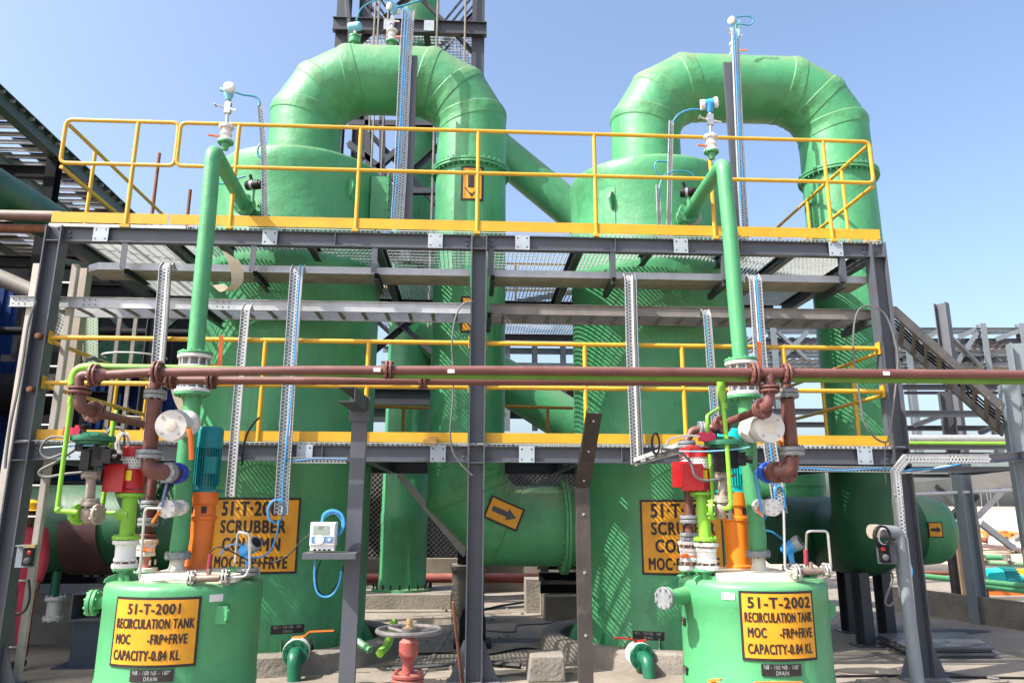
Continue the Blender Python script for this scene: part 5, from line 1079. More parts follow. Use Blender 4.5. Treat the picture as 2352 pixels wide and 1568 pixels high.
for pts, Y, r, mt, lab in (
  ([(540, 212), (560, 218), (585, 222), (596, 232), (596, 244)], 8.0, .012, teal_c, 'dark teal cable from the first stem transmitter to the slim leaning angle'),
  ([(1612, 252), (1585, 252), (1560, 262), (1545, 280)], 8.0, .010, blue_c, 'teal blue cable from the second stem transmitter to the slim angle'),
  ([(818, 48), (830, 20), (860, 2), (885, 0), (905, 8), (930, 28)], 9.5, .012, teal_c, 'pale teal cable looping between the two gauges on the first arch duct crown'),
  ([(910, 18), (945, 8), (985, -6), (1020, -20)], 9.3, .014, teal_c, 'dark teal cable from the gauge on the first arch duct crown up to the tower'),
  ([(1690, 40), (1720, 38), (1729, 48), (1722, 58), (1700, 56), (1690, 60), (1696, 85), (1700, 70), (1694, 45)], 9.2, .010, teal_c, 'dark teal cable loop flying from the transmitter on the second arch duct crown'),
  ([(612, 330), (595, 335), (592, 355), (604, 365)], 8.4, .012, blue_c, 'blue cable loop behind the slim leaning angle on the first scrubber'),
  ([(1535, 372), (1508, 372), (1506, 392), (1525, 410), (1535, 408)], 8.3, .010, teal_c, 'teal cable loop beside the slim angle on the second scrubber'),
  ([(1595, 405), (1580, 395), (1550, 393), (1525, 405), (1515, 430), (1518, 460)], 8.2, .010, teal_c, 'teal cable arching from the black sensor to the short slim angle'),
  ([(498, 422), (515, 422), (530, 415), (565, 404)], 8.3, .010, teal_c, 'teal cable running from the first scrubber to the black sensor')):
    cable([W(u, v, Y) for u, v in pts], r, mt, lab, group='thin instrument cables')
for u, v, lab in ((583, 425, 'black cylindrical sensor beside the first riser nozzle'), (1580, 442, 'black cylindrical sensor beside the second riser nozzle')):
    c = W(u, v, 8.35); t = thing('flow_sensor', lab, 'sensor', c, 'black sensors at the spray nozzles'); MB().lathe([(.05, -.09), (.055, -.08), (.055, .07), (.045, .08), (.045, .10)], c, (1, -.3, 0), 20).cyl(c+V((-.03, 0, .05)), c+V((-.05, 0, .12)), .018).build('body', black, t); MB().lathe([(.058, -.03), (.058, .0)], c, (1, -.3, 0), 20).build('band', tape, t)
    MB().cyl(c-ZU*.05, c-ZU*.22, .02, 8).build('stem', frp_p, t)
# ================================================================ controller
c = W(744, 1225, 6.45); t = thing('controller', 'white electronic controller with grey display on a small shelf beside the support post', 'controller', c)
w, h = M(55, 6.45), M(50, 6.45); MB().box(c, (w, .11, h)).box(c-V((0, .0, h*.6)), (w*.95, .10, h*.2)).build('case', white, t)
MB().box(c+V((0, -.058, 0)), (w*.92, .01, h*.92)).build('bezel', ptfe, t); MB().box(c+V((-.012, -.0645, h*.17)), (w*.62, .006, h*.36)).build('display', lcd, t)
m = MB(); s = Surf(plane=(c+V((-.012, -.068, h*.17)), XA, ZU)); s.text(m, '07', .04, 0, .012, 0, .0, .8); m.build('digits', blk_p, t, smooth=False)
MB().box(c+V((0, -.0645, -h*.24)), (w*.84, .005, h*.27)).build('keypad', mat('blue_keypad', (.10, .20, .42), .4), t)
m = MB().lathe([(.036, 0), (.034, .005)], c+V((-.02, -.066, -h*.24)), (0, -1, 0), 16).lathe([(.012, 0), (.011, .005)], c+V((.055, -.066, -h*.24)), (0, -1, 0), 12); m.build('keys', white, t)
m = MB()
for k in range(4): m.box(c+V((-.055+k*.037, -.05, -h*.68)), (.02, .012, .012))
m.build('cable_glands', black, t)
z = W(744, 1268, 6.45).z; one(MB().bb(W(700, 1270, 6.45).x, x+.06, 6.36, 6.62, z-.012, z).bb(W(700, 1270, 6.45).x, x+.06, 6.352, 6.36, z-.045, z), 'shelf_bracket', steel, 'thin grey steel shelf fixed to the support post under the white controller', 'shelf')
CL = 'blue cables at the controller'
cable([W(u, v, 6.5) for u, v in ((740, 1197), (745, 1180), (765, 1172), (785, 1182), (790, 1205), (780, 1225), (768, 1232), (760, 1222))], .012, blue_c, 'thick blue cable looping over the top of the white controller', group=CL)
cable([W(u, v, 6.52) for u, v in ((738, 1200), (748, 1184), (768, 1177), (783, 1190), (786, 1208), (774, 1224))], .010, blue_c, 'thinner blue cable nested inside the loop over the white controller', group=CL)
cable([W(u, v, 6.45) for u, v in ((724, 1286), (722, 1325), (728, 1358), (744, 1370), (764, 1364), (778, 1340), (784, 1310))], .008, blue_c, 'blue cable hanging in a deep loop under the controller shelf', group=CL)
cable([W(u, v, 6.47) for u, v in ((737, 1286), (728, 1315), (730, 1352), (750, 1366), (775, 1338), (790, 1300))], .005, black, 'thin black cable hanging beside the blue loop under the controller shelf')
cable([W(u, v, 6.5) for u, v in ((483, 1268), (500, 1255), (530, 1265), (580, 1290), (620, 1292), (660, 1275), (690, 1245), (718, 1222))], .006, black, 'thin black wire strung from the maroon stem to the white controller')
cable([W(u, v, 6.8) for u, v in ((505, 1275), (520, 1255), (545, 1248), (555, 1256))], .007, blue_c, 'short blue cable entering the level transmitter of the first tank')
cable([W(u, v, 7.0) for u, v in ((640, 1195), (636, 1225), (622, 1262), (600, 1278), (578, 1280))], .008, blue_c, 'blue cable swinging from the drop tray coil to the level transmitter')
cable([W(u, v, 7.2) for u, v in ((1785, 1172), (1765, 1180), (1752, 1198), (1752, 1215), (1775, 1222), (1800, 1240))], .009, blue_c, 'blue cable swinging to the level transmitter of the second tank')
cable([W(u, v, 7.3) for u, v in ((557, 1068), (553, 1050), (548, 1030), (556, 990), (585, 960))][0:0] or [W(u, v, 7.4) for u, v in ((556, 1068), (558, 1035), (566, 1000), (580, 975), (596, 958))], .010, black, 'black cable from the teal motor up to the lower platform rail')
# loose cables on the columns
cable([W(u, v, 7.85) for u, v in ((1085, 692), (1062, 700), (1046, 730), (1038, 790), (1041, 850), (1040, 920), (1034, 990), (1040, 1035), (1058, 1065), (1085, 1092))], .010, gcab, 'loose grey cable hanging in a long curve left of the middle column')
cable([W(u, v, 7.8) for u, v in ((2000, 704), (1985, 703), (1970, 715), (1962, 745), (1960, 790), (1964, 850), (1976, 920), (1985, 970), (2010, 1005), (2034, 1015), (2042, 1000), (2052, 930), (2062, 830), (2052, 770), (2035, 725), (2010, 704))], .010, gcab, 'long loop of grey cable tied to the last grey column')
cable([W(u, v, 7.85) for u, v in ((2034, 1015), (2032, 1060), (2036, 1110))], .007, gcab, 'thin cable end dangling from the tie on the last grey column')
cable([W(u, v, 7.85) for u, v in ((83, 690), (66, 740), (52, 830), (40, 900), (25, 970), (15, 1040), (12, 1075))], .014, gcab, 'thick grey cable sagging down the outer side of the first grey column')
# cloth strip
m = MB(); P = [W(u, v, 7.5) for u, v in ((510, 575), (527, 610), (530, 650), (508, 670), (487, 655))]; q = [p+V((.10, .05, .03)) for p in P]
q[0] = P[0]+V((.05, 0, -.02)); P2 = spline(P, 5); q2 = spline(q, 5); n = len(P2); m.v = P2+q2
for i in range(n-1): m.face((i, i+1, n+i+1, n+i))
one(m, 'cloth_strip', cloth, 'ragged beige cloth strip wound round the first riser under the upper platform', 'cloth strip', P[0])
m = MB(); P = spline([W(u, v, 7.4) for u, v in ((438, 860), (430, 845), (395, 850), (388, 870), (398, 915), (412, 945))], 5); n = len(P); m.v = P+[p+V((.03+.10*i/n, .02, -.07)) for i, p in enumerate(P)]
for i in range(n-1): m.face((i, i+1, n+i+1, n+i))
one(m, 'cloth_strip', cloth, 'beige cloth strip hanging left of the white lined valve on the first riser', 'cloth strip', P[0])
# welded lugs on the first column
for u, v, lab in ((93, 845-72, 'round welded stub with scorch mark on the first grey column, upper of two'), (74, 895, 'round welded stub on the first grey column, lower of two')):
    c = W(u, v, 7.985); one(MB().tube([c, c-V((0, .06, 0))], .03, 12).tube([c-V((0, .06, 0)), c-V((0, .068, 0))], .02, 6), 'pipe_stub', rust, lab, 'pipe stub', c)
# ================================================================ push button stations
def pbs(lab, c, tagc, sx, k=.75):
    t = thing('push_button_station', lab, 'control station', c, 'push button stations on the columns')
    MB().box(c, (.17*k, .14*k, .24*k)).ext(rprof(.17*k, .01), c+V((0, -.12, .135))*k, c+V((0, .07, .135))*k, ZU).build('enclosure', steel if sx < 0 else steel_l, t)
    MB().box(c+V((sx*.07, -.085, 0))*k, (.12*k, .03, .2*k)).build('front', black, t)
    MB().lathe([(.018, 0), (.018, .02), (.013, .025)], c+V((sx*.09, -.10, .055))*k, (sx*.3, -1, 0), 14).build('red_button', red, t); MB().lathe([(.028, 0), (.027, .02), (.015, .025)], c+V((sx*.07, -.10, -.04))*k, (sx*.3, -1, 0), 14).build('grey_button', steel, t)
    if tagc: MB().box(c+V((sx*.08, -.10, .13))*k, (.10, .03, .025)).build('tag_plate', mat('dull_yellow_tag', (.3, .2, .04), .6), t)
    return t
pbs('grey push button station with dull yellow tag, clamped to the first column beside the ladder', W(60, 1278, 7.75), 1, 1)
cable([W(u, v, 7.7) for u, v in ((66, 1330), (68, 1370), (58, 1400), (40, 1410), (30, 1405))], .012, black, 'black cable curving below the push button station at the first column')
b = W(2092, 1568, 7.25); tpp = W(2062, 1222, 7.25); t = thing('pipe_stand', 'round grey pipe stand with bent top arm, beside the last grey column', 'stand', b)
sx = tpp.x; MB().tube(fillet([(sx+.03, 7.25, 0), (sx, 7.25, tpp.z), (sx-.16, 7.2, tpp.z+.01), (sx-.26, 7.18, tpp.z+.01)], .05), .058, 20).build('post', steel_l, t)
MB().bb(sx-.1, sx+.16, 7.1, 7.4, 0, .012).build('base_plate', steel_l, t); MB().cyl((sx-.22, 7.19, tpp.z+.01), (sx-.29, 7.175, tpp.z+.01), .062, 16).build('end_ring', mat('beige_primer', (.30, .27, .22), .6), t)
MB().tube([(sx+.06, 7.25, .02), (sx+.075, 7.25, .9), (sx+.078, 7.25, tpp.z-.05)], .012, 6).build('weld_strip', galv, t)
pbs('grey push button station hanging under the bent arm of the pipe stand at right', W(2036, 1270, 7.2), 0, -1)
coil(2027, 1230, 7.1, .07, .085, 3, .009, black, 'tangle of black cable wound round the pipe stand arm'); coil(2030, 1232, 7.12, .06, .07, 2, .007, wcab, 'white wire wound round the pipe stand arm')
c = W(2015, 1230, 7.12); one(MB().box(c, (.035, .02, .02), Matrix.Rotation(.4, 3, 'Y')), 'yellow_tape', mat('yellow_tape_plastic', (.8, .5, .02), .5), 'scrap of yellow tape on the pipe stand arm', 'tape', c)
cable([W(u, v, 7.2) for u, v in ((2046, 1310), (2050, 1330), (2036, 1370), (2034, 1385), (2045, 1390), (2060, 1375))], .011, gcab, 'grey conduit hanging in a hook below the push button station at right')
cable([W(u, v, 7.6) for u, v in ((2090, 1295), (2094, 1310), (2092, 1325), (2088, 1312), (2090, 1298))], .012, blue_c, 'blue cable end curled below the hooked white tray')
# ================================================================ drains of the scrubbers
def drain(lab, u, v, X, hpts, hc):
    c = W(u, v, 8.36); d = V((.10, -1, 0)).normalized(); t = thing('drain_valve', lab, 'drain valve', c, 'drain valves of the scrubbers')
    MB().cyl(c-d*.1, c+V((0, .6, 0)), .075, 20).build('stub', frp, t); MB().flange(c-d*.12, d, .125, .035, 0).cyl(c-d*.12, c, .105, 22).flange(c, d, .13, .035, 0).build('valve_body', ptfe, t)
    MB().flange(c+d*.038, d, .126, .03, 8, .012).build('flange', dgrn, t); e = c+d*.20
    MB().tube(fillet([c+d*.03, e, e+V((.05, -.03, -.5))], .11, 8), .064, 20).build('elbow', dgrn, t)
    k = c-d*.06; MB().tube([k, k+ZU*.13], .03, 10).ext(rprof(.05, .014), k+ZU*.13+V((-.05, 0, 0)), k+ZU*.145+V((.07, -.03, 0))).ext(rprof(.03, .012), k+ZU*.145+V((.07, -.03, 0)) if hc else k+ZU*.13, k+ZU*.19+V((.12, -.04, 0)) if hc else k+ZU*.16+V((-.08, -.04, 0))).ext(rprof(.03, .012), k+ZU*.19+V((.12, -.04, 0)) if hc else k+ZU*.16+V((-.08, -.04, 0)), k+ZU*.20+V((.36, -.05, 0)) if hc else k+ZU*.175+V((-.26, -.05, .0))).build('handle', orange_h if hc else red, t); return t
drain('white drain valve with orange lever and green elbow, at the first scrubber foot', 680, 1498, SX[0], None, 1)
drain('white drain valve with thin red lever and green elbow, at the second scrubber foot', 1472, 1506, SX[1], None, 0)
for X, u, v, lab in ((AX, 140, 0, 'l'), ):
    pass
c = W(1790, 1572, 6.05); t = thing('drain_valve', 'white drain valve with flat orange lever, at the foot of the tank 51-T-2002', 'drain valve', c, 'drain valves of the tanks')
MB().cyl(c+V((0, .3, -.1)), c+V((0, .02, -.1)), .06).flange(c+V((0, .1, -.1)), (0, 1, 0), .11, .03, 8).build('body', frp_t, t); MB().ext(rprof(.04, .012), W(1735, 1567, 6.05), W(1842, 1567, 6.05)).tube([c-ZU*.1, c], .025, 8).build('handle', orange_h, t)
c = W(1625, 1572, 6.3); t = thing('drain_valve', 'white drain valve with stubby orange lever, left of the tank 51-T-2002 foot', 'drain valve', c, 'drain valves of the tanks')
MB().cyl(c+V((.35, .1, -.12)), c+V((-.05, 0, -.12)), .055).flange(c+V((.05, .0, -.12)), (1, .2, 0), .10, .03, 8).build('body', frp_t, t); MB().flange(c+V((-.06, 0, -.1)), (1, .2, 0), .10, .05, 8).build('valve_body', ptfe, t); MB().ext(rprof(.05, .012), W(1628, 1562, 6.25), W(1655, 1560, 6.2)).tube([c-ZU*.1, W(1640, 1562, 6.25)], .02, 8).build('handle', orange_h, t)
# ================================================================ hydrant valve and floor clutter
c = W(940, 1447, 4.4); t = thing('hydrant_valve', 'faded red hydrant valve with grey spoked handwheel in the foreground', 'hydrant valve', (c.x, c.y, 0)); rw = M(68, 4.4)
m = MB().tube([c+V((rw*math.cos(a), rw*math.sin(a), 0)) for a in [2*math.pi*k/40 for k in range(40)]], .013, 10, closed=True)
for k in range(3): a = R_(20+120*k); m.tube([c+V((.02*math.cos(a), .02*math.sin(a), -.012)), c+V((rw*math.cos(a), rw*math.sin(a), 0))], .010, 8)
m.cyl(c-ZU*.03, c+ZU*.012, .04, 16); m.build('handwheel', mat('worn_cast_wheel', (.12, .11, .105), .55, .2, var=.4, scale=20, wear=.6), t)
m = MB().cyl(c, c+ZU*.06, .016, 12); [m.flange(c+ZU*(.02+k*.008), ZU, .019, .004, 0) for k in range(5)]; m.tube([c+ZU*.0, c+ZU*.018], .032, 6); m.build('stem', mat('brass_stem', (.42, .30, .16), .4, .6, var=.2, scale=30), t)
zf = W(940, 1550, 4.4).z; m = MB().lathe([(.034, zf), (.031, zf+.03), (.030, c.z-.15), (.034, c.z-.14), (.050, c.z-.12), (.050, c.z-.055), (.036, c.z-.045), (.02, c.z-.02)], (c.x, c.y, 0), ZU, 24).flange((c.x, c.y, zf), ZU, .085, .02, 6, .011).flange((c.x, c.y, zf-.024), ZU, .085, .02, 0); m.lathe([(.06, .1), (.12, .25), (.12, .4), (.07, zf-.05), (.05, zf-.03)], (c.x, c.y, 0), ZU, 24); m.build('body', red_o, t)
a, b = W(1040, 1382, 7.3), W(1062, 1568, 7.55); m = MB().cyl(b-V((0, 0, .05)), a, .012, 8)
for k in range(40): p = lerp(b, a, k/40); m.flange(p, (a-b), .0145, .006, 0)
one(m, 'rebar_rod', rust, 'rusty ribbed bar leaning against the foot of the middle grey column', 'steel bar', b)
b = W(1257, 1568, Z=0); m = MB(); s = .2; m.v = [V((b.x+x*s*(1.02 if z < .1 else .9+.05*x), b.y+.2+y*s*.9, z)) for z, h in ((0, 0), (.235, 1)) for x, y in ((-.9, -1), (.9, -1), (1, 1), (-.9, 1))]
for q in ((3, 2, 1, 0), (4, 5, 6, 7), (0, 1, 5, 4), (1, 2, 6, 5), (2, 3, 7, 6), (3, 0, 4, 7)): m.face(q)
o = one(m, 'concrete_block', conc_d, 'rough concrete cube lying on the floor by the dusty brown post', 'concrete block', b); bv = o.modifiers.new('b', 'BEVEL'); bv.width = .018; bv.segments = 3
G = lambda u, v, z=.0: W(u, v, Z=z)
for pts, r, mt, lab in (
  ([(872, 1568), (905, 1500), (930, 1470), (965, 1415), (1000, 1350)], .0, None, ''),
  ([(900, 1535), (1000, 1528), (1080, 1518), (1100, 1512)], .02, gcab, 'dusty grey conduit lying across the floor behind the hydrant valve'),
  ([(1100, 1515), (1130, 1522), (1195, 1528)], .03, black, 'black hose piece lying on the floor right of the middle column'),
  ([(890, 1495), (960, 1500), (1040, 1498), (1120, 1502), (1200, 1488), (1240, 1492), (1280, 1502)], .012, black, 'thin black cable snaking across the floor between the two scrubber plinths'),
  ([(1110, 1400), (1150, 1390), (1200, 1382), (1225, 1370), (1240, 1345)], .016, black, 'black cable bundle trailing to the concrete steps in the middle distance'),
  ([(1115, 1447), (1180, 1450), (1190, 1435), (1260, 1430), (1290, 1415)], .010, gcab, 'thin wire winding over the sunlit floor in front of the concrete steps'),
  ([(1918, 1552), (2050, 1551), (2200, 1554), (2352, 1556)], .012, black, 'thin black cable running straight over the floor at right'),
  ([(2130, 1533), (2180, 1545), (2295, 1558)], .012, gcab, 'loose dark cable lying askew on the floor at right')):
    if mt: cable([G(u, v, r) for u, v in pts], r, mt, lab, group='cables on the floor')
one(MB().bb(0, 1, 0, .06, 0, .01) if 0 else MB().ext(rprof(.06, .008), G(1050, 1420, .006), G(955, 1568, .006)), 'flat_bar', galv_d, 'long flat steel bar lying on the floor between hydrant valve and middle column', 'flat bar', G(1000, 1500))
a = G(810, 1475, .02); cable([W(905, 1428, 9.2), W(898, 1450, 9.0), W(890, 1480, 8.8), W(872, 1500, 8.6)], .045, lime, 'stub of bright green hose sticking up beside the first scrubber plinth')
cable([W(805, 1455, 8.7), W(830, 1478, 8.6), W(850, 1492, 8.5)], .035, frp_p, 'green pipe end resting on the first scrubber plinth')
# pedestals and steps in the middle distance
p0, p1 = G(1036, 1432), G(1112, 1432); xm = (p0.x+p1.x)/2; one(MB().bb(p0.x, p1.x, p0.y, p0.y+.55, 0, .72).bb(p0.x-.02, p1.x+.02, p0.y-.02, p0.y+.57, .72, .78), 'concrete_pedestal', conc_d, 'square concrete pedestal behind the middle grey column, carrying a dark post', 'pedestal', p0)
one(MB().ext(iprof(.2, .18, .014, .01), (xm-.05, p0.y+.3, .78), (xm-.05, p0.y+.3, 1.75), (.3, -1, 0)), 'pedestal_post', dark, 'short dark steel post on the concrete pedestal behind the middle column', 'steel post', (xm, p0.y, .78))
s0 = G(1255, 1428); m = MB().bb(s0.x, s0.x+1.4, s0.y+.1, s0.y+1.0, 0, .34).bb(s0.x-.22, s0.x+.9, s0.y+1.0, s0.y+1.5, 0, .5); one(m, 'concrete_steps', conc_d, 'stepped concrete footing under the flanged duct inlet of the second scrubber', 'footing', s0)
m = MB(); 
for k in range(3): m.ext(iprof(.13, .1), (s0.x-.05+.0*k, s0.y+.4+k*.25, .42+.19*k*.8), (s0.x+1.3, s0.y+.4+k*.25, .42+.19*k*.8))
m.bb(s0.x+.0, s0.x+.12, s0.y+.8, s0.y+.95, .34, .98); one(m, 'support_cradle', dark, 'dark stacked steel beams cradling the duct inlet above the stepped footing', 'steel cradle', s0)
c = G(1240, 1380, .12); one(MB().lathe([(.14, -.12), (.17, -.05), (.12, .1), (.05, .22), (.08, .26)], c, ZU, 9), 'plastic_sack', mat('grey_sack', (.18, .18, .19), .4, var=.3, scale=12, bump=.01), 'crumpled grey sack dropped beside the concrete steps', 'sack', c)
c = G(1085, 1495, .0); one(MB().lathe([(.10, 0), (.16, .04), (.16, .3), (.12, .42), (.04, .46)], c+V((0, .35, 0)), ZU, 24).bb(c.x-.22, c.x+.22, c.y+.15, c.y+.6, 0, .06), 'floor_pot', black, 'dark drum on a block hidden behind the middle grey column foot', 'drum', c)
a, b = W(975, 1327, 15.3), W(1240, 1325, 15.3); one(MB().cyl((a.x-1.2, 15.3, a.z), (b.x+.5, 15.3, a.z), .085, 16), 'red_pipe', red_o, 'straight red fire water pipe running low in the background', 'pipe', a)
a = G(985, 1368); one(MB().bb(a.x-4, a.x+6, 16.2, 16.45, 0, .62), 'low_wall', conc, 'low concrete wall behind the red fire water pipe', 'wall', a)
m = MB(); zz = 0
for k in range(95):
    x0 = -4+k*.1
    for s in (-1, 1): m.cyl((x0, 16.8, 0.6), (x0+s*1.9, 16.8+.01*s, 2.5), .006, 3)
for k in range(5): m.cyl((-4+k*2.4, 16.8, 0), (-4+k*2.4, 16.8, 2.55), .03, 8)
m.cyl((-4, 16.8, 2.5), (6, 16.8, 2.5), .02, 6); dm = MB().bb(-5, 7, 19.6, 20.4, 0, 3.4)
for k in range(9): dm.bb(-5+k*1.4, -4.3+k*1.4, 19.3, 19.6, .2+.3*(k % 3), 1.5+.5*(k % 2))
one(dm, 'dark_backdrop', dark, 'dark backdrop block added behind the chain link fence, standing for machinery', 'backdrop', (0, 20, 0))  # dark block added to darken the view through the fence
one(m, 'chain_link_fence', galv_d, 'chain link fence far behind the stack between the two scrubbers', 'fence', (0, 16.8, 0))

# wedge, loose loops and rubble
c = W(988, 1014, 7.95); one(MB().box(c, (.13, .08, .045)).box(c+V((.03, 0, .035)), (.07, .07, .025)), 'timber_wedge', wood, 'small timber wedge lying on the lower platform edge left of the middle column', 'timber', c)
coil(1506, 1018, 7.5, .035, .10, 3, .008, black, 'loop of black cable standing on the tilted ladder tray piece')
rr = random.Random(11); m = MB()
for k in range(260):
    x, y = rr.uniform(-3.6, 5.5), rr.uniform(7.0, 13.5)
    if any((x-sx)**2+(y-SY)**2 < 1.6**2 for sx in SX): continue
    r = rr.choice((.008, .012, .016, .03))*rr.uniform(.7, 1.4); n = len(m.v); a = rr.uniform(0, 6)
    for z, q in ((.0, 1), (r*1.1, .55)): m.v += [V((x+r*q*math.cos(a+i*1.57)*rr.uniform(.7, 1.3), y+r*q*math.sin(a+i*1.57)*rr.uniform(.7, 1.3), z)) for i in range(4)]
    for f in ((0, 1, 5, 4), (1, 2, 6, 5), (2, 3, 7, 6), (3, 0, 4, 7), (4, 5, 6, 7)): m.face([n+i for i in f])
o = m.build('rubble', conc_d, smooth=False); o['kind'] = 'stuff'; o['label'] = 'grit and small stone chips strewn over the concrete floor'; o['category'] = 'rubble'
stain = mat('dark_floor_stain', (.075, .066, .058), .6, var=.5, scale=3)
for i, (u, v, a, b, lab) in enumerate(((1000, 1530, .55, .22, 'dark oily stain on the floor near the hydrant valve'), (1180, 1545, .6, .18, 'dark damp stain on the floor in front of the concrete cube'), (1150, 1470, .8, .2, 'long dark stain on the floor between the plinths'), (2020, 1540, .7, .16, 'dark tyre mark like stain on the floor at right'), (2160, 1450, .8, .25, 'wide faint stain beyond the steel plates'))):
    c = G(u, v); m = MB(); n = 28; m.v = [c+V((a*math.cos(2*math.pi*k/n)*rr.uniform(.65, 1.1), b*math.sin(2*math.pi*k/n)*rr.uniform(.65, 1.1), .004+.0*i)) for k in range(n)]; m.face(range(n)); o = m.build('floor_stain', stain, smooth=False); o['kind'] = 'structure'
# ================================================================ left background
t = thing('inlet_duct', 'dark green horizontal inlet duct with bolted flange, entering the first scrubber from the left', 'duct', (-5, SY, 1.4))
yd = 9.95; zd = W(230, 1212, yd).z; xl = W(-120, 1212, yd).x
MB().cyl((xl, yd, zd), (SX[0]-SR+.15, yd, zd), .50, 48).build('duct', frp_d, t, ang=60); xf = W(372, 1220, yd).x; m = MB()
for d in (-.03, .03): m.flange((xf+d, yd, zd), (1, 0, 0), .60, .045, 0)
for k in range(30): a = 2*math.pi*k/30; q = V((xf, yd+.565*math.sin(a), zd+.565*math.cos(a))); m.tube([q-V((.08, 0, 0)), q+V((.08, 0, 0))], .011, 6)
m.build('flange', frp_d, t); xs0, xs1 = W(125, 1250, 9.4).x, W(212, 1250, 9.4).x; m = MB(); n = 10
for i in range(n+1):
    a = R_(-95+i*9.5); 
    for r in (.503, .53): m.v += [V((xs0-.0+i*.012, yd+r*-math.cos(a*1-.0)*1.0, zd+r*math.sin(a)*-1 if 0 else zd-r*math.sin(R_(5+i*8)))) if 0 else V((xs0+i*.0, yd-r*math.cos(R_(-10+i*9)), zd-r*math.sin(R_(-10+i*9)))), V((xs1+i*i*.0018, yd-r*math.cos(R_(-10+i*9)), zd-r*math.sin(R_(-10+i*9))))]
for i in range(n):
    a = i*4; b = a+4; m.face((a, a+1, b+1, b)); m.face((a+3, a+2, b+2, b+3)); m.face((a+2, a, b, b+2)); m.face((a+1, a+3, b+3, b+1))
m.face((0, 2, 3, 1)); m.face((n*4, n*4+1, n*4+3, n*4+2)); m.build('saddle', saddle_m, t)
m = MB().cyl((W(140, 1320, yd).x, yd-.1, zd-.75), (W(140, 1320, yd).x, yd-.1, zd-.45), .05); m.build('drain_nozzle', dgrn, t)
q = V((W(140, 1355, yd).x, yd-.1, zd-.78)); m = MB().flange(q, ZU, .11, .04, 6).cyl(q-ZU*.22, q, .08).flange(q-ZU*.22, ZU, .11, .04, 6); one(m, 'drain_valve', ptfe, 'white drain valve under the dark green inlet duct, beside the person in pink', 'drain valve', q, 'drain valves of the scrubbers')
b = W(212, 1525, Z=0); hb = zd-.62; one(MB().bb(b.x-.17, b.x+.17, b.y-.16, b.y+.16, .012, hb-.28).bb(b.x-.3, b.x+.3, b.y-.25, b.y+.25, 0, .012), 'support_column', mat('navy_grey_steel', (.035, .05, .075), .5, var=.15), 'navy grey square steel column holding up the dark green inlet duct', 'steel column', b)
m = MB().bb(b.x-.20, b.x+.16, b.y-.22, b.y+.5, hb-.28, hb-.26).bb(b.x-.20, b.x+.16, b.y-.22, b.y+.5, hb-.02, hb).bb(b.x-.2, b.x-.18, b.y-.22, b.y+.5, hb-.26, hb-.02).bb(b.x+.14, b.x+.16, b.y-.22, b.y+.5, hb-.26, hb-.02); one(m, 'box_beam', steel, 'open ended grey box beam lying on the navy column under the duct saddle', 'beam', b)
# ladder
L0 = lambda v: 8.22
t = thing('access_ladder', 'beige steel access ladder with round rungs standing beside the first grey column', 'ladder', (W(60, 1565, 8.22).x, 8.22, 0)); xr = W(105, 1100, 8.22).x; xl_ = xr-.40
for xx in (xl_, xr): MB().bb(xx-.032, xx+.032, 8.19, 8.25, 0, 4.1).build('stringer', mat('beige_stringer', (.46, .42, .37), .65, var=.15, scale=4, dust=.3, wear=.25, streak=.3) if 'beige_stringer' not in bpy.data.materials else bpy.data.materials['beige_stringer'], t)
for k in range(13): MB().cyl((xl_-.01, 8.22, .3+k*.3), (xr+.035, 8.22, .3+k*.3), .012, 8).build('rung', bolt_m, t)
t = thing('caged_ladder', 'thin grey ladder cage of hoops and straps in the dark behind the first platform bay', 'ladder', W(310, 800, 10.9)); a, b = W(275, 740, 10.9), W(362, 740, 10.9)
for z in (3.6, 2.75): c = (a+b)/2; MB().tube([(c.x+.42*math.cos(R_(q)), 10.9-.35*math.sin(R_(q)), z) for q in range(-20, 201, 15)], .014, 6).build('hoop', wcab, t)
for u in (275, 312, 362): p = W(u, 740, 10.75); MB().bb(p.x-.025, p.x+.025, 10.73, 10.76, 2.3, 4.2).build('strap', galv_d, t)
P = [W(209, v, 9.5) for v in (715, 850)]; tray('perforated_strip', 'mint green perforated strip hanging in shade left of the cable drop tray', P, .17, (1, 0, 0), pmint, .02)
p = W(190, 640, 8.9); one(MB().bb(p.x-.07, p.x+.07, 8.83, 8.97, 2.2, 4.25), 'square_post', mat('weathered_beige_steel', (.36, .31, .26), .7, var=.2, streak=.3), 'weathered beige square post rising behind the ladder tray at the first bay', 'post', p)
P = [W(u, v, 8.5) for u, v in ((146, 705), (142, 735), (128, 772))]; tray('cable_tray', 'short bent white perforated tray end just right of the first column', P, .12, (1, 0, 0), pgalv, .02, G1)
one(MB().tube(fillet([W(190, 862, 8.6), W(196, 826, 8.6), W(215, 822, 8.8), W(245, 838, 9.4)], .06), .026, 10), 'bent_pipe', galv_d, 'bent grey pipe end beside the lime elbow at the first column', 'pipe', W(190, 862, 8.6))
for (u0, v0, u1, v1, Y, lab) in ((366, 352, 335, 530, 10.9, 'tall rusty scaffold tube standing behind the upper left handrail'), (437, 436, 433, 520, 10.9, 'short rusty scaffold tube standing right of the tall one'), (300, 520, 443, 523, 10.85, 'rusty scaffold tube lying level behind the upper left handrail')):
    a, b = W(u0, v0, Y), W(u1, v1, Y); 
    if abs(u0-u1) < 60: b = V((a.x, Y, Z4t+.02))
    one(MB().cyl(a, b, .026, 10), 'scaffold_tube', rust, lab, 'scaffold tube', b, 'rusty scaffold tubes')
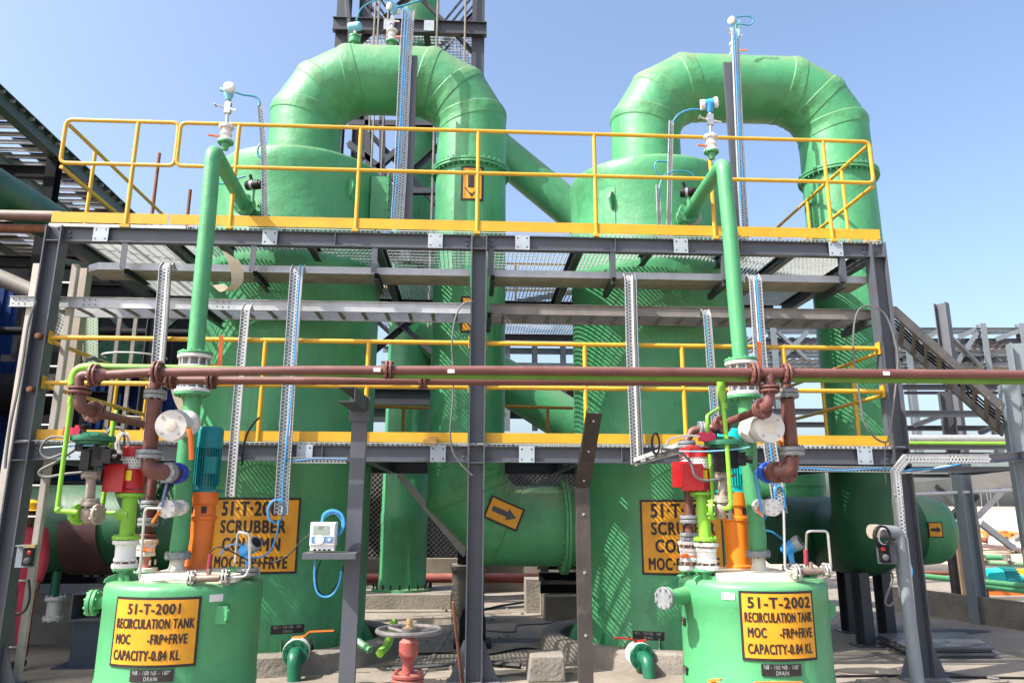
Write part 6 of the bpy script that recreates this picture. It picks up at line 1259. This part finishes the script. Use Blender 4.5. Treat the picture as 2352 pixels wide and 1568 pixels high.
# person behind the ladder
def person():
    X, Y = W(70, 1163, 8.75).x, 8.75; H = 1.63; t = thing('person', 'person in pink overalls and yellow hard hat standing behind the ladder at left', 'person', (X, Y, 0))
    def skinned(name, nodes, edges, rad, mt, sub=2, root=0):
        me = bpy.data.meshes.new(name); me.from_pydata([V(n) for n in nodes], edges, []); o = bpy.data.objects.new(name, me); COL.objects.link(o); o.parent = t
        o.modifiers.new('skin', 'SKIN'); s = o.modifiers.new('sub', 'SUBSURF'); s.levels = s.render_levels = sub
        if not me.skin_vertices: me.attributes
        for i, r in enumerate(rad): me.skin_vertices[0].data[i].radius = r if isinstance(r, tuple) else (r, r)
        me.skin_vertices[0].data[root].use_root = True; me.materials.append(mt)
        for p in me.polygons: p.use_smooth = True
        o.modifiers['skin'].use_smooth_shade = True; return o
    # overall: torso, legs, sleeves; body: head, neck, hands
    N = [(0, 0, .92), (0, .0, 1.1), (0, .01, 1.28), (0, .01, 1.38), (-.17, 0, 1.34), (-.21, -.02, 1.06), (-.20, -.10, .86), (.17, 0, 1.34), (.22, -.01, 1.05), (.23, -.09, .84), (-.09, 0, .86), (-.10, -.01, .48), (-.10, .03, .09), (.09, 0, .86), (.11, -.02, .48), (.12, .02, .09)]
    E = [(0, 1), (1, 2), (2, 3), (2, 4), (4, 5), (5, 6), (2, 7), (7, 8), (8, 9), (0, 10), (10, 11), (11, 12), (0, 13), (13, 14), (14, 15)]
    skinned('overalls', N, E, [(.15, .11), (.15, .11), (.16, .115), (.085, .075), .065, .055, .045, .065, .055, .045, .095, .075, .06, .095, .075, .06], pink)
    hn = [(0, .01, 1.36), (0, 0, 1.44), (0, -.01, 1.50), (0, -.015, 1.57)]; skinned('body', hn, [(0, 1), (1, 2), (2, 3)], [.05, .052, (.072, .085), (.07, .085)], skin)
    for s in (-1, 1):
        w_ = V((.23*s+(.03 if s < 0 else 0), -.09, .84)); nd = [w_+V((0, 0, .02)), w_+V((0, -.015, -.05))]; ed = [(0, 1)]; rd = [(.028, .022), (.04, .018)]
        for k in range(4):
            b0 = len(nd); x = (-.027+.018*k); nd += [w_+V((x, -.02, -.09)), w_+V((x*1.1, -.03, -.13)), w_+V((x*1.1, -.02, -.155+.006*abs(k-1.5)))]; ed += [(1, b0), (b0, b0+1), (b0+1, b0+2)]; rd += [.0095, .0085, .007]
        b0 = len(nd); nd += [w_+V((.038*-s, -.03, -.06)), w_+V((.045*-s, -.04, -.095))]; ed += [(1, b0), (b0, b0+1)]; rd += [.011, .009]
        skinned('hand', nd, ed, rd, skin)
    m = MB()
    for s in (-1, 1): m.ball((X+.027*s, Y-.09, 1.535), .011)
    m.tube([(X, Y-.09, 1.53), (X, Y-.112, 1.498)], [.009, .016], 8); m.tube([(X-.024, Y-.088, 1.472), (X, Y-.094, 1.47), (X+.024, Y-.088, 1.472)], .006, 6)
    for s in (-1, 1): m.ball((X+.075*s, Y-.01, 1.52), .022, (1, 0, 0), 10, .5)
    m.build('face', mat('dark_face_details', (.05, .02, .015), .5), t)
    MB().lathe([(.135, 0), (.13, .01), (.10, .012), (.10, .04), (.09, .08), (.06, .105), (.02, .115), (.001, .116)], (X, Y-.02, 1.555), ZU, 24).lathe([(.12, .0), (.145, .004), (.12, .012)], (X, Y-.05, 1.553), ZU, 24).build('hard_hat', mat('yellow_helmet_plastic', (.75, .42, .01), .35), t)
    for s in (-1, 1): MB().tube([(X+.11*s, Y+.06, .06), (X+.11*s, Y-.04, .06), (X+.11*s, Y-.14, .04)], [.05, .055, .04], 10).build('boot', black, t)
person()
# the open shed behind, its roof truss and wall
t = thing('steel_shed', 'dark open steel shed with slatted roof and blue sheet walls, at the far left', 'shed', (-9, 14, 0))
e0 = W(0, 228, X=-8.2); e1 = W(292, 497, X=-8.2); dirv = (e1-e0).normalized(); E0 = e0-dirv*1.5; E1 = e1+dirv*4
zE = lambda y: e0.z+(y-e0.y)*(e1.z-e0.z)/(e1.y-e0.y)
y0, y1 = E0.y, E1.y
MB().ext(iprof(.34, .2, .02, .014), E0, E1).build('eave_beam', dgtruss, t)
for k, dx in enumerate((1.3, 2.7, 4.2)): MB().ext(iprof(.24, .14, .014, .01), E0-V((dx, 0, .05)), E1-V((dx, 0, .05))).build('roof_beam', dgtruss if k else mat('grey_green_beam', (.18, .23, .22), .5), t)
n = 17
for k in range(n*2): p = lerp(E0, E1, (k+.5)/n/2); MB().ext(cprof(.08, .05, .006), p-V((5, 0, -.12)), p+V((.1, 0, .12))).build('purlin', galv if k % 3 else galv_d, t)  # paler metal picked so the slats look sunlit
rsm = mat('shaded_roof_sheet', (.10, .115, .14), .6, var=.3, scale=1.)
for k in range(n):
    for j, (a, b) in enumerate(((.05, .8), (1.15, 1.55), (1.9, 2.5), (2.8, 3.3), (3.6, 4.9))):
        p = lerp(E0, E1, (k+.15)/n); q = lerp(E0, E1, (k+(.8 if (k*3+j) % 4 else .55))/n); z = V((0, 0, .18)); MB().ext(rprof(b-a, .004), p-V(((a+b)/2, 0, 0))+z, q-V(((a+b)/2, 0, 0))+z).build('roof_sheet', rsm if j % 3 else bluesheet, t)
for f in (.32, .6, .9):
    p = lerp(E0, E1, f); MB().ext(iprof(.24, .2, .014, .01), (p.x, p.y, 0), (p.x, p.y, p.z-.17), (0, -1, 0)).build('shed_column', dark, t); MB().ext(iprof(.24, .12, .014, .01), p-V((5, 0, .45)), p-V((0, 0, .45))).build('tie_beam', dark, t)
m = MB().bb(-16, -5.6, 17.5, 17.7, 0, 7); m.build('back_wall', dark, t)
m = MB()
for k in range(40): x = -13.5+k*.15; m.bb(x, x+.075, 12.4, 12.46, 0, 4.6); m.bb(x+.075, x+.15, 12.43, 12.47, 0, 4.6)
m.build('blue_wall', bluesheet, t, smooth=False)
m = MB()
for k in range(40): y = 6.4+k*.15; m.bb(-7.36, -7.30, y, y+.075, 0, 4.7); m.bb(-7.34, -7.31, y+.075, y+.15, 0, 4.7)
m.build('blue_wall', bluesheet, t, smooth=False)  # unseen side wall added to keep the sun off the inlet duct
def wallb(u0, u1, v0, v1, Y, mt=bluesheet):
    a, b = W(u0, v1, Y), W(u1, v0, Y); m = MB(); n = int((b.x-a.x)/.14)
    for k in range(n): x = a.x+k*.14; m.bb(x, x+.07, Y, Y+.05, a.z, b.z); m.bb(x+.07, x+.14, Y+.03, Y+.06, a.z, b.z)
    m.build('blue_wall', mt, t, smooth=False)
wallb(-90, 62, 640, 812, 12.1); wallb(-90, 62, 830, 1075, 12.0); wallb(195, 420, 850, 1010, 13.2); wallb(110, 330, 1090, 1130, 12.6)
for u, r in ((247, .03), (258, .02), (268, .035), (281, .02), (292, .03), (303, .02)): p = W(u, 950, 12.4); MB().cyl((p.x, 12.4, .6), (p.x, 12.4, 3.1), r*1.6, 8).build('conduit', galv_d if r > .025 else dark, t)
for v, r in ((905, .30), (1120, .1), (760, .06)): p = W(40, v, 11.6); MB().cyl((p.x-4, 11.6, p.z), (p.x+(.6 if r > .2 else 3.), 11.6, p.z), r, 20).build('pipe_run', dark, t)
for (u0, v0, u1, v1) in ((180, 640, 420, 900), (200, 900, 420, 720), (150, 600, 330, 640)): MB().ext(iprof(.14, .1), W(u0, v0, 14.0), W(u1, v1, 14.0), (0, -1, 0)).build('wall_brace', dgtruss, t)
for z, y in ((4.9, 12.3), (3.2, 12.3), (6.2, 15.)): MB().ext(iprof(.22, .14, .014, .01), (-14, y, z), (-5.4, y, z)).build('wall_girt', dark, t)
for k in range(7): MB().bb(-7.4+k*.34, -7.28+k*.34, 14.6, 14.7, .2, 5.6 if k % 2 else 4.4).build('wall_post', dark, t)
MB().box((-6.2, 15.5, 2.4), (2.6, 1.2, 2.2)).build('machine_block', dark, t)
p = [W(-30, 625, 11), W(150, 725, 11)]; one(MB().cyl(W(-40, 690-70, 10.5), W(118, 690, 10.5), .11, 16), 'service_pipe', galv_d, 'dusty pipe slanting through the dark shed left of the first column', 'pipe', W(0, 650, 10.5))
a, b = W(10, 494, 9.2), W(142, 494, 9.2); t = thing('service_pipe', 'brown pipe ending in a cut edge against the yellow toe plate at upper left', 'pipe', a); MB().cyl((a.x-1, 9.2, a.z), (b.x, 9.2, a.z), .062, 16).build('pipe', mat('dusty_brown_pipe', (.16, .10, .085), .6, var=.2, dust=.6), t); MB().cyl((a.x-1, 9.3, a.z-.13), (b.x+.1, 9.3, a.z-.13), .05, 14).build('pipe', rust, t)
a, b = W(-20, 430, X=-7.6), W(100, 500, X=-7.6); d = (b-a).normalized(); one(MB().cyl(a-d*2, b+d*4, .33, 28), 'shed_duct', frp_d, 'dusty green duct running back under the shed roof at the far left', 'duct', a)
one(MB().bb(-14, -4.9, 13.2, 13.6, .2, .9).bb(-14, -4.9, 12.9, 13.2, 0, .3), 'equipment_skid', dark, 'long dark equipment skid on the floor behind the person', 'skid', (-9, 13, 0))
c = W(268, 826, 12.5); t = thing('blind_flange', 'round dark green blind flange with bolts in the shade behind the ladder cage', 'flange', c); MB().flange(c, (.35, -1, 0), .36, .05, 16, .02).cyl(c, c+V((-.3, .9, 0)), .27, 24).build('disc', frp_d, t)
one(MB().bb(-7.5, -3.9, 11.8, 11.86, .35, .55).bb(-7.5, -3.9, 11.8, 11.86, 1.75, 1.9), 'grey_rails', galv, 'pair of pale steel rails crossing low behind the first column', 'rails', (-6, 11.8, 0))
o = G(150, 1510); one(MB().bb(o.x-3, o.x+2.2, o.y+.9, o.y+1.2, 0, .55), 'low_wall', conc_d, 'low concrete wall on the floor behind the recirculation tank at left', 'wall', o)
# ================================================================ right background: pipe rack
rk = thing('pipe_rack', 'pale grey steel pipe rack with trusses behind the platform at right', 'pipe rack', (14, 20, 0)); YK = 20.
def beam(u0, u1, v, Y, hpx, mt, prof=None, v1=None):
    a, b = W(u0, v, Y), W(u1, v1 if v1 else v, Y); h = M(hpx, Y)*1.02; return MB().ext(iprof(h, h*.6, h*.09, h*.07), a, b).build('rack_beam', mt, rk)
for Y, dv in ((19.2, 0), (21.6, 6)):
    beam(1750, 2500, 757+dv, Y, 10, steel_l); beam(1750, 2500, 783+dv*2.2, Y, 12, steel); beam(1750, 2500, 812+dv, Y, 10, steel_l); beam(1750, 2500, 838+dv, Y, 9, steel_l)
    for u in (1775, 2080, 2258, 2347): x = W(u, 800, Y).x; z0, z1 = W(u, 860, Y).z, W(u, 745, Y).z; MB().ext(iprof(.18, .16, .012, .01), (x, Y-.05, z0-2), (x, Y-.05, z1), (0, -1, 0)).build('rack_post', steel_l, rk)
    for (a, b) in (((2250, 765), (2205, 835)), ((2185, 780), (2255, 850)), ((2245, 760), (2205, 780)), ((2345, 764), (2290, 784)), ((1780, 765), (1850, 830)), ((1860, 765), (1790, 835)), ((2115, 790), (2160, 764))): MB().ext(lprof(.12, .012), W(*a, Y-.1), W(*b, Y-.1)).build('rack_brace', steel_l, rk)
m = MB()
for k in range(90): x = 6+k*.2; p = W(2000, 795, 20.3).z; m.bb(x, x+.12, 19.3, 21.4, p-.03, p)
m.build('walkway_grating', steel, rk, smooth=False)
m = MB()
for k in range(90): x = 6+k*.2; p = W(2000, 842, 20.3).z; m.bb(x, x+.12, 19.3, 21.4, p-.03, p)
m.build('walkway_grating', steel, rk, smooth=False)
x = W(2170, 760, 18.6).x; MB().ext(iprof(.28, .27, .02, .014), (x, 18.6, 0), (x, 18.6, W(2170, 697, 18.6).z), (.8, -1, 0)).build('rack_column', steel, rk)
beam(2060, 2500, 889, 17.0, 13, steel_d); beam(2060, 2340, 950, 17.0, 15, steel); beam(2060, 2340, 983, 17.8, 12, steel_d); beam(2060, 2350, 1025, 17.0, 15, steel); beam(2030, 2380, 1078, 17.0, 14, steel); beam(2030, 2380, 1092, 17.8, 8, steel_d)
for u in (1820, 1930): pass
beam(1740, 1905, 945, 18.5, 14, steel); beam(1740, 1905, 975, 18.5, 12, steel_d)
for a, b in (((2100, 982), (2160, 960)), ((2270, 975), (2330, 1005)), ((2250, 1000), (2300, 975))): MB().ext(lprof(.1, .01), W(*a, 17.2), W(*b, 17.2)).build('rack_brace', steel, rk)
a = W(2085, 1007, 16.6); b = W(2330, 1007, 16.6); one(MB().cyl(a, b, .085, 18), 'insulated_pipe', galv, 'silver clad pipe lying on the rack beams at right, above a thin lime one', 'pipe', a)
a = W(2085, 1017, 16.4); b = W(2330, 1018, 16.4); one(MB().cyl(a, b, .035, 12), 'lime_pipe', lime, 'thin lime pipe in front of the silver clad pipe on the rack', 'pipe', a)
for (u0, u1, v, Y, h, mt_) in ((2060, 2420, 797, 20.4, 7, steel_d), (2060, 2420, 826, 20.6, 9, steel), (2060, 2420, 852, 20.2, 6, steel_d), (1740, 1910, 800, 20.4, 8, steel_d), (1740, 1910, 850, 20.4, 7, steel_d), (2076, 2300, 902, 17.9, 7, steel_d), (2076, 2300, 1042, 17.6, 7, steel_d), (2076, 2300, 1052, 18.2, 6, steel)): beam(u0, u1, v, Y, h, mt_)
for u in (2110, 2140, 2235, 2300): x = W(u, 830, 20.2).x; MB().box((x, 20.2, W(u, 830, 20.2).z), (.5, .3, .22)).build('junction_box', steel_d if u % 4 else steel_l, rk)
for k, (v, r) in enumerate(((791, .05), (803, .035), (843, .06), (846, .03))): a, b = W(2060, v, 20.0), W(2420, v, 20.0); MB().cyl(a, b, r, 10).build('rack_pipe', galv if k % 2 else galv_d, rk)
for u, v0, v1 in ((2176, 900, 1008), (2178, 960, 1150)): x = W(u, 950, 17.4).x; MB().ext(iprof(.26, .24, .016, .012), (x, 17.4, W(u, v1, 17.4).z), (x, 17.4, W(u, v0, 17.4).z), (1, -.4, 0)).build('rack_post', steel_d, rk)
# inclined ladder tray
t = thing('ladder_tray', 'dusty ladder cable tray descending steeply to the right from the last grey column', 'cable tray', W(2056, 712, 8.2), 'ladder cable trays along the platform')
P0, P1 = W(2056, 716, 8.2), W(2304, 938, 8.9); Q0, Q1 = W(2054, 766, 8.65), W(2304, 992, 9.3)
for p, q in ((P0, P1), (Q0, Q1)): MB().ext(rprof(.03, .12), p, q).build('side_rail', galv_d, t)
MB().ext(rprof(.03, .12), P0-V((.15, 0, .0)), P0+V((.02, 0, 0))).build('side_rail', galv_d, t)
for k in range(9): MB().ext(rprof(.05, .02), lerp(P0, P1, (k+.5)/9)-ZU*.05, lerp(Q0, Q1, (k+.5)/9)-ZU*.05).build('rung', galv_d, t)
for k in range(3): cable([lerp(P0, P1, f)*(1-.3-.15*k)+lerp(Q0, Q1, f)*(.3+.15*k)-ZU*(.02+.03*(j % 2)) for j, f in enumerate((0, .25, .5, .75, 1))], .012, black, 'black cables lying in the steep ladder tray at right', group='cables in the steep ladder tray')
# neighbouring frame columns at the right edge
t = thing('neighbour_frame', 'pale blue grey steel column with side brackets, cut by the right edge of the picture', 'steel frame', W(2330, 1150, 9))
x = W(2317, 890, 9.0).x; MB().ext([(b_, a_) for a_, b_ in iprof(.19, .18, .012, .009)], (x, 9.0, 0), (x, 9.0, 3.05), (-.35, -1, 0)).build('column', steel_l, t)
x2 = W(2365, 890, 9.1).x; MB().ext([(b_, a_) for a_, b_ in iprof(.2, .2, .012, .009)], (x2, 9.2, 0), (x2, 9.2, 3.6), (-.35, -1, 0)).build('column', steel_l, t)
for v in (905, 968): p = W(2345, v, 8.95); MB().bb(x+.09, x2+.3, 8.9, 9.1, p.z-.008, p.z).build('bracket', steel_d, t)
p = W(2310, 1048, 8.6); MB().ext(iprof(.10, .09, .008, .007), W(2272, 1052, 8.0), W(2345, 1046, 9.0)).build('bracket', steel, t)
# column on the bund wall with braces
t = thing('yard_frame', 'grey braced steel frame standing on the low kerb wall at right', 'steel frame', G(2255, 1432)); b = G(2252, 1432); x = b.x; y = b.y
MB().ext([(b_, a_) for a_, b_ in iprof(.20, .17, .014, .010)], (x, y, 0), (x, y, W(2230, 1090, y).z), (.25, -1, 0)).build('column', steel_l, t)
for a, b_ in (((2145, 1120), (2225, 1185)), ((2252, 1190), (2322, 1118)), ((2252, 1205), (2330, 1265))): MB().ext(lprof(.085, .01), W(*a, y+.3), W(*b_, y+.3), (0, 1, 0)).build('brace', galv, t)
MB().ext(rprof(.2, .22), W(2085, 1125, y+.4), W(2352, 1095, y+.4)).build('beam', mat('beige_dusty_beam', (.5, .46, .38), .7, var=.2, dust=.4), t); MB().ext(iprof(.2, .12), W(2200, 1100, y+.9), W(2420, 1085, y+.9)).build('beam', steel_d, t)
one(MB().tube(fillet([W(2198, 1374, y+1.2), W(2176, 1195, y+1.2), W(2210, 1165, y+1.2), W(2240, 1140, y+1.4)], .2), .07, 12), 'black_conduit', black, 'thick black bent conduit rising from the ground left of the braced frame', 'conduit', W(2198, 1374, y+1.2))
one(MB().cyl(W(2060, 1137, y), W(2352, 1124, y), .025, 8), 'thin_pipe', wcab, 'thin pale pipe crossing in front of the braced frame', 'pipe', W(2060, 1137, y))
one(MB().bb(W(2222, 1250, y+2).x-.25, W(2222, 1250, y+2).x+.2, y+1.9, y+2.1, 0, W(2222, 1200, y+2).z), 'wood_board', mat('brown_board', (.16, .10, .06), .8, var=.3), 'brown upright board standing behind the grey braced column', 'board', W(2222, 1300, y+2))
# bund wall, plates, pump, green pipes, fence
P = [G(2060, 1404), G(2122, 1411), G(2250, 1432), G(2400, 1455)]; m = MB(); h = .37
for s, z in ((0, 0), (0, h), (.22, h), (.22, 0)): m.v += [p+V((0, s, z)) for p in P]
for i in range(3):
    for k in range(3): m.face((k*4+i, k*4+i+1, k*4+5+i, k*4+4+i))
m.face((0, 4, 8, 12)); m.face((3, 15, 11, 7)); one(m, 'kerb_wall', conc_d, 'low rough concrete kerb wall curving round the floor at right', 'kerb wall', P[0])
p0 = G(2018, 1478); p1 = G(2085, 1512); p2 = G(2287, 1512); p3 = G(2215, 1474)
t = thing('plate_stack', 'stack of grey steel plates lying on the floor beside the last grey column', 'steel plates', p1)
for k in range(4):
    m = MB(); j = V((.02*math.sin(k*2), .02*math.cos(k*3), 0)); z = ZU*(k*.032+.002); m.v = [p+j+z for p in (p0, p1, p2, p3)]+[p+j+z+ZU*.024 for p in (p0, p1, p2, p3)]
    for q in ((3, 2, 1, 0), (4, 5, 6, 7), (0, 1, 5, 4), (1, 2, 6, 5), (2, 3, 7, 6), (3, 0, 4, 7)): m.face(q)
    m.build('plate', steel, t)
one(MB().bb(W(2300, 1400, 15).x-1.0, W(2300, 1400, 15).x+1.2, 14.4, 15.6, -.03, W(2300, 1370, 14.4).z), 'pump_plinth', conc, 'pale concrete plinth under the turquoise pump motor in the yard', 'plinth', W(2300, 1400, 15))
c = W(2302, 1328, 14.9); t = thing('pump_set', 'turquoise electric pump motor on an orange base frame in the yard at right', 'pump', c)
MB().lathe([(.12, -.36), (.19, -.33), (.20, -.05), (.19, -.04), (.19, .22), (.10, .26), (.05, .45)], c, (1, -.05, 0), 28).build('motor', teal_b, t)
m = MB()
for k in range(24): a = 2*math.pi*k/24; d = V((0, math.sin(a), math.cos(a))); m.box(c+V((.09, 0, 0))+d*.20, (.26, .012, .03) if 0 else (.26, .03, .03), Matrix.Rotation(-a, 3, 'X'))
m.build('cooling_fins', teal, t, smooth=False); MB().box(c+V((.52, 0, 0)), (.25, .3, .34)).lathe([(.2, .6), (.24, .62), (.24, .8), (.1, .85)], c, (1, 0, 0), 20).build('pump_casing', yel, t)
z = W(2300, 1352, 14.9).z; MB().bb(c.x-.5, c.x+1, 14.65, 15.15, z-.14, z-.02).box((c.x, 14.9, z+.0), (.4, .3, .12)).build('base_frame', orange, t)
for i, (u0, v0, u1, v1, Y, r, lab) in enumerate(((2110, 1272, 2212, 1279, 15, .05, 'green scaffold pole, left piece of the upper pair in the yard'), (2205, 1279, 2318, 1280, 14.6, .05, 'green scaffold pole, right piece of the upper pair in the yard'), (2215, 1290, 2352, 1296, 14.5, .045, 'pale green scaffold pole just under the upper pair in the yard'), (2110, 1322, 2235, 1334, 13.6, .05, 'dusty green pole at knee height left of the braced column'), (2228, 1333, 2360, 1346, 13.4, .05, 'dusty green pole at knee height right of the braced column'), (2262, 1345, 2360, 1358, 13.4, .045, 'lowest green pole, in front of the orange pump base'))):
    a, b = W(u0, v0, Y), W(u1, v1, Y); one(MB().cyl(a-(b-a)*.02, b, r, 12), 'green_pole', frp_p if i < 2 or i == 5 else mat('pale_green_pole', (.2, .34, .19), .6, var=.25, dust=.5) if i == 2 else frp_p, lab, 'pole', a, 'green poles in the yard')
m = MB()
for u, v, Y in ((2220, 1280, 14.6), (2256, 1284, 14.5), (2313, 1284, 14.5), (2231, 1334, 13.4)): m.box(W(u, v, Y), (.09, .12, .2))
one(m, 'scaffold_couplers', wood, 'pale clamps joining the green poles in the yard', 'clamps', W(2220, 1280, 14.6)) if 0 else None
for i, (u, v, Y) in enumerate(((2220, 1280, 14.6), (2256, 1284, 14.5), (2313, 1284, 14.5), (2231, 1334, 13.4))): c = W(u, v, Y); one(MB().box(c, (.08, .13, .17)).cyl(c-V((.02, .1, .03)), c+V((.02, .02, .05)), .03, 8), 'scaffold_clamp', galv_d, ['beige clamp left of the braced column on the upper green poles', 'beige clamp right of the braced column on the upper green poles', 'beige clamp at the right end of the upper green poles', 'beige clamp on the knee high green poles at the braced column'][i], 'clamp', c, 'clamps on the green poles')
one(MB().cyl(W(2075, 1313, 14), W(2236, 1318, 14), .035, 10), 'rusty_pipe', rust, 'thin rusty pipe low in the yard behind the braced column', 'pipe', W(2075, 1313, 14))
one(MB().cyl(W(2180, 1262, 22), W(2270, 1252, 22), .06, 8).cyl(W(2265, 1252, 22), W(2352, 1262, 22), .05, 8), 'pink_pipe', mat('pinkish_pipe', (.6, .42, .38), .6), 'pinkish pipe propped in the far yard', 'pipe', W(2180, 1262, 22))
m = MB(); c = G(2152, 1285)
for k in range(3): m.box(c+V((.15*k-.1, .5*k, .06+.09*k)), (3.2-.3*k, .5, .12))
one(m, 'timber_pile', wood, 'pile of yellow timber planks on the sand in the far yard', 'timber', c)
m = MB().bb(-70, 210, 95, 95.4, -.1, 1.9); one(m, 'boundary_wall', brick, 'long pale block boundary wall at the far edge of the yard', 'wall', (50, 95, 0))
m = MB()
a = W(2180, 1250, 60); 
for k in range(40): x = a.x+k*.18; m.bb(x, x+.09, 60, 60.06, 0, 1.55); m.bb(x+.09, x+.18, 60.05, 60.1, 0, 1.55)
one(m, 'sheet_fence', mat('white_sheet', (.55, .55, .56), .5), 'white profiled sheet fence in front of the far boundary wall', 'fence', a, smooth=False)
for i, (u, h) in enumerate(((2205, 14), (2290, 18), (2268, 22), (1985, 16), (2140, 17))):
    b = W(u, 1195, 300); m = MB()
    for s in (-1, 1): m.cyl((b.x+s*1.6, 300, 0), (b.x+s*.3, 300, h), .12, 4)
    for z in (.65, .8, .95): m.bb(b.x-2.2, b.x+2.2, 299.9, 300.1, h*z-.1, h*z+.1)
    if i < 3: one(m, 'power_pylon', steel_l, 'faint power pylons on the horizon beyond the boundary wall', 'pylon', (b.x, 300, 0), 'power pylons on the horizon')
# scattered yard clutter
rr = random.Random(3)
cl = ['heap of orange and white site scrap beside the far boundary wall', 'low heap of grey site scrap in the far yard', 'small heap of rusty site scrap in the far yard', 'flat heap of pale boards in the far yard']
for i, (u, v) in enumerate(((2300, 1248), (2320, 1256), (2270, 1262), (2335, 1268))):
    c = G(u, v, -.02); m = MB()
    for k in range(9): m.box(c+V((rr.uniform(-1.3, 1.3), rr.uniform(-.6, .6), rr.uniform(.05, .5))), (rr.uniform(.3, 1.8), rr.uniform(.1, .6), rr.uniform(.05, .25)), Matrix.Rotation(rr.uniform(-.4, .4), 3, 'Y') @ Matrix.Rotation(rr.uniform(0, 3), 3, 'Z'))
    one(m, 'scrap_heap', [orange, galv_d, rust, cream][i], cl[i], 'scrap heap', c)
